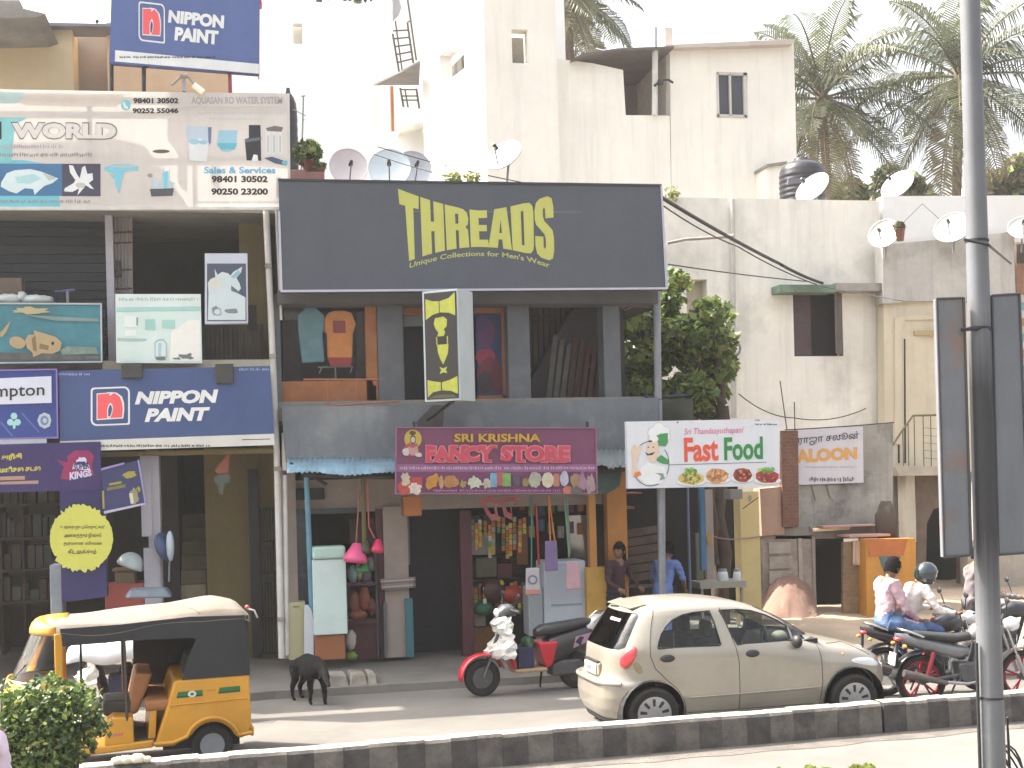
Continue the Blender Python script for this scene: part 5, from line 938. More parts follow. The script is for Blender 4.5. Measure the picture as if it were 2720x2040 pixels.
PG = paint("dish_pinkgrey", 205, 194, 194, rough=.45); PBg = paint("dish_blue", 204, 214, 218, rough=.4); DG = paint("dish_grey", 176, 178, 184, rough=.5); DW = paint("dish_white", 190, 188, 182, rough=.4)
dish("pinkish satellite dish with worn lettering, leftmost above the charcoal sign", 926, 442, 20.2, .30, (.05, -1, .22), PG); dish("pale blue satellite dish in front of a grey one above the charcoal sign", 1034, 446, 20.0, .33, (-.12, -1, .3), PBg); dish("grey satellite dish half behind the pale blue one", 1098, 446, 20.6, .30, (.1, -1, .3), DG)
dish("white satellite dish tilted skywards at the foot of the white tower", 1338, 412, 21.5, .33, (-.6, -.62, .6), DW, foot=.5)
dish("white satellite dish in front of the black water tank", 2158, 498, 26.3, .40, (-.78, -.42, .6), DW, foot=.6); dish("white satellite dish on the roof between the palms", 2384, 490, 26.3, .39, (-.78, -.42, .6), DW, foot=.6)
dish("white satellite dish beside the flower pot on the stained parapet", 2348, 620, 24.8, .33, (-.7, -.65, .4), DW, foot=.5); dish("large white satellite dish just left of the grey pole", 2530, 604, 24.6, .38, (-.62, -.62, .5), DW, foot=.5); dish("white satellite dish cut by the right photo edge", 2716, 605, 24.8, .30, (-.4, -.75, .55), DW, foot=.5)
m = MB(); 
for q in ((890, 438, 915, 446), (935, 436, 958, 444)): m.pbox(*q, 19.905, 19.907, PW)
def tank(label, u, v, Y, r, h):
    c = W(u, v, Y); t = thing("water_tank", label, "water tank", tuple(c)); TM = mat("black_tank", (.028, .028, .033), .35, .2, 2); prof = [(0, 0), (r, 0)]
    for i in range(6): z = h * .72 * i / 6; prof += [(r, z + .01), (r * 1.03, z + h * .03), (r * 1.03, z + h * .07), (r, z + h * .1)]
    prof += [(r, h * .75), (r * .92, h * .86), (r * .7, h * .94), (r * .35, h), (r * .33, h * 1.06), (0, h * 1.07)]
    m = MB(); m.lathe(prof, TM, 32, Matrix.Translation(c)); m.build("barrel", t); return t, c
t, c = tank("black ribbed water tank on the roof beside the palms", 2132, 545, 28, .5, 1.0)
m = MB(); x0 = W(2100, 482, 27.5); m.prism([(W(u, v, 27.47).x, W(u, v, 27.47).z) for u, v in ((2092, 476), (2138, 472), (2138, 484), (2092, 490))], 'y', 27.44, 27.5, paint("tank_label", 96, 98, 106)); m.build("label_patch", t)
tank("dark ribbed water tank peeping beside the aquarium billboard", 768, 452, 22.5, .16, 1.3)
def potted(name, label, u, v, Y, r, h, n, size, mix, crown, seed, cat="potted plant"):
    c = W(u, v, Y); t = thing(name, label, cat, tuple(c)); m = MB(); m.lathe([(0, 0), (r * .7, 0), (r, h), (r * 1.08, h), (r * 1.08, h * 1.12), (r * .9, h * 1.12), (r * .85, h), (0, h)], mat("terracotta_pot", (.26, .13, .09), .9, .25), 18, Matrix.Translation(c)); m.build("pot", t)
    m = MB(); leaves(m, [(c.x + crown[0], c.y, c.z + h + crown[2] * .7, crown[1], crown[1], crown[2])], n, size, mix, seed); m.build("foliage", t)
potted("potted_plant", "bushy green potted plant on the roof left of the dishes", 822, 458, 20.6, .12, .16, 420, .1, dict(dark=3, mid=4, light=2), (-.02, .22, .2), 2); potted("potted_plant", "small potted plant at the right end of the red planter", 850, 468, 20.4, .08, .1, 90, .07, dict(mid=3, dark=2), (0, .1, .07), 3); potted("flower_pot", "cream flower pot with dry plant on the stained parapet", 2391, 640, 24.4, .1, .22, 130, .09, dict(dry=3, palmd=2), (0, .12, .1), 4)
m = MB(); m.pbox(745, 450, 812, 474, 20.2, 20.6, mat("red_planter", (.28, .14, .12), .9, .2)); m.pbox(812, 456, 862, 476, 20.25, 20.6, MATS["red_planter"]); one(m, "planter", "long red planter box on the roof edge behind the charcoal sign", "planter")
m = MB(); m.ptube([(806, 254), (800, 470)], 20.9, .014, GREYM); m.ptube([(800, 256), (811, 254)], 20.9, .012, GREYM); m.ptube([(778, 290), (812, 308)], 20.9, .008, GREYM); m.ptube([(803, 318), (809, 318)], 20.9, .01, GREYM); one(m, "antenna_mast", "thin grey antenna mast over the potted plants", "antenna")
for i, (u0, u1, v, Yt, lab, n) in enumerate(((1150, 1275, 476, 20.5, "pale weeds growing along the roof behind the charcoal sign", 260), (1775, 1798, 520, 25.4, "yellowish weed sprouting on the wall top by the charcoal sign", 120))):
    bl = []; rn = random.Random(i)
    for k in range(7): p = W(rn.uniform(u0, u1), v + rn.uniform(-14, 8), Yt); bl.append((p.x, p.y, p.z, .1, .1, .09))
    m = MB(); leaves(m, bl, n, .07, dict(light=3, yellow=3), i + 4); one(m, "weeds", lab, "weeds", )
def wire(name, label, pts, r=.009, sag=0, mm=None):
    P = [W(u, v, y) for u, v, y in pts]; out = []
    for a, b_ in zip(P, P[1:]):
        for k in range(13): t_ = k / 12; q = a.lerp(b_, t_); q.z -= sag * 4 * t_ * (1 - t_); out.append(q)
    m = MB(); m.tube(out, r, mm or BLACKM, 6); return one(m, name, label, "cable")
wire("cable", "cable drooping over the dishes to the charcoal sign top, upper one", [(1004, 390, 19.5), (1384, 484, 18.6)], .008, .03); wire("cable", "cable crossing the pale blue dish down to the sign top, lower one", [(990, 408, 19.6), (1200, 470, 18.7)], .008, .02)
wire("cable", "thick cable bundle from the charcoal sign to the green sunshade", [(1760, 526, 18.6), (2070, 700, 23), (2185, 752, 25.0)], .03, .03); wire("cable", "thin cable just under the thick bundle at the sign corner", [(1764, 548, 18.6), (1960, 655, 22.5), (2170, 756, 25.0)], .012, .05); wire("cable", "nearly level cable from the charcoal sign to the sunshade", [(1775, 702, 18.7), (2150, 748, 25.0)], .011, .02)
wire("cable", "cable running from the sunshade to the grey pole", [(2185, 762, 25), (2400, 800, 23.5), (2580, 800, 8.8)], .008, .0); wire("cable", "cable sagging across the plastered wall to the saloon roof", [(1962, 1046, 25.2), (2110, 1110, 25.0), (2300, 1085, 25.2)], .011, .12); wire("cable", "cable stretched along the top of the saloon wall", [(2085, 1142, 22.2), (2375, 1122, 22.3)], .012, .01); wire("cable", "dark cable hanging from the rusty drain beside the saloon banner", [(2072, 1012, 22.4), (2090, 1140, 22.3)], .01, 0); wire("cable", "second cable hanging at the left end of the saloon wall", [(2110, 1068, 22.6), (2116, 1400, 22.25)], .01, 0)
wire("cable", "cable peaking over the white parapet between two dishes", [(2400, 590, 25.2), (2450, 541, 25.3), (2502, 588, 25.2)], .005, 0)
m = MB(); m.ptube([(1772, 646), (1820, 636), (1946, 628)], 24.8, .03, GREYP); m.ptube([(1935, 628), (1948, 628)], 24.9, .05, GREYP); one(m, "wall_bracket", "horizontal steel arm reaching from the plastered wall to the charcoal sign", "bracket")
m = MB(); c = W(1952, 925, 24.9)
for k in range(3): m.tube([(c.x + (.1 + .02 * k) * math.cos(a / 16 * 6.283), c.y + .02 * k, c.z + (.12 + .02 * k) * math.sin(a / 16 * 6.283)) for a in range(17)], .012, GREYM, 6)
m.ptube([(1945, 872), (1948, 905)], 24.9, .03, BLACKM); one(m, "cable_coil", "coil of grey cable hung on the wall pipe beside the leafy tree", "cable")
m = MB(); m.ptube([(2158, 1408), (2255, 1402)], YS - .1, .035, paint("tube_cream", 250, 226, 190), 10); m.pbox(2152, 1396, 2262, 1404, YS - .06, YS - .02, PLAS); one(m, "tube_light", "bare tube light fixed over the saloon doorway", "lamp")
m = MB(); vs = []; fs = []
for i in range(9):
    for j in range(8): p = W(2265 + i * 3.4 + (j > 4) * i * .2, 1436 + j * 9.4, YS - .53 - .025 * math.sin(i * 1.6)); vs.append(tuple(p))
for i in range(8):
    for j in range(7): q = i * 8 + j; fs.append((q, q + 8, q + 9, q + 1))
m.add(vs, fs, paint("towel_peach", 214, 186, 160), True); one(m, "towel", "peach towel hung over the brick pier beside the saloon doorway", "towel", solid=.008)
m = MB()
for u0, s_ in ((2160, 1), (2200, 2)):
    rn = random.Random(s_); m.slab([(u0 - 4, 1289), (u0 + 22, 1288), (u0 + 18, 1302), (u0 + 24 - 8 * s_, 1310), (u0 + 15, 1328), (u0 + 6, 1334 - 6 * s_), (u0 + 4, 1316)], YS + .17, .02, paint("rag_white", 150, 144, 136))
one(m, "torn_poster", "torn white poster remains under the saloon banner", "poster")
m = MB(); m.pbox(2186, 1395, 2332, 1399, YS - .3, YS, paint("pink_lath", 190, 150, 140)); m.pbox(2256, 1420, 2365, 1426, YS - .6, YS - .1, MATS["pink_lath"]); one(m, "lath", "pinkish wooden laths laid over the saloon doorway", "plank")
m = MB(); c = W(2355, 1390, YS - .3); m.ball((c.x, c.y, c.z), (.22, .2, .4), mat("dark_sack", (.09, .07, .055), .95, .3), 12, 8, .12, 4); one(m, "sack", "dark brown sack standing above the orange gate wall", "sack")
# ================================================================ foreground street light pole with the two board backs
PY = 8.4; ub = lambda v: 2576 + (2637 - 2576) * v / 2040
t = thing("light_pole", "tall grey steel street pole with black middle at the right", "pole", tuple(Vector((W(ub(2340), 2340, PY).x, PY, 0))))
PST = mat("pole_steel", (.135, .14, .15), .5, .18, 2, metal=.0, streak=.25, col2=(.16, .15, .14), mix2=.4, sc2=1.4); PDK = mat("pole_black", (.028, .03, .036), .5, .25, 2, col2=(.11, .09, .07), mix2=.5, sc2=3)
def prad(v): return .069 + .021 * v / 2040
m = MB(); vsq = list(range(-400, 2400, 60)); P = [W(ub(v), v, PY) for v in vsq]; P[-1].z = min(P[-1].z, .0); m.tube(P, [prad(v) for v in vsq], PST, 20); m.build("shaft", t)
m = None
tt = PST.node_tree; bs = tt.nodes["Principled BSDF"]; ge = _n(tt, "ShaderNodeNewGeometry"); sp = _n(tt, "ShaderNodeSeparateXYZ"); tt.links.new(ge.outputs["Position"], sp.inputs[0]); nz_ = _n(tt, "ShaderNodeTexNoise"); nz_.inputs["Scale"].default_value = 7
ad = _n(tt, "ShaderNodeMath", operation='MULTIPLY_ADD'); ad.inputs[1].default_value = .5; tt.links.new(nz_.outputs[0], ad.inputs[0]); tt.links.new(sp.outputs[2], ad.inputs[2]); rp = _n(tt, "ShaderNodeValToRGB"); mr = _n(tt, "ShaderNodeMapRange"); mr.inputs[1].default_value = 0; mr.inputs[2].default_value = 6; tt.links.new(ad.outputs[0], mr.inputs[0]); tt.links.new(mr.outputs[0], rp.inputs[0])
zv = lambda v: (W(ub(v), v, PY).z + .25) / 6; el = rp.color_ramp.elements; el[0].position = zv(1660); el[0].color = (0, 0, 0, 1); el[1].position = zv(1420); el[1].color = (1, 1, 1, 1)
for v_, k_ in ((1040, 1), (840, 0)): e_ = el.new(zv(v_)); e_.color = (k_, k_, k_, 1)
mx_ = _n(tt, "ShaderNodeMix", data_type='RGBA'); src = bs.inputs["Base Color"].links[0].from_socket; tt.links.new(rp.outputs[0], mx_.inputs[0]); tt.links.new(src, mx_.inputs[6]); mx_.inputs[7].default_value = (.03, .03, .034, 1); tt.links.new(mx_.outputs[2], bs.inputs["Base Color"])
m = MB()
m = MB()
for v in (640, 872, 1852): m.ptube([(ub(v), v - 3), (ub(v), v + 3)], PY, prad(v) + .006, BLACKM, 20)
m.build("clamp_band", t)
m = MB(); m.tube([W(ub(v) - 34, v, PY - .02) for v in (1708, 1900, 2040)] + [W(ub(2330) - 30, 2330, PY - .02)], .012, BLACKM); m.build("earth_wire", t)
for lab, qd in (("rust stained back of a signboard strapped left of the pole", [(2488, 793), (2560, 791), (2580, 1475), (2508, 1480)]), ("grey back of a signboard strapped right of the pole", [(2635, 785), (2708, 780), (2734, 1468), (2652, 1474)])):
    left = "rust" in lab; bm_ = mat("board_back_rusty", (.155, .163, .178), .6, .18, 2, col2=(.21, .11, .065), mix2=.85, sc2=1.9, streak=.2) if left else mat("board_back", (.145, .155, .172), .6, .18, 2, streak=.3)
    tt = sign("hanging_signboard", lab, "signboard", qd, PY - .03, .05, bm_)
    m = MB(); n = 4
    for i in range(4):
        a, b_ = qd[i], qd[(i + 1) % 4]; m.ptube([a, b_], PY - .035, .009, mat("board_edge", (.06, .06, .065), .6), 6)
    m.build("frame", tt)
    m = MB(); va = 880 if left else 1010
    m.ptube([((qd[1][0] if left else qd[0][0]) - 6, 876), (ub(876), 872)], PY - .06, .012, BLACKM); m.build("strap", tt)
wire("cable", "cable tied round the grey pole and running to the right", [(2560, 636, 8.3), (2625, 650, 8.25), (2685, 700, 12)], .01, 0)
m = MB(); c = W(2688, 1985, 8.6); rn = random.Random(3)
for k in range(4): m.tube([(c.x + (.08 + .012 * k) * math.cos(a / 14 * 6.283 + k), c.y + .05 * math.sin(a / 14 * 6.283) + .01 * k, c.z - .16 + (.16 + .02 * k) * math.sin(a / 14 * 6.283 + k * .4)) for a in range(15)], .008, BLACKM, 6)
m.tube([W(2675, 1905, 8.5), W(2678, 1960, 8.55), W(2682, 2050, 8.6), W(2684, 2200, 8.6), (c.x, c.y, 0)], .01, BLACKM, 6); one(m, "cable_coil", "tangle of black cable hanging right of the pole foot", "cable")
m = MB(); c = W(352, 2000, KY + .1)
for i, (dx, s_) in enumerate(((-.09, .05), (-.02, .055), (.08, .06), (.16, .04))): m.ball((c.x + dx, KY - .33, KH + s_ * .6), (s_ * 1.2, s_, s_ * .7), paint("stone_pale", 214, 208, 186), 9, 6, .18, i)
one(m, "stones", "pale stones lying on the kerb below the rickshaw", "stones")
# ================================================================ things hung and stood outside the fancy store and the paint shop
def bagshape(m, u, v, ru, rv, Y, d, mm, jit=.06, seed=1):
    c = W(u, v, Y); s_ = 3500 / (Y * 1.02); m.ball(tuple(c), (ru / s_, d, rv / s_), mm, 16, 10, jit, seed)
def cabinet(name, label, cat, q, Y0, Y1, mm, bevel=.012):
    m = MB(); m.pbox(*q, Y0, Y1, mm); return one(m, name, label, cat, bevel=bevel)
t = thing("display_cabinet", "tall white thermocol cabinet on an orange base outside the fancy store", "cabinet", tuple(W(872, 1750, 18.9)))
m = MB(); m.pbox(832, 1486, 921, 1686, 18.75, 19.1, paint("thermocol", 198, 216, 212, var=.1, streak=.1)); m.build("body", t, bevel=.01)
m = MB(); m.pbox(836, 1686, 917, 1752, 18.8, 19.1, paint("base_orange", 150, 96, 64)); m.build("base", t, bevel=.008)
m = MB(); m.pbox(830, 1452, 918, 1485, 18.72, 19.12, paint("foam_green", 176, 206, 194, var=.15)); tag(m.build("foam_sheet", bevel=.03), "pale green foam sheet lying on the white cabinet", "foam sheet")
t = thing("ledge_cabinet", "cream low wall block under the dusty shop window", "cabinet", tuple(W(788, 1752, 19.0)))
m = MB(); m.pbox(766, 1600, 812, 1752, 18.95, 19.3, paint("cream_block", 176, 172, 134, var=.1)); m.build("body", t); m = MB(); m.pbox(778, 1610, 796, 1613, 18.94, 18.952, paint("slot_grey", 120, 116, 92)); m.build("slot", t)
m = MB(); m.slab([(808, 1608), (818, 1606), (828, 1622), (833, 1650), (833, 1746), (808, 1746)], 18.85, .03, paint("board_white", 196, 200, 206)); one(m, "white_board", "white round shouldered board beside the cream block", "board")
t = thing("goods_rack", "maroon rack of mixed toys and packets beside the white cabinet", "rack", tuple(W(965, 1750, 19.2)))
m = MB()
for v in (1550, 1650): m.pbox(922, v, 1004, v + 6, 19.1, 19.4, MAR)
m.pbox(922, 1548, 926, 1750, 19.12, 19.4, FR); m.pbox(998, 1440, 1004, 1750, 19.2, 19.4, FR); m.pbox(922, 1652, 1000, 1750, 19.25, 19.42, MAR); m.pbox(930, 1380, 1000, 1470, 19.5, 19.52, mat("rack_back", (.06, .035, .03), .8)); m.build("frame", t)
rn = random.Random(9)
for i, (u, v, ru, rv, cc) in enumerate(((936, 1525, 14, 22, (120, 150, 150)), (954, 1518, 10, 26, (140, 128, 100)), (972, 1530, 14, 20, (96, 80, 92)), (940, 1600, 16, 30, (112, 62, 46)), (968, 1590, 18, 34, (126, 66, 50)), (986, 1612, 12, 22, (96, 52, 48)), (950, 1632, 26, 14, (132, 72, 52)), (975, 1550, 18, 8, (80, 96, 108)), (985, 1500, 10, 20, (110, 104, 110)))):
    m = MB(); bagshape(m, u, v, ru, rv, 19.2, .09, paint("packet%d" % i, *cc, var=.3, scale=8), .15, i); m.build("packet", t)
m = MB(); bagshape(m, 932, 1700, 14, 26, 19.15, .06, paint("packet_white", 176, 170, 160), .12, 3); bagshape(m, 934, 1742, 16, 12, 19.1, .07, paint("packet_green", 112, 136, 56), .1, 4); m.build("packet", t)
t = thing("hanging_buckets", "bunch of pink, red and green plastic buckets on ropes over the rack", "buckets", tuple(W(958, 1268, 18.5)))
for u, v, ru, rv, cc, rp in ((946, 1468, 31, 25, (214, 84, 132), 958), (1003, 1450, 18, 18, (200, 50, 92), 982), (968, 1452, 18, 16, (70, 72, 48), 966), (966, 1506, 18, 14, (44, 106, 50), 966)):
    c = W(u, v, 18.5); s_ = 183; M = Matrix.Translation(c) @ Matrix.Rotation(R(8), 4, 'Y'); a, h = ru / s_, rv / s_
    m = MB(); m.lathe([(a * .2, h), (a * .35, h * .95), (a * .85, -h * .2), (a, -h * .5), (a * .96, -h), (a * .8, -h * .95)], paint("bucket_%d" % u, *cc, rough=.35), 20, M); m.build("bucket", t)
for px, cc, rr in (((( 964, 1266), (968, 1450)), (94, 84, 44), .035), (((974, 1266), (980, 1400), (995, 1430)), (196, 90, 96), .01), (((955, 1300), (946, 1445)), (150, 90, 80), .012)):
    m = MB(); m.ptube(px, 18.5, rr, paint("rope_%d" % cc[0], *cc), 6); m.build("rope", t)
m = MB()
for i in range(6): v = 1520 + i * 5; m.hexa([tuple(W(u, v + dv, y)) for u, dv, y in ((1010 + i, 22, 19.1), (1100 - i, 16, 19.1), (1104, 16, 19.24), (1012, 22, 19.24), (1010 + i, 18, 19.1), (1100 - i, 12, 19.1), (1104, 12, 19.24), (1012, 18, 19.24))], paint("paper%d" % (i % 3), *((150, 128, 124), (176, 172, 166), (126, 112, 108))[i % 3]))
one(m, "newspaper_stack", "folded newspapers tied to the plaster pillar of the store", "newspapers")
cabinet("wooden_box", "small orange wooden box under the left end of the maroon sign", "box", (1072, 1318, 1120, 1371), 18.7, 19.0, paint("box_orange", 172, 106, 56, var=.2))
t = thing("hanging_masks", "pink plastic cut out masks hanging under the maroon sign", "masks", tuple(W(1325, 1320, 18.7))); MK = paint("mask_pink", 158, 86, 86)
for pts in ([(1272, 1322), (1300, 1318), (1330, 1330), (1318, 1345), (1326, 1380), (1306, 1384), (1290, 1362)], [(1328, 1320), (1378, 1318), (1376, 1338), (1358, 1344), (1362, 1382), (1340, 1372), (1334, 1350)]):
    m = MB(); cu = sum(p[0] for p in pts) / len(pts); cv = sum(p[1] for p in pts) / len(pts); n = len(pts); A_ = [W(u, v, 18.7) for u, v in pts]; B_ = [W(cu + (u - cu) * .5, cv + (v - cv) * .5, 18.72) for u, v in pts]
    m.add(A_ + B_, [(i, (i + 1) % n, (i + 1) % n + n, i + n) for i in range(n)], MK); m.build("mask", t, solid=.006)
t = thing("shop_goods", "crowded shelf of boxes and toys inside the open fancy store", "shelf goods", tuple(W(1310, 1700, 19.6)))
m = MB(); m.pbox(1240, 1365, 1420, 1740, 20.3, 20.4, mat("shelf_back", (.045, .04, .035), .9))
for v in (1404, 1476, 1536, 1640): m.pbox(1246, v, 1390, v + 5, 19.8, 20.2, SHELF)
m.build("rack", t)
for i, (q, cc) in enumerate((((1250, 1416, 1316, 1474), (150, 150, 140)), ((1264, 1480, 1320, 1534), (92, 88, 66)), ((1372, 1398, 1402, 1500), (120, 76, 44)), ((1322, 1496, 1360, 1536), (92, 44, 56)), ((1250, 1370, 1276, 1404), (60, 66, 60)), ((1282, 1368, 1335, 1404), (70, 66, 58)), ((1254, 1555, 1290, 1600), (96, 84, 80)), ((1262, 1620, 1290, 1664), (150, 140, 130)), ((1252, 1665, 1330, 1730), (122, 82, 44)))):
    m = MB(); m.pbox(*q, 19.7, 20.0, paint("carton%d" % i, *cc, var=.25, scale=5)); m.build("carton", t, bevel=.01)
for i, (u, v, ru, rv, cc) in enumerate(((1362, 1578, 34, 24, (150, 52, 40)), (1308, 1570, 34, 34, (64, 40, 34)), (1282, 1616, 28, 20, (38, 92, 60)), (1332, 1548, 6, 8, (188, 168, 60)))):
    m = MB(); bagshape(m, u, v, ru, rv, 19.5, .14, paint("toy%d" % i, *cc, rough=.4), .05, i); m.build("toy", t)
rn = random.Random(77); cols = ((170, 60, 60), (196, 170, 70), (70, 110, 150), (90, 140, 90), (190, 186, 176), (150, 90, 140), (200, 120, 60))
for i in range(26):                                            # strips of sachets and small packs crowding the open front
    u = 1250 + (i % 13) * 11.5 + rn.uniform(-3, 3); v = (1372, 1540)[i // 13] + rn.uniform(0, 26); m = MB(); y = 19.55 + rn.uniform(-.15, .1)
    for k in range(rn.randint(3, 6)): m.pbox(u, v + k * 15, u + 8.5, v + k * 15 + 13, y, y + .03, paint("sachet%d" % rn.randint(0, 6), *cols[rn.randint(0, 6)], var=.4, scale=9))
    m.build("sachet_strip", t)
for i in range(14):
    q = W(1378 + (i % 7) * 26, 1345 + 60 * (i // 7) + rn.uniform(-12, 12), 19.7); m = MB(); m.box(q.x, q.y, q.z - .09, q.x + .1, q.y + .05, q.z + .09, paint("pack%d" % (i % 7), *[int(c_ * .75) for c_ in cols[i % 7]], var=.4, scale=9)); m.build("packet", t, bevel=.008)
t = thing("chest_freezer", "white chest freezer with bags hanging above it", "freezer", tuple(W(1480, 1700, 19.0)))
FRZ = paint("freezer_white", 176, 182, 192, var=.12, streak=.12); m = MB(); m.pbox(1446, 1490, 1558, 1690, 18.95, 19.5, FRZ); m.build("body", t, bevel=.03); m = MB(); m.pbox(1404, 1560, 1444, 1690, 19.0, 19.4, paint("freezer_side", 150, 156, 160)); m.build("side_panel", t, bevel=.02)
m = MB(); m.pbox(1466, 1603, 1546, 1608, 18.94, 18.951, paint("freezer_print", 130, 150, 160)); m.build("printed_line", t)
for lab, u, v, ru, rv, d, cc, ct, rp in (("white cloth bag with round grey emblem hanging by the freezer", 1415, 1544, 20, 36, .07, (184, 178, 180), (70, 120, 112), ((1412, 1320), (1412, 1508))), ("purple pouch hanging from orange tapes above the freezer", 1464, 1476, 18, 40, .06, (118, 100, 140), None, ((1456, 1318), (1462, 1440))), ("pink pouch hanging in front of the white freezer", 1522, 1530, 20, 36, .06, (186, 150, 156), None, ((1500, 1330), (1512, 1480)))):
    t = thing("hanging_bag", lab, "bag", tuple(W(u, v, 18.6)), group="bags hung in the store front")
    m = MB(); c = W(u, v, 18.6); a, h = ru / 184, rv / 184; m.hexa([(c.x - a, c.y - d / 2, c.z - h), (c.x + a, c.y - d / 2, c.z - h), (c.x + a, c.y + d / 2, c.z - h), (c.x - a, c.y + d / 2, c.z - h), (c.x - a * .9, c.y - d / 4, c.z + h), (c.x + a * .9, c.y - d / 4, c.z + h), (c.x + a * .9, c.y + d / 4, c.z + h), (c.x - a * .9, c.y + d / 4, c.z + h)], paint("bag_%d" % u, *cc, var=.15)); m.build("pouch", t, bevel=.025)
    m = MB(); m.ptube(rp, 18.6, .012, paint("strap_%d" % u, *(ct or ((196, 120, 60) if u < 1500 else (120, 150, 120)))), 6)
    if u == 1464: m.ptube([(1458, 1320), (1474, 1440)], 18.6, .012, MATS["strap_1464"], 6)
    m.build("strap", t)
    if u == 1415: m = MB(); m.pell(1415, 1540, 13, 13, 18.555, paint("emblem_grey", 116, 120, 138), 18); m.pell(1415, 1540, 8, 8, 18.553, paint("bag_1415", 1, 1, 1), 14); m.print2([(1396, 1566), (1434, 1566), (1434, 1578), (1396, 1578)], 18.553, paint("bag_band", 190, 130, 120)); m.build("emblem", t)
for lab, u, v0, v1, cc in (("red tape hanging in the store front", 1424, 1338, 1500, (170, 60, 54)), ("pale green plastic strip hanging in the store front", 1506, 1320, 1470, (112, 132, 118)), ("grey plastic strip hanging left of the cloth bag", 1408, 1320, 1400, (92, 96, 100))):
    m = MB(); m.ptube([(u, v0), (u + 8, v1)], 18.75, .016, paint("tape%d" % u, *cc), 6); one(m, "hanging_tape", lab, "tape")
# hanging cloth, fan, helmet and boxes at the paint shop
t = thing("hanging_bundle", "orange and grey bundle hanging in the stairway mouth", "bundle", tuple(W(590, 1205, 19.2)))
m = MB(); m.slab([(604, 1205), (610, 1206), (608, 1262), (580, 1262), (570, 1250), (590, 1222)], 19.15, .1, paint("bundle_orange", 152, 88, 66)); m.build("upper_cloth", t, bevel=.03); m = MB(); m.slab([(572, 1262), (606, 1254), (616, 1266), (614, 1284), (600, 1286), (592, 1316), (582, 1314), (578, 1290), (568, 1278)], 19.12, .12, paint("bundle_grey", 92, 98, 86)); m.build("lower_cloth", t, bevel=.03)
t = thing("wall_fan", "blue and white fan leaning out from the lilac pillar", "fan", tuple(W(445, 1450, 18.9))); c = W(440, 1450, 18.9)
m = MB(); m.lathe([(0, .06), (.12, .05), (.2, .0), (.2, -.05), (.1, -.1), (0, -.11)], paint("fan_blue", 66, 80, 112), 24, Matrix.Translation(c) @ Matrix.Rotation(R(70), 4, 'Y') @ Matrix.Rotation(R(25), 4, 'X')); m.build("cage", t); m = MB(); bagshape(m, 452, 1450, 10, 38, 18.8, .09, paint("fan_white", 176, 186, 196), .04, 2); m.build("cover", t); m = MB(); m.ptube([(452, 1480), (450, 1500), (449, 1545)], 18.85, .012, paint("fan_cord", 130, 136, 146)); m.build("cord", t)
t = thing("bicycle_helmet", "white half dome helmet lying on a cream box in the paint shop", "helmet", tuple(W(345, 1500, 19.1))); c = W(345, 1504, 19.1)
m = MB(); m.lathe([(.0, .2)] + [(.19 * math.sin(R(a)), .2 * math.cos(R(a))) for a in range(10, 100, 10)] + [(.17, -.02), (0, .0)], paint("helmet_white", 184, 196, 196, rough=.3), 22, Matrix.Translation(c) @ Matrix.Rotation(R(22), 4, 'Y')); m.build("shell", t)
cabinet("cream_box", "cream box standing on the red counter of the paint shop", "box", (305, 1518, 358, 1552), 19.2, 19.5, paint("box_cream", 136, 126, 100)); cabinet("box_lid", "thin wooden lid under the helmet", "lid", (298, 1511, 364, 1517), 19.15, 19.5, paint("lid_tan", 140, 120, 96), .004); cabinet("red_counter", "faded red counter beside the purple portal", "counter", (280, 1552, 384, 1740), 19.0, 19.6, paint("counter_red", 154, 74, 66, var=.2)); cabinet("paint_bin", "white and teal paint bin at the foot of the shelf rack", "bin", (134, 1500, 166, 1700), 19.0, 19.4, paint("bin_white", 150, 156, 164, var=.25))
m = MB(); m.hexa([tuple(W(u, v, y)) for u, v, y in ((330, 1590, 18.0), (460, 1588, 18.0), (460, 1580, 18.6), (330, 1582, 18.6), (345, 1566, 18.1), (440, 1562, 18.1), (446, 1558, 18.6), (350, 1560, 18.6))], paint("tarp_blue", 96, 106, 116, var=.25, scale=5)); one(m, "tarp_bundle", "grey blue tarpaulin bundle in front of the lilac pillar", "tarpaulin", bevel=.04)
# ================================================================ fast food stall
t = thing("food_stall", "dim open fast food stall under the white sign", "stall", (11, 19.8, 0))
m = MB(); WOODP = mat("crate_plank", (.15, .10, .075), .85, .3, 4)
for i in range(6): m.slab([(1668, 1408 + i * 24), (1752, 1396 + i * 24), (1752, 1414 + i * 24), (1668, 1428 + i * 24)], 19.9 + .01 * (i % 2), .05, WOODP)
m.build("plank_screen", t)
m = MB(); m.ptube([(1826, 1296), (1834, 1600)], 19.2, .022, paint("stall_blue", 90, 104, 128)); m.build("thin_post", t); m = MB(); m.pbox(1862, 1296, 1874, 1515, 19.3, 19.4, paint("post_blue", 60, 106, 142)); m.build("blue_post", t)
m = MB(); m.pbox(1876, 1300, 1896, 1560, 20.4, 20.5, PLAS); m.build("side_panel", t); m = MB(); m.pbox(1940, 1300, 1972, 1326, 19.0, 19.3, paint("box_grey", 126, 122, 118)); m.build("meter_box", t); m = MB(); m.pbox(1850, 1416, 1868, 1560, 19.8, 19.85, paint("frame_olive", 96, 96, 80)); m.build("side_panel", t)
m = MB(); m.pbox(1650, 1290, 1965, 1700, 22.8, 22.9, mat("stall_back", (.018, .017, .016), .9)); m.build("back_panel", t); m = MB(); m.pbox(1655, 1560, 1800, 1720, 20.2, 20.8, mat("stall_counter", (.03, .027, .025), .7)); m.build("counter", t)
m = MB(); m.pbox(1666, 1308, 1706, 1312, 19.6, 20.0, paint("shelf_red", 160, 70, 60)); m.pbox(1666, 1346, 1686, 1352, 19.6, 20.0, paint("shelf_rust", 130, 84, 60)); m.build("wall_shelf", t)
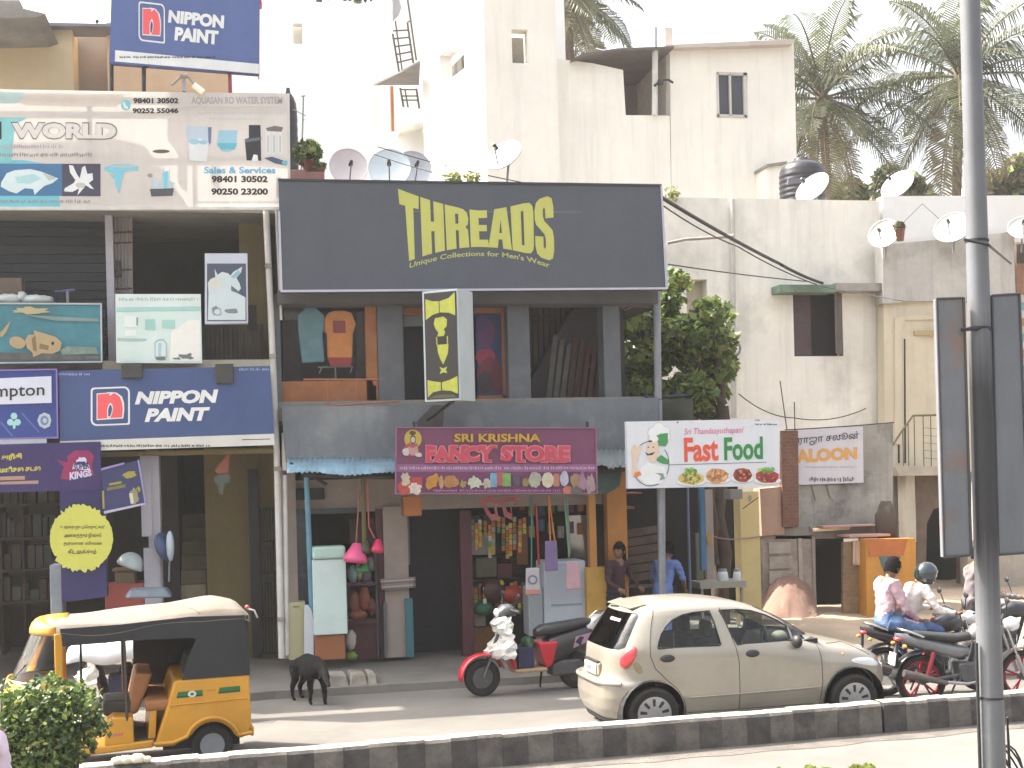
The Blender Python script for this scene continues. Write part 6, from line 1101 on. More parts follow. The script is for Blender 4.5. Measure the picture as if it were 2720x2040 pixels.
m = MB(); m.pbox(1970, 1306, 2020, 1690, 20.6, 20.9, paint("pillar_yellow", 204, 182, 126, var=.1, streak=.12)); m.pell(1992, 1323, 5, 8, 20.59, GREYP, 14); one(m, "gate_pillar", "pale yellow pillar at the right end of the food stall", "pillar")
t = thing("jar_table", "pale stand carrying two white jars under the food sign", "table", tuple(W(1920, 1600, 19.6)))
m = MB(); m.pbox(1860, 1545, 1982, 1562, 19.4, 19.9, paint("table_pale", 150, 144, 132)); m.build("tabletop", t); m = MB()
for u in (1864, 1970): m.pbox(u, 1562, u + 6, 1690, 19.45, 19.5, GREYP)
m.build("leg", t)
for lab, u in (("white jar on the stall stand, the wider one beside the tree trunk", 1920), ("white jar on the stall stand, the one nearest the yellow pillar", 1958)):
    r = .09 if u < 1940 else .065; c = W(u, 1545, 19.6); tj = thing("jar", lab, "jar", tuple(c)); m = MB(); m.lathe([(0, 0), (r * .9, 0), (r, .04), (r * .92, .12), (r * .75, .16), (0, .16)], paint("jar_white", 196, 200, 200, rough=.35), 18, Matrix.Translation(c)); m.build("body", tj); m = MB(); m.lathe([(r * .7, .16), (r * .72, .2), (0, .2)], GREYM, 18, Matrix.Translation(c)); m.build("lid", tj)
wire("rope", "pinkish rope tied across the tree trunk to the yellow pillar", [(1888, 1422, 20.5), (1930, 1432, 20.4), (1972, 1430, 20.5), (2020, 1424, 20.6)], .012, .01, paint("rope_pink", 150, 110, 116)); wire("cable", "short cable slanting up the yellow pillar", [(1972, 1352, 20.5), (2016, 1320, 20.4)], .008, .0)
m = MB(); m.slab([(1876, 1424), (1890, 1412), (1892, 1450), (1880, 1446)], 20.3, .04, paint("ochre_cloth", 170, 132, 80)); one(m, "ochre_rag", "ochre rag tied beside the tree trunk", "rag")
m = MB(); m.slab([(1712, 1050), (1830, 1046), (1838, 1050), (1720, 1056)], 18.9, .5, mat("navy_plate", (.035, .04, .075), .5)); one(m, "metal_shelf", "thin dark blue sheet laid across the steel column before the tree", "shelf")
m = MB(); m.pbox(1758, 1060, 1842, 1118, 19.6, 19.9, mat("leaf_shadow_box", (.075, .08, .06), .9, .4, 4)); one(m, "grey_crate", "dim greenish crate between the grey shop and the tree", "crate")  # box in one dark greenish tone, mottled at random
# clothes on show in the first floor window and the wall poster
for lab, pts, cs in (("teal t-shirt hanging in the first floor window", [(790, 838), (806, 824), (812, 812), (836, 812), (846, 824), (862, 838), (860, 880), (856, 884), (862, 960), (802, 964), (792, 878)], (112, 160, 172)), ("orange t-shirt with dark red square hanging in the first floor window", [(862, 846), (872, 830), (888, 824), (914, 824), (934, 830), (946, 860), (938, 886), (936, 952), (870, 952), (868, 886), (862, 880)], (235, 150, 66))):
    t = thing("t_shirt", lab, "t-shirt", tuple(W(830, 880, 19.5)), group="t-shirts in the showroom window"); m = MB(); m.slab(pts, 19.24, .08, paint("cloth_%d" % cs[0], *cs, var=.2, scale=6)); m.build("cloth", t, bevel=.02)
    if cs[0] == 235:
        m = MB(); m.pbox(885, 852, 918, 884, 19.22, 19.238, paint("square_red", 160, 60, 50)); m.build("chest_print", t); m = MB(); m.slab([(870, 950), (936, 950), (932, 972), (878, 972)], 19.235, .09, paint("hem_red", 170, 50, 54)); m.build("hem", t)
m = MB(); m.slab([(750, 846), (782, 840), (792, 880), (800, 1010), (752, 1012)], 19.9, .2, mat("dark_clothes", (.07, .04, .05), .9, .4, 3)); m.slab([(950, 830), (968, 826), (970, 1000), (946, 1005)], 19.8, .1, mat("grey_clothes", (.13, .11, .105), .9, .3, 3)); tag(m.build("clothes"), "dark clothes hung at both ends of the showroom window", "clothes")
t = thing("balcony_railing", "thin orange railing hooked before the showroom window", "railing", tuple(W(900, 1075, 18.8))); OM = paint("rail_orange", 156, 96, 66); m = MB()
m.ptube([(806, 1008), (1008, 1008)], 18.8, .014, OM); m.ptube([(870, 1008), (872, 1078)], 18.8, .01, OM); m.ptube([(944, 1012), (948, 1070)], 18.8, .008, OM); m.ptube([(868, 1079), (1060, 1066)], 18.8, .012, OM); m.ptube([(832, 1008), (832, 1024)], 18.8, .007, OM); m.build("bars", t)
m = MB(); m.ptube([(845, 976), (937, 974)], 19.3, .01, paint("stand_grey", 150, 150, 150)); m.ptube([(890, 976), (892, 1008)], 19.3, .012, MATS["stand_grey"]); m.ptube([(854, 976), (848, 992)], 19.3, .008, MATS["stand_grey"]); m.ptube([(936, 974), (930, 990)], 19.3, .008, MATS["stand_grey"]); m.pbox(900, 1014, 944, 1018, 19.2, 19.3, MATS["stand_grey"]); one(m, "garment_stand", "small grey garment stand under the orange t-shirt", "stand")
t = thing("fashion_poster", "glossy blue, purple and red poster beside the lightbox sign", "poster", tuple(W(1302, 940, 19.35))); m = MB(); m.pbox(1266, 832, 1334, 1050, 19.34, 19.38, paint("poster_blue", 44, 52, 92)); m.build("panel", t)
m = MB()
for i, (u, v, ru, rv, cc) in enumerate(((1292, 890, 22, 40, (92, 44, 96)), (1280, 860, 16, 24, (70, 50, 100)), (1318, 920, 14, 26, (30, 52, 92)), (1290, 950, 26, 24, (142, 44, 76)), (1296, 990, 28, 40, (110, 36, 52)), (1318, 1000, 15, 46, (96, 30, 42)), (1290, 1015, 20, 32, (52, 32, 44)))): m.pell(u, v, ru, rv, 19.336 - i * .001, paint("pp%d" % i, *cc, var=.25, scale=6), 20, .12, 0, i)
m.build("printed_figure", t)
t = thing("roller_drum", "reddish rolled cloths under the lintel beside the right column", "cloth roll", tuple(W(1668, 808, 19.4))); m = MB()
for u in (1660, 1678): c = W(u, 808, 19.4); m.tube([c, c + Vector((0, .8, 0))], .05, paint("roll_rose", 150, 92, 96), 12)
m.build("roll", t); m = MB(); m.pbox(1640, 792, 1740, 818, 19.5, 21, DKWOOD); m.build("loft_plank", t)
# ================================================================ vehicles
RUB = mat("tyre_rubber", (.022, .021, .02), .85, .25, 6); CHR = mat("chrome", (.5, .5, .5), .2, .05, metal=.9); ALLOY = mat("alloy_silver", (.42, .42, .43), .35, .12, 5, metal=.6); SEATB = mat("seat_black", (.028, .028, .03), .5, .2, 4); ENG = mat("engine_grey", (.12, .12, .125), .45, .3, 8, metal=.5); LRED = paint("lamp_red", 205, 60, 66, rough=.15, coat=1.0); AMB = paint("lamp_amber", 226, 150, 60, rough=.2); CLEARL = paint("lamp_clear", 215, 218, 220, rough=.08, coat=1.0); DARKIN = mat("cabin_dark", (.018, .018, .02), .7, .2)
def ycyl(m, x, z, r, y0, y1, mm, n=28, smooth=True):      # cylinder across the vehicle
    vs = [(x + r * math.cos(6.28318 * i / n), y, z + r * math.sin(6.28318 * i / n)) for y in (y0, y1) for i in range(n)]
    m.add(vs, [(i, (i + 1) % n, (i + 1) % n + n, i + n) for i in range(n)], mm, smooth); m.add(vs[:n], [tuple(range(n))], mm); return m.add(vs[n:], [tuple(range(n - 1, -1, -1))], mm)
def tyre(m, x, y, z, r, w, mm, inner=.7):
    prof = [(inner * r, w * .38), (r * .86, w * .5), (r * .96, w * .46), (r, w * .3), (r, -w * .3), (r * .96, -w * .46), (r * .86, -w * .5), (inner * r, -w * .38)]
    return m.lathe(prof, mm, 36, Matrix.Translation((x, y, z)) @ Matrix.Rotation(R(90), 4, 'X'))
def ring(m, x, y, z, r, t_, mm, n=32): return m.tube([(x + r * math.cos(6.28318 * i / n), y, z + r * math.sin(6.28318 * i / n)) for i in range(n + 1)], t_, mm, 8, False)
def interp(tab, z):
    if z <= tab[0][0]: return tab[0][1:]
    for a, b_ in zip(tab, tab[1:]):
        if z <= b_[0]:
            t_ = (z - a[0]) / (b_[0] - a[0]); return tuple(p + (q - p) * t_ for p, q in zip(a[1:], b_[1:]))
    return tab[-1][1:]
# ---- hatchback: stacked plan contours, windows and wheel arches cut along exact outlines
TAB = [(.17, .14, 3.34, .66), (.22, .06, 3.43, .70), (.32, .01, 3.48, .73), (.45, -.01, 3.50, .745), (.57, .0, 3.49, .75), (.615, .02, 3.475, .75), (.635, .06, 3.46, .748), (.70, .085, 3.42, .748), (.76, .095, 3.33, .747), (.82, .10, 3.21, .745), (.87, .105, 3.06, .742), (.92, .11, 2.88, .736), (.96, .118, 2.71, .728), (1.0, .13, 2.55, .716), (1.05, .155, 2.46, .702), (1.12, .195, 2.35, .682), (1.2, .24, 2.22, .66), (1.28, .29, 2.07, .637), (1.35, .335, 1.92, .612), (1.40, .38, 1.79, .585), (1.435, .44, 1.66, .548), (1.46, .53, 1.52, .49), (1.478, .64, 1.38, .41), (1.49, .78, 1.24, .29), (1.496, .92, 1.1, .15)]
def car_nn(z): return 4.6 if z < 1.0 else 4.6 - 1.0 * (z - 1.0) / .5, (2.9 if z < .98 else min(4.2, 2.9 + (z - .98) * 6))
def car_y(x, z):
    a0, a1, w_ = interp(TAB, z); xc = (a0 + a1) / 2; a = (a1 - a0) / 2; q = abs((x - xc) / a); n = car_nn(z)[0 if x < xc else 1]
    return w_ * max(0, 1 - min(1, q) ** n) ** (1 / n)
def car_x(y, z, front):
    a0, a1, w_ = interp(TAB, z); xc = (a0 + a1) / 2; a = (a1 - a0) / 2; n = car_nn(z)[1 if front else 0]
    return xc + (1 if front else -1) * a * max(0, 1 - min(1, abs(y / w_)) ** n) ** (1 / n)
def contour(z, M_=230):
    a0, a1, w_ = interp(TAB, z); xc = (a0 + a1) / 2; a = (a1 - a0) / 2; nr, nf = car_nn(z); fine = []
    for i in range(1801):
        t_ = math.pi + 2 * math.pi * i / 1800; c_, s_ = math.cos(t_), math.sin(t_); n = nf if c_ > 0 else nr
        fine.append((xc + a * math.copysign(abs(c_) ** (2 / n), c_), w_ * math.copysign(abs(s_) ** (2 / n), s_)))
    L = [0]
    for p, q in zip(fine, fine[1:]): L.append(L[-1] + math.hypot(q[0] - p[0], q[1] - p[1]))
    out = []; j = 0
    for k in range(M_):
        s_ = L[-1] * k / M_
        while L[j + 1] < s_: j += 1
        t_ = (s_ - L[j]) / max(1e-9, L[j + 1] - L[j]); out.append((fine[j][0] + (fine[j + 1][0] - fine[j][0]) * t_, fine[j][1] + (fine[j + 1][1] - fine[j][1]) * t_))
    return out
def pip(p, poly):
    x, y = p; c_ = False; j = len(poly) - 1
    for i in range(len(poly)):
        (xi, yi), (xj, yj) = poly[i], poly[j]
        if (yi > y) != (yj > y) and x < (xj - xi) * (y - yi) / (yj - yi) + xi: c_ = not c_
        j = i
    return c_
def nearest(p, poly):
    best = None
    for i in range(len(poly)):
        a, b_ = Vector(poly[i]), Vector(poly[(i + 1) % len(poly)]); d = b_ - a; t_ = max(0, min(1, (Vector(p) - a).dot(d) / d.length_squared)); q = a + d * t_; l = (q - Vector(p)).length
        if best is None or l < best[0]: best = (l, q)
    return best[1]
def smoothpoly(pts, n=6):
    out = []; k = len(pts)
    for i in range(k):
        p0, p1, p2, p3 = (Vector(pts[(i + d) % k]) for d in (-1, 0, 1, 2))
        for j in range(n): t_ = j / n; out.append(tuple(.5 * (2 * p1 + (p2 - p0) * t_ + (2 * p0 - 5 * p1 + 4 * p2 - p3) * t_ * t_ + (3 * p1 - p0 - 3 * p2 + p3) * t_ ** 3)))
    return out
AX = (.52, 2.865); WR = .285
ARCH = [[(x + .345 * math.cos(R(a)), WR + .01 + .345 * math.sin(R(a))) for a in range(0, 360, 8)] for x in AX]
WINS = [[(.585, 1.005), (.60, 1.06), (.64, 1.15), (.70, 1.23), (.78, 1.295), (.90, 1.345), (1.03, 1.365), (1.225, 1.372), (1.255, 1.25), (1.30, 1.0), (1.29, .995), (.60, .995)], [(1.335, 1.372), (1.55, 1.37), (1.72, 1.345), (1.9, 1.285), (2.05, 1.21), (2.14, 1.15), (2.16, .99), (1.49, .99), (1.44, 1.1)], [(2.185, 1.125), (2.3, 1.055), (2.40, .995), (2.38, .985), (2.19, .985)]]
def build_car(label, paintm):
    t = thing("parked_car", label, "car"); OX = 1.75
    zs = []; z = .17
    while z < 1.496: zs.append(z); z += .02 if z < 1.36 else (.012 if z < 1.45 else .006)
    zs.append(1.496); nz, nc = len(zs), 230; grid = [contour(z_, nc) for z_ in zs]
    V = [[[p[0], p[1], zs[i]] for p in grid[i]] for i in range(nz)]; reg = [[None] * nc for _ in range(nz)]
    regions = []
    for k, poly in enumerate(ARCH): regions += [("arch", 'side', poly)]
    for k, poly in enumerate(WINS): regions += [("win%d" % k, 'side', poly)]
    regions += [("back", 'rear', [(-.50, 1.37), (.50, 1.37), (.585, 1.01), (.54, .985), (-.54, .985), (-.585, 1.01)]), ("front", 'fore', [(-.46, 1.375), (.46, 1.375), (.60, 1.04), (.54, 1.02), (-.54, 1.02), (-.60, 1.04)])]
    faces = {}; 
    def prm(v, kind): return (v[0], v[2]) if kind == 'side' else (v[1], v[2])
    def ok(v, kind): return abs(v[1]) > .30 and .03 < v[0] < 3.46 if kind == 'side' else (v[0] < .75 if kind == 'rear' else v[0] > 1.4)
    owner = {}
    for name, kind, poly in regions:
        ins = {}
        for i in range(nz):
            for j in range(nc):
                if ok(V[i][j], kind) and pip(prm(V[i][j], kind), poly): ins[(i, j)] = 1
        mv = set()
        for i in range(nz - 1):
            for j in range(nc):
                cs = [(i, j), (i, (j + 1) % nc), (i + 1, (j + 1) % nc), (i + 1, j)]; k = sum(c_ in ins for c_ in cs)
                if k == 4 and (i, j) not in owner: owner[(i, j)] = name + ("LR"[j < nc // 2] if name[:3] == "win" else "")
                elif 0 < k < 4: mv |= {c_ for c_ in cs if c_ in ins}
        for i, j in mv:
            v = V[i][j]; q = nearest(prm(v, kind), poly)
            if kind == 'side': v[0] = q[0]; v[2] = q[1]; v[1] = math.copysign(car_y(q[0], q[1]), v[1])
            else: v[1] = q[0]; v[2] = q[1]; v[0] = car_x(q[0], q[1], kind == 'fore')
        for i in range(nz - 1):
            for j in range(nc):
                cs = [(i, j), (i, (j + 1) % nc), (i + 1, (j + 1) % nc), (i + 1, j)]
                if 0 and any(c_ in mv for c_ in cs): pass
    verts = [(V[i][j][0] - OX, V[i][j][1], V[i][j][2]) for i in range(nz) for j in range(nc)]; F_ = lambda i, j: (i * nc + j, i * nc + (j + 1) % nc, (i + 1) * nc + (j + 1) % nc, (i + 1) * nc + j)
    groups = {}
    for i in range(nz - 1):
        for j in range(nc): groups.setdefault(owner.get((i, j), "body"), []).append(F_(i, j))
    groups["body"].append(tuple(range((nz - 1) * nc, nz * nc)))
    def emit(name, key, mm, shrink=0, solid=0):
        fs = groups.get(key, []); used = sorted({a for f in fs for a in f}); mp = {a: k for k, a in enumerate(used)}; m = MB()
        m.add([((verts[a][0]) * (1 - shrink), verts[a][1] * (1 - shrink * 1.4), verts[a][2]) for a in used], [tuple(mp[a] for a in f) for f in fs], mm, True); return m.build(name, t, True, solid=solid)
    emit("body", "body", paintm)
    GLS = glass("car_glass", (.86, .9, .88), .8); 
    for k, sd in ((0, "L"), (0, "R"), (1, "L"), (1, "R"), (2, "L"), (2, "R")): emit("side_window", "win%d" % k + sd, GLS if k < 2 else mat("quarter_black", (.03, .03, .04), .2, .1), .006)
    emit("rear_window", "back", glass("rear_glass", (.16, .16, .16), .8), .003); emit("windshield", "front", GLS, .003)
    m = MB()
    for poly in WINS[:2]:
        for sg in (-1, 1):
            pts = [(x - OX, sg * (car_y(x, z_) + .001), z_) for x, z_ in poly]; m.tube(pts + [pts[0]], .009, SEATB, 6, False)
    m.build("window_seal", t, True)
    SEAM = mat("panel_gap", (.06, .055, .05), .7, .1); m = MB()
    lines = [[(1.345, 1.40), (1.40, 1.2), (1.47, .96), (1.495, .8), (1.495, .45), (1.49, .26)], [(2.46, .97), (2.48, .8), (2.485, .5), (2.45, .26)], [(.60, 1.40), (.55, 1.25), (.51, 1.05), (.50, .92), (.55, .78), (.66, .66), (.78, .55), (.86, .42), (.88, .26)], [(.9, .27), (2.4, .27)], [(2.62, .92), (2.9, .9), (3.1, .80), (3.2, .74)]]
    for ln in lines:
        for sg in (-1, 1):
            pts = []
            for (xa, za), (xb, zb) in zip(ln, ln[1:]):
                for k in range(6): t_ = k / 6; pts.append((xa + (xb - xa) * t_, za + (zb - za) * t_))
            pts.append(ln[-1]); m.tube([(x - OX, sg * (car_y(x, z_) + .0005), z_) for x, z_ in pts], .0045, SEAM, 5, False)
    m.build("panel_seam", t, True)
    m = MB()
    for sg in (-1, 1):                                            # crease strip low on the doors
        m.tube([(x / 100 - OX, sg * (car_y(x / 100, .44) - .002), .43 + .0001 * x) for x in range(92, 250, 8)], .012, paintm, 6)
    m.build("door_crease", t, True)
    def patch(name, mm, fn, th=.012, n=20, rings=4, par=None):       # small pad following the skin: fn(a, b) -> point, outward dir
        m = MB(); vs = [fn(0, 0, th)]; fs = []
        for r_ in range(1, rings + 1):
            for k in range(n): a = 6.28318 * k / n; q = r_ / rings; vs.append(fn(q * math.cos(a), q * math.sin(a), th * math.sqrt(max(0, 1 - q ** 4)) + .001))
        for k in range(n): fs.append((0, 1 + k, 1 + (k + 1) % n))
        for r_ in range(rings - 1):
            for k in range(n): a = 1 + r_ * n; fs.append((a + k, a + n + k, a + n + (k + 1) % n, a + (k + 1) % n))
        return m.add(vs, fs, mm, True).build(name, par or t, True)
    def onside(x0, z0, rx, rz, sg, sk=0): return lambda a, b_, d: (x0 + rx * a - OX, sg * (car_y(x0 + rx * a, z0 + rz * b_ + sk * a) + d), z0 + rz * b_ + sk * a)
    for sg in (-1, 1):
        for x0 in (.685, 1.655): patch("door_handle", SEATB, onside(x0, .885, .082, .042, sg), .02)
        patch("side_indicator", AMB, onside(2.78, .80, .02, .011, sg), .008, 10, 2)
        # tail lamp wraps the rear corner: parameter runs along the contour
        def tl(a, b_, d, sg=sg):
            z_ = .905 + .12 * b_; s_ = .67 + .082 * a + .04 * b_; y = 0; pts = contourcache(z_); 
            return place(pts, s_, sg, z_, d)
        def contourcache(z_, C_={}):
            k = round(z_, 3)
            if k not in C_: C_[k] = contour(k, 400)
            return C_[k]
        def place(pts, s_, sg, z_, d):
            acc = 0; i = 0                                        # contour starts at the rear centre and walks to one flank
            while i < 120:
                l = math.hypot(pts[i + 1][0] - pts[i][0], pts[i + 1][1] - pts[i][1])
                if acc + l >= s_: break
                acc += l; i += 1
            f = (s_ - acc) / max(1e-6, l); x = pts[i][0] + (pts[i + 1][0] - pts[i][0]) * f; y = abs(pts[i][1] + (pts[i + 1][1] - pts[i][1]) * f)
            nx, ny = -abs(pts[i + 1][1] - pts[i][1]), abs(pts[i + 1][0] - pts[i][0]); L = math.hypot(nx, ny) or 1
            return (x + nx / L * d - OX, sg * (y + ny / L * d), z_)
        patch("tail_lamp", LRED, tl, .03, 26, 6)
        def hl(a, b_, d, sg=sg):
            y = .55 + .10 * a; z_ = .675 + .05 * b_ + .035 * a; return (car_x(y, z_, True) + d - OX, sg * y, z_)
        patch("headlight", CLEARL, hl, .015, 22, 4)
        patch("side_reflector", paint("reflector_dull", 120, 100, 60), onside(.33, .40, .05, .018, sg), .006, 12, 2)
    def onrear(y0, z0, ry, rz, pw=1): return lambda a, b_, d: (car_x(y0 + ry * a, z0 + rz * b_, False) - d - OX, y0 + ry * a, z0 + rz * b_)
    m = MB(); m.box(-.005 - OX + .06, -.25, .655, .105 - OX, .25, .81, paint("plate_recess", 150, 140, 118)); m.build("plate_recess", t, True, bevel=.03)
    m = MB(); m.box(.04 - OX, -.20, .67, .05 - OX, .20, .79, paint("plate_white", 214, 214, 210)); m.box(.052 - OX, -.23, .80, .09 - OX, .23, .825, SEATB); pl = m.build("number_plate", t, True, bevel=.006)
    m = MB(); rn = random.Random(5)
    for k in range(9): m.box(.037 - OX, .16 - k * .037, .70, .039 - OX, .16 - k * .037 - rn.uniform(.012, .024), .76, paint("plate_ink", 110, 112, 120))
    m.build("plate_marks", pl, True)
    m = MB(); m.tube([(car_x(y / 100, .60, False) - .012 - OX, y / 100, .615) for y in range(-62, 63, 4)], .028, paintm, 8); m.build("bumper_lip", t, True)
    m = MB(); m.tube([(car_x(y / 100, .2, False) + .03 - OX, y / 100, .19) for y in range(-56, 57, 8)], .05, DARKIN, 8); m.build("under_tray", t, True)
    m = MB(); m.tube([(.45 - OX, 0, 1.40), (.30 - OX, 0, 1.42)], .01, SEATB); 
    m.hexa([(.39 - OX, -.40, 1.415), (.56 - OX, -.42, 1.452), (.56 - OX, .42, 1.452), (.39 - OX, .40, 1.415), (.39 - OX, -.40, 1.425), (.56 - OX, -.42, 1.466), (.56 - OX, .42, 1.466), (.39 - OX, .40, 1.425)], paintm); m.build("spoiler", t, True, bevel=.01)
    m = MB(); rn = random.Random(8); x0 = .265
    for k in range(7): y = -.02 - k * .045; m.add([(car_x(y, 1.27 + dz, False) - .004 - OX, y + dy, 1.27 + dz) for dy, dz in ((0, 0), (-.03, 0), (-.03, .032), (0, .032))], [(0, 1, 2, 3)], paint("decal_pale", 190, 184, 170))
    m.build("window_sticker", t, True)
    ST_ = paint("rust_smudge", 136, 120, 96, var=.3); patch("rust_patch", ST_, onside(.37, .79, .05, .06, -1, -.03), .0025, 9, 3); patch("rust_patch", ST_, onside(.27, .84, .05, .06, -1, .02), .002, 12, 3)
    for sg in (-1, 1):
        m = MB(); y = sg * (car_y(2.2, .98) + .085); m.ball((2.19 - OX, y, .985), (.055, .08, .075), SEATB, 14, 8); m.tube([(2.2 - OX, sg * (car_y(2.2, 1.0) - .01), .985), (2.2 - OX, y, 1.0)], .022, SEATB, 8); m.build("door_mirror", t, True)
    for ax in AX:
        for sg in (-1, 1):
            wt = bpy.data.objects.new("wheel", None); COL.objects.link(wt); wt.parent = t; wt.empty_display_size = .1
            y = sg * .665; m = MB(); tyre(m, ax - OX, y, WR, WR, .165, RUB, .66); m.build("tyre", wt, True)
            m = MB(); d = sg * .072; ycyl(m, ax - OX, WR, WR * .665, y + d * .3, y + d, ALLOY); ycyl(m, ax - OX, WR, WR * .18, y + d, y + d * 1.15, ALLOY, 20)
            for k in range(9):
                a = 6.28318 * k / 9 + .2; pts = []
                for rr, hw in ((.30, .085), (.40, .10), (.52, .12), (.58, .10)): pts.append((rr, hw))
                pl_ = [(r_, -h_) for r_, h_ in pts] + [(r_, h_) for r_, h_ in reversed(pts)]
                vs = []
                for r_, h_ in pl_:
                    aa = a + h_ / r_ * .55; vs.append((ax - OX + WR * r_ * math.cos(aa), y + d * 1.012, WR + WR * r_ * math.sin(aa)))
                m.add(vs, [tuple(range(len(vs)))], SEATB)
            m.build("rim", wt, True)
            m = MB(); n = 24; vs = [(ax - OX + .36 * math.cos(6.28318 * i / n), yy, WR + .01 + .36 * math.sin(6.28318 * i / n)) for yy in (sg * .735, sg * .42) for i in range(n)]
            m.add(vs, [(i, (i + 1) % n, (i + 1) % n + n, i + n) for i in range(n)], DARKIN); m.add(vs[n:], [tuple(range(n))], DARKIN); m.build("wheel_well", t, True)
    IN = mat("seat_cloth", (.10, .09, .08), .9, .3, 5); m = MB()
    for y in (-.33, .33): m.box(1.22 - OX, y - .21, .62, 1.36 - OX, y + .21, 1.02, IN); m.box(1.24 - OX, y - .12, 1.04, 1.33 - OX, y + .12, 1.24, IN)
    m.box(.60 - OX, -.55, .55, .74 - OX, .55, 1.0, IN)
    for y in (-.3, .3): m.box(.62 - OX, y - .12, 1.0, .70 - OX, y + .12, 1.18, IN)
    m.build("seat", t, True, bevel=.05)
    m = MB(); m.box(.3 - OX, -.6, .3, 2.5 - OX, .6, .34, DARKIN); m.hexa([(2.1 - OX, -.6, .8), (2.5 - OX, -.6, .8), (2.5 - OX, .6, .8), (2.1 - OX, .6, .8), (2.18 - OX, -.6, .97), (2.5 - OX, -.6, .99), (2.5 - OX, .6, .99), (2.18 - OX, .6, .97)], DARKIN); m.box(.25 - OX, -.55, .55, .6 - OX, .55, .9, DARKIN); m.build("dashboard", t, True)
    m = MB(); ring(m, 0, 0, 0, .17, .014, SEATB, 24); m.tube([(0, 0, -.16), (0, 0, .16)], .012, SEATB); m.tube([(-.16, 0, 0), (.16, 0, 0)], .012, SEATB)
    o = m.build("steering_wheel", t, True); o.location = (1.98 - OX, -.33, .96); o.rotation_euler = (0, R(-25), R(75))
    m = MB(); m.ball((2.12 - OX, -.42, 1.02), (.09, .08, .06), paint("cloth_roll", 206, 204, 180), 14, 8, .05, 2); m.build("cloth_roll", t, True)
    return t
CARP = mat("champagne_paint", (.33, .30, .248), .3, .08, 2, metal=.3, coat=.5, spec=.5, col2=(.23, .205, .165), mix2=.4, sc2=1.2, streak=.12)
car = build_car("dusty champagne small hatchback standing alone behind the striped kerb", CARP)
ga, gb = G(1760, 1966), G(2259, 1937); hd = math.atan2(gb.y - ga.y, gb.x - ga.x)
print("car base", ga, gb, (gb - ga).length, math.degrees(hd))
CH = R(2.5); CX, CY = 0, 0
def carplace(o, ga, yaw):
    c_, s_ = math.cos(yaw), math.sin(yaw); o.scale = (1, 1, .965); lx, ly = AX[0] - 1.75, -.70; o.location = (ga.x - (lx * c_ - ly * s_), ga.y - (lx * s_ + ly * c_), 0); o.rotation_euler = (0, 0, yaw)
ga = G(1738, 1964); carplace(car, ga, CH)
# ---- auto rickshaw
AYEL = mat("rickshaw_yellow", (.56, .27, .02), .42, .12, 2, coat=.25, streak=.15, col2=(.40, .19, .03), mix2=.4, sc2=2); ABLK = mat("canopy_black", (.022, .023, .026), .75, .2, 3, bump=.2); ATAN = mat("canopy_tan", (.17, .145, .118), .9, .25, 3, bump=.4, col2=(.15, .11, .08), mix2=.4, sc2=2.0); ABRN = mat("seat_brown", (.33, .14, .05), .6, .25, 3)
t = thing("auto_rickshaw", "yellow auto rickshaw with black canopy and faded tan roof", "auto rickshaw")
OX = 1.3
m = MB(); arc_ = [(.40 + .25 * math.cos(R(a)), .22 + .25 * math.sin(R(a))) for a in range(172, 4, -14)]
side = [(.0, .95), (-.01, .42), (.03, .30), (.12, .27)] + arc_[1:-1] + [(.80, .25), (1.0, .25), (.88, .60), (.78, .93), (.72, .94)]
m.prism([(x - OX, z) for x, z in side], 'y', -.64, .64, AYEL); m.build("rear_body", t, True, bevel=.025)
m = MB()
for sg in (-1, 1): m.tube([(x - OX, sg * .648, z) for x, z in [(-.01, .33), (.05, .32)] + [(.40 + .28 * math.cos(R(a)), .24 + .28 * math.sin(R(a))) for a in range(165, 10, -12)] + [(.8, .29), (1.0, .29)]], .022, AYEL, 8); m.tube([(.02 - OX, sg * .645, .70), (.82 - OX, sg * .645, .68)], .008, AYEL, 6)
m.build("arch_moulding", t, True)
m = MB(); m.box(-.04 - OX, -.6, .28, .0 - OX, .6, .38, AYEL); m.build("bumper", t, True, bevel=.015)
m = MB(); m.box(.15 - OX, -.5, .3, .8 - OX, .5, .6, DARKIN); m.box(.1 - OX, -.45, .18, .9 - OX, .45, .3, DARKIN); m.build("engine_bay", t, True)
m = MB()                                                       # stepped floor and front cell
m.prism([(1.0 - OX, .25), (1.66 - OX, .22), (2.35 - OX, .24), (2.35 - OX, .30), (1.6 - OX, .30), (1.0 - OX, .33)], 'y', -.62, .62, AYEL); m.prism([(1.20 - OX, .30), (1.50 - OX, .30), (1.46 - OX, .56), (1.40 - OX, .60), (1.20 - OX, .58)], 'y', -.61, .61, AYEL); m.build("floor_pan", t, True, bevel=.02)
m = MB(); m.box(.88 - OX, -.58, .331, 1.19 - OX, .58, .336, mat("step_mat", (.07, .06, .05), .9)); m.build("step_mat", t, True)
m = MB(); m.box(.72 - OX, -.58, .62, 1.08 - OX, .58, .74, ABRN); m.hexa([(.60 - OX, -.58, .74), (.72 - OX, -.58, .74), (.72 - OX, .58, .74), (.60 - OX, .58, .74), (.50 - OX, -.58, 1.15), (.60 - OX, -.58, 1.15), (.60 - OX, .58, 1.15), (.50 - OX, .58, 1.15)], DARKIN); m.build("passenger_seat", t, True, bevel=.04)
m = MB(); m.hexa([(.98 - OX, -.55, .30), (1.06 - OX, -.55, .30), (1.06 - OX, .55, .30), (.98 - OX, .55, .30), (.96 - OX, -.55, .64), (1.03 - OX, -.55, .64), (1.03 - OX, .55, .64), (.96 - OX, .55, .64)], AYEL); m.build("seat_front", t, True, bevel=.01)
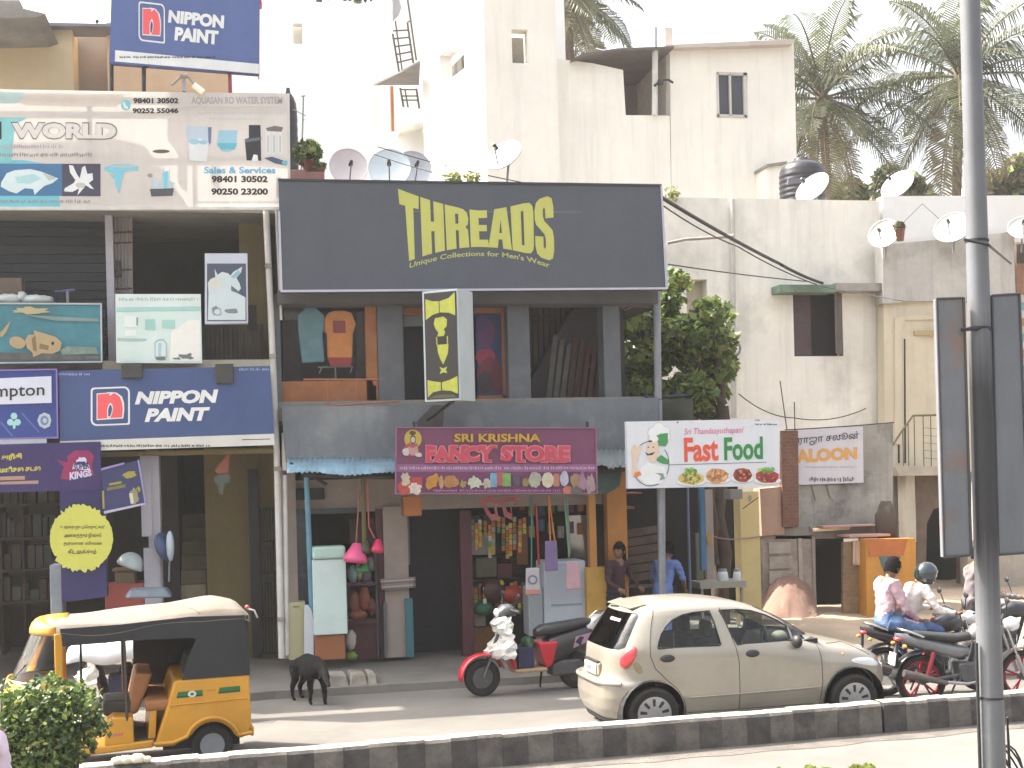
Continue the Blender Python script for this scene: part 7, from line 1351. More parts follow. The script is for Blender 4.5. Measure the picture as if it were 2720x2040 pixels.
m = MB(); m.hexa([(1.15 - OX, -.52, .56), (1.26 - OX, -.52, .56), (1.26 - OX, .30, .56), (1.15 - OX, .30, .56), (.98 - OX, -.50, .98), (1.16 - OX, -.50, 1.0), (1.16 - OX, .30, 1.0), (.98 - OX, .30, .98)], ABRN); m.box(1.2 - OX, -.3, .56, 1.5 - OX, .3, .72, mat("driver_seat", (.04, .035, .03), .6)); m.build("driver_seat", t, True, bevel=.03)
# canopy: black side skins with the door opening, tan roof cloth
m = MB()
skin = [(.0, .94), (.70, .94), (.62, 1.2), (.54, 1.36), (.6, 1.38), (1.2, 1.385), (1.88, 1.37), (1.9, 1.55), (1.3, 1.56), (.6, 1.60), (.03, 1.585)]
for sg in (-1, 1): y = .63 * sg; m.prism([(x - OX, z) for x, z in skin], 'y', y - .012, y + .012, ABLK)
m.box(.4 - OX, -.62, .74, 1.16 - OX, -.61, 1.42, ABLK); m.box(-.005 - OX, -.63, .94, .02 - OX, .63, 1.58, ABLK); m.build("canopy_side", t, True)
def roofz(x, y):
    e = 1 - (abs(y) / .64) ** 2.6; base = interp([(-.02, 1.55), (.06, 1.60), (.3, 1.62), (.7, 1.60), (1.2, 1.565), (1.9, 1.55), (2.02, 1.54)], x)[0]; h = interp([(-.02, .03), (.1, .09), (.35, .12), (.8, .11), (1.3, .09), (2.02, .07)], x)[0]
    return base + h * e + .012 * math.sin(x * 7 + y * 3) * e + (.02 * math.sin(x * 3.2 + 1) * (1 - e))
m = MB(); NX, NY = 44, 24; vs = []; fs = []
for i in range(NX + 1):
    for j in range(NY + 1): x = -.02 + 1.96 * i / NX; y = -.645 + 1.29 * j / NY; vs.append((x - OX, y, roofz(x, y) - (.06 + .03 * math.sin(x * 5) if j in (0, NY) else 0)))
for i in range(NX):
    for j in range(NY): q = i * (NY + 1) + j; fs.append((q, q + NY + 1, q + NY + 2, q + 1))
m.add(vs, fs, ATAN, True); m.build("canopy_roof", t, True)
m = MB(); vs = [(x - OX, y, roofz(x, y) + .004) for x, y in ((.62, .42), (.56, .50), (.53, .58), (.50, .60), (.545, .50), (.59, .44))]; m.add(vs, [tuple(range(6))], mat("tear_dark", (.12, .09, .04), .9)); m.build("roof_tear", t, True)
m = MB(); m.tube([(-.02 - OX, .3, 1.62), (-.10 - OX, .36, 1.60), (-.13 - OX, .38, 1.52)], .012, paint("tie_grey", 150, 146, 140)); m.ball((-.03 - OX, .3, 1.635), .025, paint("knot_pink", 196, 90, 90), 8, 6); m.build("roof_tie", t, True)
# yellow front frame, windscreen, nose
def bar(m, a, b_, w_, d, mm):
    a, b_ = Vector(a), Vector(b_); m.tube([a, a.lerp(b_, .5), b_], w_, mm, 8)
m = MB()
for sg in (-1, 1): m = MB(); m.box(1.88 - OX, sg * .625 - .02, .3, 1.96 - OX, sg * .625 + .02, 1.50, AYEL); m.build("front_pillar", t, True, bevel=.015)
def cab(a, b_, k0=.50, k1=.28): return (1.93 + (k0 + (k1 - k0) * b_) * (1 - abs(a) ** 2.6) ** .75 - OX, .61 * a * (1 - .06 * b_), .98 + .5 * b_)
def cabgrid(rows, na=25):
    vs = []; fs = []
    for f_ in rows:
        for j in range(na): vs.append(f_(-1 + 2 * j / (na - 1)))
    for i in range(len(rows) - 1):
        for j in range(na - 1): q = i * na + j; fs.append((q, q + 1, q + na + 1, q + na))
    return vs, fs
m = MB(); m.add(*cabgrid([lambda a, b_=b_: cab(a, b_) for b_ in (0, .25, .5, .75, 1)]), glass("windscreen_glass", (.52, .54, .46), 1.3, .08), True); wsn = m.build("windscreen", t, True)
m = MB()
for b_ in (0, 1): m.tube([cab(-1 + k / 12, b_) for k in range(25)], .013, SEATB, 6)
m.tube([cab(.35, .02), cab(.62, .38)], .009, SEATB); m.build("windscreen_seal", wsn, True)
m = MB(); m.add(*cabgrid([lambda a, b_=b_: (lambda p: (p[0] + .012 - .55 * (p[0] - 1.93 + OX) * b_ ** 2, p[1], 1.475 + .15 * math.sin(b_ * 1.5) * (.55 + .45 * (1 - a * a))))(cab(a, 1)) for b_ in (0, .2, .4, .6, .8, 1)]), AYEL, True); m.add(*cabgrid([lambda a, b_=b_: (1.93 + .14 * (1 - b_) * (1 - abs(a) ** 2.6) ** .75 - .10 * b_ - OX, .58 * a, 1.475 + .15 * (.55 + .45 * (1 - a * a)) + .012 * b_) for b_ in (0, 1)]), AYEL, True); m.build("front_header", t, True, solid=.015)
m = MB(); vs = []; fs = []                                     # rounded nose
for i in range(10):
    s_ = i / 9; z = .34 + .64 * s_; half = .30 + .31 * s_ ** .7; xf = 2.36 + .14 * math.sin(s_ * 2.4)
    for j in range(13): a = -1 + 2 * j / 12; vs.append((xf - (.18 + .28 * s_) * abs(a) ** 2.6 - OX, half * a, z + .03 * (1 - a * a) * s_))
for i in range(9):
    for j in range(12): q = i * 13 + j; fs.append((q, q + 1, q + 14, q + 13))
m.add(vs, fs, AYEL, True); m.build("nose", t, True, solid=.015)
m = MB(); m.lathe([(0, .06), (.07, .05), (.085, .0), (.07, -.05)], CLEARL, 20, Matrix.Translation((2.56 - OX, 0, .78)) @ Matrix.Rotation(R(90), 4, 'Y')); m.build("headlight", t, True)
m = MB(); m.prism([(2.2 - OX, .46), (2.34 - OX, .56), (2.56 - OX, .56), (2.7 - OX, .42), (2.66 - OX, .40), (2.54 - OX, .52), (2.36 - OX, .52), (2.24 - OX, .42)], 'y', -.09, .09, ABLK); m.build("front_mudguard", t, True)
for nm, x, y in (("wheel", 2.45, 0), ("wheel", .40, .54), ("wheel", .40, -.54)):
    wt = bpy.data.objects.new(nm, None); COL.objects.link(wt); wt.parent = t
    m = MB(); tyre(m, x - OX, y, .215, .215, .11, RUB, .6); m.build("tyre", wt, True); m = MB(); ycyl(m, x - OX, .215, .13, y - .04, y + .04, GREYM); m.build("rim", wt, True)
m = MB(); m.tube([(1.27 - OX, .60, 1.41), (1.265 - OX, .60, .55)], .014, mat("rod_brown", (.06, .045, .04), .5)); m.tube([(1.28 - OX, -.60, 1.41), (1.275 - OX, -.60, .55)], .014, MATS["rod_brown"]); m.tube([(1.72 - OX, -.6, 1.41), (1.73 - OX, -.6, .5)], .014, SEATB); m.build("grab_rod", t, True)
m = MB(); m.tube([(2.2 - OX, -.3, .98), (2.1 - OX, -.12, 1.0), (2.16 - OX, 0, 1.02), (2.1 - OX, .12, 1.0), (2.2 - OX, .3, .98)], .016, SEATB); m.tube([(2.16 - OX, 0, 1.02), (2.4 - OX, 0, .4)], .03, SEATB); m.build("handlebar", t, True)
m = MB(); GS = paint("stripe_green", 40, 98, 52)
for sg in (1, -1):
    y = sg * .6415
    for x0, x1, z0 in ((.49, .76, .785), (.10, .33, .80)):
        m.add([(x0 - OX, y, z0 - .03), (x1 - OX, y, z0 - .035), (x1 - .015 - OX, y, z0 + .03), (x0 - OX, y, z0 + .035)], [(0, 1, 2, 3)], GS); m.add([(x0 - OX, y + sg * .001, z0 - .022), (x1 - OX, y + sg * .001, z0 - .027), (x1 - OX, y + sg * .001, z0 - .018), (x0 - OX, y + sg * .001, z0 - .012)], [(0, 1, 2, 3)], paint("stripe_dark", 26, 50, 34))
    n = 16; m.add([(.60 + .042 * (1 + .12 * (k % 2)) * math.cos(6.283 * k / n) - OX, y + sg * .003, .785 + .032 * (1 + .12 * (k % 2)) * math.sin(6.283 * k / n)) for k in range(n)], [tuple(range(n))], paint("flower_white", 198, 206, 196))
    m.add([(.60 + .02 * math.cos(6.283 * k / 8) - OX, y + sg * .005, .785 + .015 * math.sin(6.283 * k / 8)) for k in range(8)], [tuple(range(8))], GS)
    rn = random.Random(3)
    for k in range(5): x = 1.31 + .022 * k; m.add([(x - OX, sg * .6125, .40), (x + .014 - OX, sg * .6125, .40 + rn.uniform(-.01, .01)), (x + .016 - OX, sg * .6125, .43), (x - OX, sg * .6125, .425 + rn.uniform(-.008, .01))], [(0, 1, 2, 3)], paint("scrawl_pink", 196, 84, 110))
    for k in range(6): x = .355 + .016 * k; m.add([(x - OX, y, .80), (x + .01 - OX, y, .80), (x + .01 - OX, y, .815), (x - OX, y, .815)], [(0, 1, 2, 3)], paint("faint_mark", 150, 104, 40))
m.build("side_decal", t, True)
AR = t; A0 = G(566, 2034)                                       # near rear wheel contact
yaw = R(180 + 6); c_, s_ = math.cos(yaw), math.sin(yaw); lx, ly = (.40 - OX) * .95, .57
AR.scale = (.95,) * 3; AR.location = (A0.x - (lx * c_ - ly * s_), A0.y - (lx * s_ + ly * c_), 0); AR.rotation_euler = (0, 0, yaw)
# ---- scooter
def build_scooter(label, c1, ap):
    t = thing("scooter", label, "scooter"); OX = .64; r = .225
    for x in (0, 1.24):
        wt = bpy.data.objects.new("wheel", None); COL.objects.link(wt); wt.parent = t
        m = MB(); tyre(m, x - OX, 0, r, r, .10, RUB, .62); m.build("tyre", wt, True); m = MB(); ycyl(m, x - OX, r, .13, -.035, .035, ENG); m.build("rim", wt, True)
    def loft(name, secs, mm, n=16, pw=2.6):                     # secs: x, zc, half width, half height
        m = MB(); vs = []; fs = []
        for x, z, wy, hz in secs:
            for j in range(n): a = 6.28318 * j / n; c_, s_ = math.cos(a), math.sin(a); vs.append((x - OX, wy * math.copysign(abs(c_) ** (2 / pw), c_), z + hz * math.copysign(abs(s_) ** (2 / pw), s_)))
        for i in range(len(secs) - 1):
            for j in range(n): fs.append((i * n + j, i * n + (j + 1) % n, (i + 1) * n + (j + 1) % n, (i + 1) * n + j))
        m.add(vs, fs, mm, True); m.add(vs[:n], [tuple(range(n))], mm); m.add(vs[-n:], [tuple(range(n))], mm); return m.build(name, t, True)
    loft("rear_body", [(-.25, .74, .05, .05), (-.18, .70, .11, .10), (0, .62, .16, .15), (.2, .55, .175, .18), (.38, .48, .17, .20), (.47, .42, .14, .16)], mat("scooter_black", (.025, .024, .026), .3, .1, coat=.4))
    m = MB(); m.prism([(.30 - OX, .62), (.56 - OX, .62), (.46 - OX, .30), (.38 - OX, .33)], 'y', -.18, .18, c1); m.build("side_panel", t, True, bevel=.02)
    m = MB()
    for sg in (-1, 1): m.hexa([(-.16 - OX, sg * .10, .60), (.1 - OX, sg * .165, .52), (.1 - OX, sg * .168, .52), (-.16 - OX, sg * .12, .60), (-.2 - OX, sg * .10, .70), (.06 - OX, sg * .15, .66), (.06 - OX, sg * .165, .66), (-.2 - OX, sg * .12, .70)], paint("decal_lilac", 168, 130, 160))
    m.build("side_decal", t, True)
    loft("seat", [(-.22, .83, .07, .03), (-.1, .82, .12, .05), (.1, .79, .14, .06), (.3, .76, .14, .075), (.46, .75, .12, .07), (.54, .72, .08, .05)], SEATB)
    loft("tail_cowl", [(-.36, .86, .04, .04), (-.28, .83, .09, .075), (-.2, .78, .11, .09), (-.12, .72, .11, .08)], ap)
    m = MB(); m.ball((-.33 - OX, 0, .80), (.05, .08, .05), LRED, 12, 8); m.build("tail_lamp", t, True)
    m = MB(); m.tube([(-.2 - OX, -.12, .82), (-.34 - OX, -.11, .93), (-.38 - OX, 0, .94), (-.34 - OX, .11, .93), (-.2 - OX, .12, .82)], .014, CHR); m.build("grab_rail", t, True)
    m = MB(); m.box(.44 - OX, -.17, .26, .86 - OX, .17, .31, paint("footboard_tan", 168, 140, 110)); m.build("footboard", t, True, bevel=.02)
    loft("front_apron", [(.84, .34, .16, .08), (.90, .50, .20, .14), (.94, .68, .20, .16), (.96, .82, .16, .12), (.96, .92, .11, .07)], c1)
    m = MB(); rn = random.Random(4); vs = []; fs = []            # crumpled clear plastic tied over the apron
    for i in range(12):
        for j in range(14): a = math.pi * (j / 13 - .5); z = .46 + .50 * i / 11; vs.append((.90 + .28 * math.cos(a) * (1 - .45 * i / 11) * (.8 + .3 * math.sin(i * .9)) + rn.uniform(-.03, .03) - OX, .31 * math.sin(a) * (1 - .4 * i / 11) + rn.uniform(-.015, .015), z + rn.uniform(-.015, .015)))
    for i in range(11):
        for j in range(13): q = i * 14 + j; fs.append((q, q + 1, q + 15, q + 14))
    m.add(vs, fs, ap, False); m.build("apron_cover", t, True)
    loft("handlebar_cover", [(.80, 1.0, .1, .05), (.88, 1.03, .14, .075), (.97, 1.02, .13, .075), (1.03, .98, .08, .05)], mat("scooter_grey", (.1, .1, .11), .35, .1))
    m = MB(); m.tube([(.84 - OX, -.33, 1.02), (.90 - OX, -.1, 1.04), (.90 - OX, .1, 1.04), (.84 - OX, .33, 1.02)], .018, SEATB); m.tube([(.90 - OX, 0, 1.0), (1.10 - OX, 0, .5)], .035, SEATB); m.build("handlebar", t, True)
    m = MB(); m.ball((1.03 - OX, 0, 1.0), (.04, .08, .055), CLEARL, 12, 8); m.build("headlight", t, True)
    for sg in (-1, 1):
        m = MB(); m.tube([(.88 - OX, sg * .2, 1.04), (.86 - OX, sg * .28, 1.18)], .008, SEATB); m.ball((.85 - OX, sg * .29, 1.21), (.015, .06, .04), SEATB, 10, 6); m.build("mirror", t, True)
    m = MB(); vs = []; fs = []
    for i in range(13):
        a = R(-5 + 165 * i / 12)
        for j in range(9): b_ = math.pi * j / 8; rr = .27 + .03 * math.sin(b_); vs.append((1.24 + rr * math.cos(a) - OX, .085 * math.cos(b_), r + rr * math.sin(a)))
    for i in range(12):
        for j in range(8): q = i * 9 + j; fs.append((q, q + 1, q + 10, q + 9))
    m.add(vs, fs, c1, True); m.build("front_mudguard", t, True, solid=.006)
    m = MB()
    for sg in (-1, 1): m.tube([(1.24 - OX, sg * .07, r), (1.12 - OX, sg * .06, .5)], .02, ENG)
    m.build("fork", t, True)
    m = MB(); m.box(.0 - OX, -.12, .18, .36 - OX, .12, .38, ENG); m.tube([(.2 - OX, -.14, .2), (-.2 - OX, -.15, .26)], [.035, .05], ENG, 12); m.build("engine", t, True, bevel=.03)
    m = MB(); m.tube([(.42 - OX, -.1, .28), (.40 - OX, -.24, .01)], .014, SEATB); m.build("side_stand", t, True)
    m = MB(); m.box(.60 - OX, -.12, .32, .80 - OX, .12, .56, paint("bag_navy", 44, 48, 82)); m.ball((.62 - OX, -.05, .58), (.09, .12, .1), paint("bag_green", 40, 76, 52), 10, 7, .1, 3); m.build("luggage", t, True, bevel=.02)
    return t
SRED = mat("scooter_red", (.48, .02, .035), .28, .08, coat=.6); PLASTIC = mat("silver_plastic", (.62, .60, .56), .22, .25, 9, metal=.25)
scooter = build_scooter("red and black scooter with crumpled silver plastic over its front", SRED, PLASTIC)
f0, r0 = G(1283, 1848), G(1535, 1832); yaw = R(188); print("scooter", f0, r0, (f0 - r0).length, math.degrees(yaw))
c_, s_ = math.cos(yaw), math.sin(yaw); scooter.scale = (1.06,) * 3; scooter.location = (f0.x - .63 * c_, f0.y - .63 * s_, .0); scooter.rotation_euler = (0, 0, yaw)
# ---- motorcycle
def build_bike(label, body, rimm, lampm, panel):
    t = thing("motorcycle", label, "motorcycle"); OX = .63; r = .30; WB = 1.26
    for x, w_ in ((0, .10), (WB, .085)):
        wt = bpy.data.objects.new("wheel", None); COL.objects.link(wt); wt.parent = t
        m = MB(); tyre(m, x - OX, 0, r, r, w_, RUB, .8); m.build("tyre", wt, True)
        m = MB(); ring(m, x - OX, 0, r, r * .76, .022, rimm); ycyl(m, x - OX, r, .05, -.06, .06, ENG, 16)
        for k in range(5):
            a = 6.283 * k / 5 + .4
            for da in (-.13, .13): m.tube([(x + .05 * math.cos(a) - OX, 0, r + .05 * math.sin(a)), (x + r * .76 * math.cos(a + da) - OX, 0, r + r * .76 * math.sin(a + da))], .013, rimm, 6)
        m.build("rim", wt, True)
    def sweep(name, secs, mm, pw=2.4, n=14, **k):
        m = MB(); vs = []; fs = []
        for x, z, wy, hz in secs:
            for j in range(n): a = 6.28318 * j / n; c_, s_ = math.cos(a), math.sin(a); vs.append((x - OX, wy * math.copysign(abs(c_) ** (2 / pw), c_), z + hz * math.copysign(abs(s_) ** (2 / pw), s_)))
        for i in range(len(secs) - 1):
            for j in range(n): fs.append((i * n + j, i * n + (j + 1) % n, (i + 1) * n + (j + 1) % n, (i + 1) * n + j))
        m.add(vs, fs, mm, True); m.add(vs[:n], [tuple(range(n))], mm); m.add(vs[-n:], [tuple(range(n))], mm); return m.build(name, t, True)
    sweep("tank", [(.60, .80, .07, .05), (.66, .84, .12, .09), (.80, .87, .14, .12), (.95, .87, .12, .10), (1.02, .85, .06, .05)], body)
    sweep("seat", [(-.16, .86, .06, .03), (-.02, .845, .11, .04), (.2, .81, .13, .05), (.42, .78, .12, .055), (.62, .80, .07, .05)], SEATB)
    sweep("tail_panel", [(-.30, .84, .03, .03), (-.2, .80, .08, .06), (0, .74, .10, .08), (.25, .67, .12, .09), (.45, .62, .11, .09), (.58, .62, .06, .06)], panel)
    m = MB(); m.ball((-.27 - OX, 0, .80), (.055, .065, .032), lampm, 12, 8); m.build("tail_lamp", t, True)
    m = MB(); m.tube([(.0 - OX, -.12, .82), (-.2 - OX, -.11, .90), (-.27 - OX, 0, .92), (-.2 - OX, .11, .90), (.0 - OX, .12, .82)], .014, CHR); m.build("grab_rail", t, True)
    m = MB(); vs = []; fs = []
    for i in range(12):
        a = R(35 + 140 * i / 11)
        for j in range(7): b_ = math.pi * j / 6; rr = .335 + .02 * math.sin(b_); vs.append((rr * math.cos(a) - OX, .075 * math.cos(b_), r + rr * math.sin(a)))
    for i in range(11):
        for j in range(6): q = i * 7 + j; fs.append((q, q + 1, q + 8, q + 7))
    m.add(vs, fs, mat("guard_black", (.035, .034, .036), .4, .15), True); m.build("rear_mudguard", t, True, solid=.006)
    m = MB(); vs = []; fs = []
    for i in range(12):
        a = R(20 + 130 * i / 11)
        for j in range(7): b_ = math.pi * j / 6; rr = .325 + .015 * math.sin(b_); vs.append((WB + rr * math.cos(a) - OX, .065 * math.cos(b_), r + rr * math.sin(a)))
    for i in range(11):
        for j in range(6): q = i * 7 + j; fs.append((q, q + 1, q + 8, q + 7))
    m.add(vs, fs, mat("guard_dusty", (.16, .13, .12), .45, .2), True); m.build("front_mudguard", t, True, solid=.006)
    for sg in (-1, 1):
        m = MB(); m.tube([(WB - OX, sg * .08, r), (WB - .10 - OX, sg * .08, .56)], .026, ALLOY); m.tube([(WB - .10 - OX, sg * .08, .56), (WB - .22 - OX, sg * .08, .90)], .017, CHR); m.build("fork", t, True)
        m = MB(); m.tube([(.02 - OX, sg * .11, r + .02), (.12 - OX, sg * .11, .64)], .028, rimm); m.tube([(.02 - OX, sg * .11, r + .02), (.06 - OX, sg * .11, .45)], .018, CHR); m.build("shock_absorber", t, True)
        m = MB(); m.tube([(.95 - OX, sg * .25, 1.05), (.93 - OX, sg * .32, 1.2)], .008, SEATB); m.ball((.92 - OX, sg * .34, 1.24), (.015, .06, .04), SEATB, 10, 6); m.build("mirror", t, True)
    m = MB(); m.tube([(0 - OX, -.10, r), (.45 - OX, -.10, .36)], .025, ENG); m.tube([(0 - OX, .10, r), (.45 - OX, .10, .36)], .025, ENG); m.tube([(1.0 - OX, 0, .86), (.85 - OX, 0, .42), (.45 - OX, 0, .32)], .028, SEATB); m.build("frame", t, True)
    m = MB(); m.box(.42 - OX, -.13, .28, .78 - OX, .13, .50, ENG); m.hexa([(.60 - OX, -.09, .48), (.80 - OX, -.09, .46), (.80 - OX, .09, .46), (.60 - OX, .09, .48), (.68 - OX, -.09, .72), (.86 - OX, -.09, .68), (.86 - OX, .09, .68), (.68 - OX, .09, .72)], ENG); ycyl(m, .52 - OX, .38, .10, -.16, .16, ENG, 20); m.build("engine", t, True, bevel=.02)
    m = MB(); m.tube([(.80 - OX, -.10, .55), (.78 - OX, -.15, .30), (.5 - OX, -.15, .26), (.15 - OX, -.16, .30)], .022, CHR, 10); m.tube([(.25 - OX, -.16, .28), (-.05 - OX, -.17, .36), (-.28 - OX, -.17, .42)], [.03, .045, .045], mat("exhaust_dull", (.16, .14, .13), .4, .3, 5, metal=.6), 14); m.build("exhaust", t, True)
    m = MB(); m.box(.35 - OX, .11, .38, .36 - OX, .13, .52, SEATB); m.box(-.1 - OX, .10, .26, .45 - OX, .12, .38, mat("chain_cover", (.05, .05, .05), .4)); m.build("chain_cover", t, True)
    m = MB(); m.tube([(.84 - OX, -.36, 1.02), (.94 - OX, -.2, 1.06), (1.02 - OX, 0, .98), (.94 - OX, .2, 1.06), (.84 - OX, .36, 1.02)], .014, SEATB); m.build("handlebar", t, True)
    m = MB(); m.lathe([(0, .08), (.07, .07), (.09, .0), (.06, -.08), (0, -.09)], CLEARL, 18, Matrix.Translation((1.14 - OX, 0, .92)) @ Matrix.Rotation(R(90), 4, 'Y')); m.build("headlight", t, True)
    m = MB(); m.hexa([(-.36 - OX, -.09, .50), (-.35 - OX, -.09, .50), (-.35 - OX, .09, .50), (-.36 - OX, .09, .50), (-.34 - OX, -.09, .64), (-.33 - OX, -.09, .64), (-.33 - OX, .09, .64), (-.34 - OX, .09, .64)], paint("plate_white", 214, 214, 210)); m.tube([(-.30 - OX, 0, .42), (-.28 - OX, 0, .78)], .02, SEATB); m.build("number_plate", t, True)
    for sg in (-1, 1): m = MB(); m.tube([(-.24 - OX, sg * .06, .74), (-.26 - OX, sg * .15, .73)], .008, SEATB); m.ball((-.26 - OX, sg * .17, .73), (.03, .03, .022), AMB, 8, 6); m.build("indicator", t, True)
    m = MB(); m.tube([(.5 - OX, .1, .28), (.46 - OX, .26, .01)], .012, SEATB); m.build("side_stand", t, True)
    return t
RIMR = mat("rim_red", (.30, .03, .04), .4, .15); BKB = mat("bike_black", (.03, .03, .034), .28, .1, coat=.5); BKG = mat("bike_grey", (.18, .185, .19), .3, .15, coat=.4, metal=.3)
bike = build_bike("parked grey motorcycle with red wheel rims behind the pole foot", BKG, RIMR, LRED, BKG)
r0, f0 = G(2448, 1874), G(2692, 1862); yaw = math.atan2(f0.y - r0.y, f0.x - r0.x); print("bike", r0, f0, (f0 - r0).length, math.degrees(yaw)); c_, s_ = math.cos(yaw), math.sin(yaw)
bike.location = (r0.x + .63 * c_, r0.y + .63 * s_, 0); bike.rotation_euler = (0, 0, yaw)
GB1 = G(2352, 1848); y1 = R(-2)
bike2 = dup(bike, "black motorcycle carrying two riders past the champagne car", (GB1.x + .63 * math.cos(y1), GB1.y + .63 * math.sin(y1), 0), y1, None, {"bike_grey": BKB, "rim_red": ALLOY}); print("bike2", GB1)
GB2 = G(2545, 1800); bike3 = dup(bike, "dark motorcycle ridden by the lone grey shirted man behind the pole", (GB2.x + .63, GB2.y, 0), R(-4), None, {"bike_grey": BKB, "rim_red": ALLOY})

# low white covered two wheeler seen through the rickshaw
q = W(330, 1735, 16.4); sc3 = dup(scooter, "scooter under a white sheet parked behind the yellow rickshaw", (q.x, 16.4, 0), R(176), None, {"scooter_red": mat("dull_dark_red", (.05, .02, .02), .4)})
m = MB(); vs = []; fs = []; rn = random.Random(12)
for i in range(22):
    for j in range(13): a = math.pi * j / 12; s_ = i / 21; hz = .16 + .14 * math.sin(s_ * 2.6); vs.append((q.x - .62 + 1.35 * s_, 16.4 + .34 * math.cos(a) + rn.uniform(-.008, .008), .78 + hz * math.sin(a) ** .8 + .03 * math.sin(s_ * 14) + rn.uniform(-.006, .006)))
for i in range(21):
    for j in range(12): k = i * 13 + j; fs.append((k, k + 13, k + 14, k + 1))
m.add(vs, fs, paint("sheet_white", 206, 212, 214, var=.12), True); one(m, "cover_sheet", "white sheet draped over the scooter behind the rickshaw", "sheet", solid=.01)
# ================================================================ people and the dog
SKIN_ = mat("skin_brown", (.20, .105, .06), .55, .1, 6); HAIRM = mat("hair_black", (.012, .010, .009), .95, .3, 20, spec=.05)
def skinned(name, J, E, root, parent, zones, mats, extra=None, sub=2, fold=.016):
    names = list(J); idx = {k: i for i, k in enumerate(names)}
    me = bpy.data.meshes.new(name); me.from_pydata([J[k][0] for k in names], [(idx[a], idx[b]) for a, b in E], []); o = bpy.data.objects.new(name, me); COL.objects.link(o)
    o.modifiers.new("skin", 'SKIN'); sv = me.skin_vertices[0].data
    for k in names:
        r_ = J[k][1]; sv[idx[k]].radius = (r_, r_) if not isinstance(r_, tuple) else r_; sv[idx[k]].use_root = (k == root)
    q = o.modifiers.new("sub", 'SUBSURF'); q.levels = sub; q.render_levels = sub
    dg = bpy.context.evaluated_depsgraph_get(); em = bpy.data.meshes.new_from_object(o.evaluated_get(dg)); bpy.data.objects.remove(o)
    segs = [(Vector(J[a][0]), Vector(J[b][0]), zones(a, b)) for a, b in E]; m = MB(); per = {}
    for p in em.polygons:
        c = p.center; best = min(segs, key=lambda s_: ((c - s_[0]) - (s_[1] - s_[0]) * max(0, min(1, (c - s_[0]).dot(s_[1] - s_[0]) / max(1e-9, (s_[1] - s_[0]).length_squared)))).length); per.setdefault(best[2], []).append(tuple(p.vertices))
    from mathutils import noise as NZ
    soft = {v for p in em.polygons for v in p.vertices} if fold else set()
    for z_, fs in per.items():
        if z_ in ("skin", "shoe"): soft -= {v for f in fs for v in f}
    nn = [v.normal.copy() for v in em.vertices]
    for i in soft: c = em.vertices[i].co; em.vertices[i].co = c + nn[i] * fold * (NZ.noise(Vector((c.x * 9, c.y * 9, c.z * 16))) + .6 * NZ.noise(c * 26))
    vs = [tuple(v.co) for v in em.vertices]; o0 = len(m.v); m.v += vs
    for z_, fs in per.items():
        i = m._m(mats[z_])
        for f in fs: m.f.append(f); m.mi.append(i); m.sm.append(True)
    bpy.data.meshes.remove(em)
    if extra: extra(m)
    return m.build(name, parent, True)
def head(m, c, d, skin):                                       # c centre, d facing direction; skull, jaw, nose, ears, eyes, mouth
    c = Vector(c); d = Vector(d).normalized(); s_ = d.cross(UP).normalized(); u = s_.cross(d); n, k = 20, 14; vs = []; fs = []
    for i in range(k + 1):
        a = math.pi * i / k; zz = -math.cos(a)
        for j in range(n):
            b_ = 2 * math.pi * j / n; fx, sx = math.cos(b_) * math.sin(a), math.sin(b_) * math.sin(a)
            rx = .098 * (1 - .16 * max(0, -zz) * (fx < 0)); ry = .076 * (1 - .28 * max(0, -zz - .1)); jaw = .012 * max(0, -zz) * max(0, fx)
            nose = .022 * max(0, fx - .8) * 5 * max(0, 1 - abs(zz + .12) * 4.5) * max(0, 1 - abs(sx) * 5)
            vs.append(c + d * (fx * rx + jaw + nose) + s_ * sx * ry + u * zz * .118)
    for i in range(k):
        for j in range(n): fs.append((i * n + j, i * n + (j + 1) % n, (i + 1) * n + (j + 1) % n, (i + 1) * n + j))
    m.add(vs, fs, skin, True)
    for sg in (-1, 1):
        m.ball(tuple(c + s_ * sg * .078 - u * .01), (.018, .018, .03), skin, 8, 6); m.ball(tuple(c + d * .086 + s_ * sg * .03 + u * .012), (.011, .011, .007), HAIRM, 8, 5); m.tube([c + d * .088 + s_ * sg * .016 + u * .03, c + d * .084 + s_ * sg * .045 + u * .03], .004, HAIRM, 5)
    m.tube([c + d * .098 - s_ * .022 - u * .06, c + d * .102 - u * .062, c + d * .098 + s_ * .022 - u * .06], .005, mat("lips", (.16, .06, .05), .5), 5)
def hair(parent, c, d, long=False, mm=None):
    c = Vector(c); d = Vector(d).normalized(); m = MB(); s_ = d.cross(UP).normalized(); u = s_.cross(d); n, k = 20, 9; vs = []; fs = []; rn = random.Random(2)
    for i in range(k + 1):
        a = math.pi * .64 * i / k
        for j in range(n):
            b_ = 2 * math.pi * j / n; fx, sx = math.cos(b_) * math.sin(a), math.sin(b_) * math.sin(a); z_ = math.cos(a)
            if fx > .3 and z_ < .3: z_ = .3
            q = 1.12 + rn.uniform(-.07, .12); vs.append(c - d * .012 + d * fx * .1 * q + s_ * sx * .082 * q + u * z_ * .126 * q)
    for i in range(k):
        for j in range(n): fs.append((i * n + j, (i + 1) * n + j, (i + 1) * n + (j + 1) % n, i * n + (j + 1) % n))
    m.add(vs, fs, mm or HAIRM, True)
    if long: m.tube([c - d * .09 - u * .02, c - d * .12 - u * .12, c - d * .13 - u * .3], [.06, .05, .02], HAIRM, 8)
    return m.build("hair", parent, True)
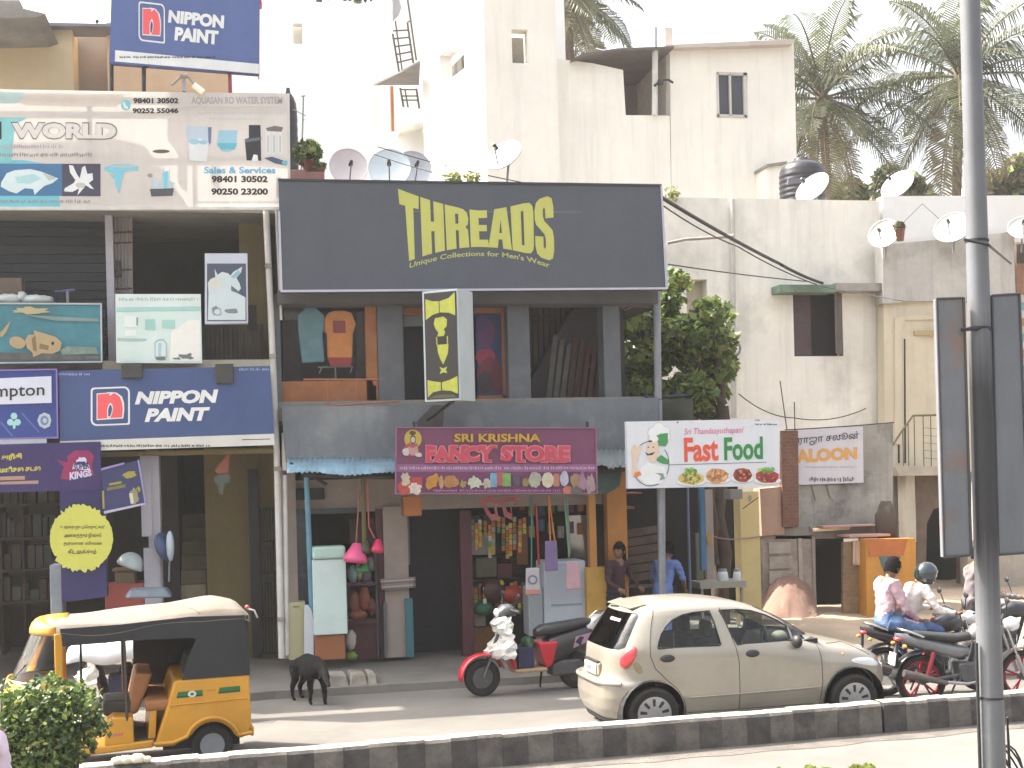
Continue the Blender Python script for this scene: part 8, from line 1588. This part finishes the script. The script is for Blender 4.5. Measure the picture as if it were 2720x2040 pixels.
def hand(J, E, wrist, tip, side, palmn):                        # palm, five unequal bent fingers and a thumb from the side of the palm
    w_ = Vector(J[wrist][0]); d = (Vector(tip) - w_).normalized(); s_ = d.cross(Vector(palmn)).normalized(); pn = s_.cross(d)
    p = wrist + "_palm"; J[p] = (tuple(w_ + d * .06), (.032, .018)); E.append((wrist, p))
    for i, (off, L) in enumerate(((-.03, .075), (-.01, .085), (.01, .08), (.028, .062))):
        a = w_ + d * .085 + s_ * off; J["%s_f%da" % (wrist, i)] = (tuple(a), .0095); J["%s_f%db" % (wrist, i)] = (tuple(a + d * L * .5 - pn * .012), .0085); J["%s_f%dc" % (wrist, i)] = (tuple(a + d * L * .62 - pn * (L * .55)), .0075)
        E += [(p, "%s_f%da" % (wrist, i)), ("%s_f%da" % (wrist, i), "%s_f%db" % (wrist, i)), ("%s_f%db" % (wrist, i), "%s_f%dc" % (wrist, i))]
    a = w_ + d * .045 - s_ * .038 - pn * .01; J[wrist + "_ta"] = (tuple(a), .011); J[wrist + "_tb"] = (tuple(a + d * .035 - s_ * .016 - pn * .025), .009); E += [(p, wrist + "_ta"), (wrist + "_ta", wrist + "_tb")]
def person(label, P, face, shirt, legs, sleeve=True, shoe=None, skin=None, hr=True, longhair=False, helmet=None, skirt=None, loc=(0, 0, 0), rz=0, fat=1.0, sub=2):
    t = thing("person", label, "person", loc, rz); skin = skin or SKIN_
    J = {}; E = []; f = fat
    def j(n, p, r_): J[n] = (p, r_)
    j("pelvis", P["pelvis"], (.145 * f, .115 * f)); pe, ch = Vector(P["pelvis"]), Vector(P["chest"]); j("waist", tuple(pe.lerp(ch, .42)), (.135 * f, .105 * f)); j("chest", P["chest"], (.165 * f, .115 * f)); j("upper", tuple(ch.lerp(Vector(P["neck"]), .55)), (.13 * f, .09 * f)); j("neck", P["neck"], .055); j("skull", P["head"], .05)
    E += [("pelvis", "waist"), ("waist", "chest"), ("chest", "upper"), ("upper", "neck"), ("neck", "skull")]
    for s_ in ("L", "R"):
        j("sh" + s_, P["sh" + s_], .068 * f); j("el" + s_, P["el" + s_], .045 * f); j("wr" + s_, P["wr" + s_], .03); E += [("upper", "sh" + s_), ("sh" + s_, "el" + s_), ("el" + s_, "wr" + s_)]
        hand(J, E, "wr" + s_, P["hd" + s_], s_, P.get("pn", (0, 0, -1)))
        j("hp" + s_, P["hp" + s_], .095 * f); j("kn" + s_, P["kn" + s_], .066 * f); j("an" + s_, P["an" + s_], .042); j("to" + s_, P["to" + s_], .035); E += [("pelvis", "hp" + s_), ("hp" + s_, "kn" + s_), ("kn" + s_, "an" + s_), ("an" + s_, "to" + s_)]
    def zones(a, b):
        if a in ("upper", "pelvis", "waist", "chest") and b in ("waist", "chest", "upper", "shL", "shR"): return "shirt"
        if a[:2] == "sh": return "shirt"
        if a[:2] == "el": return "shirt" if sleeve else "skin"
        if b[:2] in ("hp", "kn", "an"): return "legs"
        if b[:2] == "to": return "shoe"
        return "skin"
    M_ = dict(shirt=shirt, legs=legs, skin=skin, shoe=shoe or SEATB)
    skinned("body", J, E, "pelvis", t, zones, M_, lambda m: head(m, P["head"], face, skin), 3)
    if hr and not helmet: hair(t, P["head"], face, longhair)
    if helmet:
        c = Vector(P["head"]); d = Vector(face).normalized(); m = MB(); q = d.to_track_quat('X', 'Z').to_matrix().to_4x4(); n, k = 22, 12; vs = []; fs = []
        for i in range(k + 1):
            a = math.pi * .78 * i / k
            for jj in range(n):
                b_ = 2 * math.pi * jj / n; fx, sx, z_ = math.cos(b_) * math.sin(a), math.sin(b_) * math.sin(a), math.cos(a)
                if fx > .62 and z_ < .25: fx = .62
                vs.append(Matrix.Translation(c + UP * .01) @ q @ Vector((fx * .145, sx * .125, z_ * .15)))
        for i in range(k):
            for jj in range(n): fs.append((i * n + jj, (i + 1) * n + jj, (i + 1) * n + (jj + 1) % n, i * n + (jj + 1) % n))
        m.add(vs, fs, helmet, True); h_ = m.build("helmet", t, True, solid=.012)
        m = MB(); vs = [Matrix.Translation(c) @ q @ Vector((.125 * math.cos(a / 8 - 1), .122 * math.sin(a / 8 - 1), z_)) for z_ in (.05, -.07) for a in range(17)]; m.add(vs, [(i, i + 1, i + 18, i + 17) for i in range(16)], mat("visor_dark", (.02, .025, .03), .12, .1), True); m.build("visor", h_, True)
    if skirt:
        m = MB(); n = 28; vs = []; fs = []; pe = Vector(P["pelvis"]); zb = .06
        for i in range(8):
            s_ = i / 7; rr = .15 + .09 * s_
            for k in range(n): a = 6.283 * k / n; q = rr * (1 + .07 * math.sin(a * 7) * s_); vs.append((pe.x + q * math.cos(a), pe.y + q * .85 * math.sin(a), pe.z + .14 + (zb - pe.z - .14) * s_))
        for i in range(7):
            for k in range(n): fs.append((i * n + k, i * n + (k + 1) % n, (i + 1) * n + (k + 1) % n, (i + 1) * n + k))
        m.add(vs, fs, skirt, True); m.build("skirt", t, True)
    return t
def ride(x, lean, reach, turn=0, headd=(1, 0, -.12), seatz=.86, knee=.34, hs=1.0):      # seated astride; x is the hip place along the bike
    hx = x; ln = lean; P = dict(pelvis=(hx, 0, seatz + .08), chest=(hx + .30 * ln, 0, seatz + .42 * hs), neck=(hx + .48 * ln, 0, seatz + .625 * hs), head=(hx + .54 * ln + .06, 0, seatz + .755 * hs))
    for s_, sg in (("L", 1), ("R", -1)):
        P["sh" + s_] = (hx + .42 * ln, sg * .19, seatz + .56 * hs); P["hp" + s_] = (hx + .03, sg * .10, seatz + .06); P["kn" + s_] = (hx + .42, sg * .20, seatz - .03); P["an" + s_] = (hx + knee, sg * .19, seatz - .44); P["to" + s_] = (hx + knee + .15, sg * .19, seatz - .47)
        if reach: P["el" + s_] = (hx + .36 * ln + .16, sg * .30, seatz + .24); P["wr" + s_] = (reach - .10, sg * .33, seatz + .20); P["hd" + s_] = (reach + .02, sg * .33, seatz + .19)
        else: P["el" + s_] = (hx + .18, sg * .24, seatz + .22); P["wr" + s_] = (hx + .36, sg * .16, seatz + .08); P["hd" + s_] = (hx + .45, sg * .15, seatz + .05)
    return P
LILS = paint("shirt_lilac", 186, 156, 166, bump=.7, var=.16, scale=6, rough=.85); WHS = paint("shirt_white", 214, 206, 202, bump=.7, var=.12, scale=6, rough=.85); JEAN = paint("jeans_blue", 92, 118, 156, bump=.6, var=.3, scale=5, rough=.9); JEAN2 = paint("jeans_dark", 74, 92, 134, bump=.6, var=.3, scale=5, rough=.9); GRYS = paint("shirt_grey", 120, 112, 112, var=.25, scale=5, rough=.9)
HLM = mat("helmet_teal", (.014, .024, .027), .12, .2, 3, coat=1.0)
bl = bike2.location; by = bike2.rotation_euler[2]
person("man in lilac shirt and blue jeans riding pillion with bare dark head", ride(-.62, .14, None, knee=.30, hs=.94), (1, .25, -.35), LILS, JEAN, loc=tuple(bl), rz=by, fat=1.22)
person("rider in white shirt and dark helmet bent over the handlebar", ride(-.38, .50, .24, seatz=.82, hs=.86), (1, 0, -.2), WHS, JEAN2, helmet=HLM, loc=tuple(bl), rz=by, fat=1.1)
bl = bike3.location; person("dark haired man in grey shirt riding a bike behind the pole", ride(-.42, .2, .22), (1, -.3, -.1), GRYS, paint("trousers_dark", 60, 56, 58, rough=.9), loc=tuple(bl), rz=R(-4))
# near lane rider cut by the lower left edge
g0 = W(40, 2000, 8.5); sc2 = dup(scooter, "pale scooter of the lilac rider, out of frame below the left edge", (g0.x - .36, 8.5, 0), R(192), None, {"scooter_red": PLASTIC})
person("scooter rider in pale lilac top at the lower left corner", ride(-.28, .16, .26, seatz=.78), (1, .2, -.1), paint("top_lilac", 206, 190, 206, var=.1, scale=5, rough=.85), paint("trousers_plum", 70, 60, 74, rough=.9), loc=(g0.x - .36, 8.5, 0), rz=R(192), helmet=paint("helmet_pink", 200, 180, 180, rough=.3))
def stand(h=1.62, bend=0, turn=0, arm=0):
    k = h / 1.7; P = dict(pelvis=(0, 0, .95 * k), chest=(.04 + bend * .15, 0, 1.25 * k), neck=(.06 + bend * .3, 0, 1.46 * k), head=(.09 + bend * .42, 0, 1.59 * k))
    for s_, sg in (("L", 1), ("R", -1)):
        P["sh" + s_] = (.05 + bend * .27, sg * .18, 1.40 * k); P["el" + s_] = (.02 + bend * .3 + arm * .12, sg * .26, 1.14 * k); P["wr" + s_] = (.10 + bend * .3 + arm * .3, sg * .22, (.93 + .16 * arm) * k); P["hd" + s_] = (.14 + bend * .3 + arm * .42, sg * .20, (.84 + .26 * arm) * k); P["hp" + s_] = (0, sg * .095, .90 * k); P["kn" + s_] = (.02, sg * .10, .50 * k); P["an" + s_] = (0, sg * .10, .08); P["to" + s_] = (.16, sg * .12, .035)
    P["pn"] = (0, 1, 0); return P
c = W(1780, 1600, 19.0); person("person in blue dress leaning forward at the food stall", stand(1.56, .5, 0, .35), (1, .2, -.35), paint("dress_blue", 104, 124, 176, var=.2, scale=5, rough=.9), paint("dress_blue2", 96, 114, 166, rough=.9), sleeve=False, longhair=False, skirt=paint("dress_blue", 104, 124, 176), loc=(c.x - .12, 19.0, .15), rz=R(50))
c = W(1634, 1600, 18.9); person("dark clothed person standing in shade beside the orange pillar", stand(1.62, 0, 0, .6), (.3, -1, 0), paint("clothes_black", 62, 40, 46, rough=.9), paint("trousers_black", 46, 42, 48, rough=.9), sleeve=True, skin=SKIN_, loc=(c.x, 18.85, .15), rz=R(-60), longhair=True)
# ---- black dog, head lowered away from the road
DOGM = mat("dog_black", (.014, .013, .013), .85, .4, 14, bump=1.0, spec=.2); td = thing("dog", "thin black dog standing head down at the pavement edge", "dog"); J = {}; E = []
def dj(n, p, r_, a=None):
    J[n] = (p, r_)
    if a: E.append((a, n))
dj("rump", (-.28, 0, .50), (.10, .12)); dj("loin", (-.1, 0, .515), (.092, .105), "rump"); dj("ribs", (.1, 0, .495), (.112, .14), "loin"); dj("brisket", (.26, 0, .49), (.105, .14), "ribs"); dj("neck1", (.37, 0, .52), .082, "brisket"); dj("neck2", (.47, -.02, .46), .07, "neck1"); dj("skull", (.55, -.03, .40), .055, "neck2"); dj("stop", (.60, -.035, .35), .038, "skull"); dj("nose", (.66, -.04, .28), .024, "stop")
for s_, sg in (("L", 1), ("R", -1)):
    dj("hip" + s_, (-.30, sg * .065, .43), .072, "rump"); dj("stifle" + s_, (-.22 - .03 * sg, sg * .08, .30), .06, "hip" + s_); dj("hock" + s_, (-.36 - .05 * sg, sg * .08, .17), .032, "stifle" + s_); dj("hfoot" + s_, (-.33 - .05 * sg, sg * .08, .025), .022, "hock" + s_); dj("hpaw" + s_, (-.28 - .05 * sg, sg * .08, .02), .024, "hfoot" + s_)
    dj("elbow" + s_, (.24 + .03 * sg, sg * .075, .34), .055, "brisket"); dj("wristd" + s_, (.26 + .05 * sg, sg * .075, .16), .034, "elbow" + s_); dj("ffoot" + s_, (.25 + .06 * sg, sg * .075, .03), .027, "wristd" + s_); dj("fpaw" + s_, (.30 + .06 * sg, sg * .075, .02), .025, "ffoot" + s_)
dj("tail1", (-.38, 0, .48), .024, "rump"); dj("tail2", (-.43, 0, .36), .018, "tail1"); dj("tail3", (-.45, .01, .24), .012, "tail2")
def dogx(m):
    for sg in (-1, 1):
        m.add([(.53, sg * .045 - .03, .44), (.50, sg * .06 - .03, .43), (.505, sg * .095 - .03, .36), (.54, sg * .065 - .03, .40)], [(0, 1, 2, 3)], DOGM); m.ball((.60, sg * .032 - .035, .385), .009, mat("dog_eye", (.05, .03, .02), .1), 6, 5)
skinned("body", J, E, "ribs", td, lambda a, b: "f", dict(f=DOGM), dogx, 3, .007)
g0 = G(820, 1866); td.location = (g0.x, g0.y, .0); td.rotation_euler = (0, 0, R(-66)); td.scale = (.99,) * 3
# ================================================================ air: thin pale volume added to lift the dark tones like lens glare
hz = bpy.data.materials.new("haze_air"); hz.use_nodes = True; ht = hz.node_tree; ht.nodes.remove(ht.nodes["Principled BSDF"]); pv = _n(ht, "ShaderNodeVolumePrincipled")
pv.inputs["Color"].default_value = (.96, .95, .93, 1); pv.inputs["Density"].default_value = .0008; pv.inputs["Anisotropy"].default_value = .35; ht.links.new(pv.outputs[0], ht.nodes["Material Output"].inputs["Volume"])
m = MB(); m.box(-125, -55, -1, 165, 165, 24, hz); o = m.build("haze"); tag(o, kind="stuff")
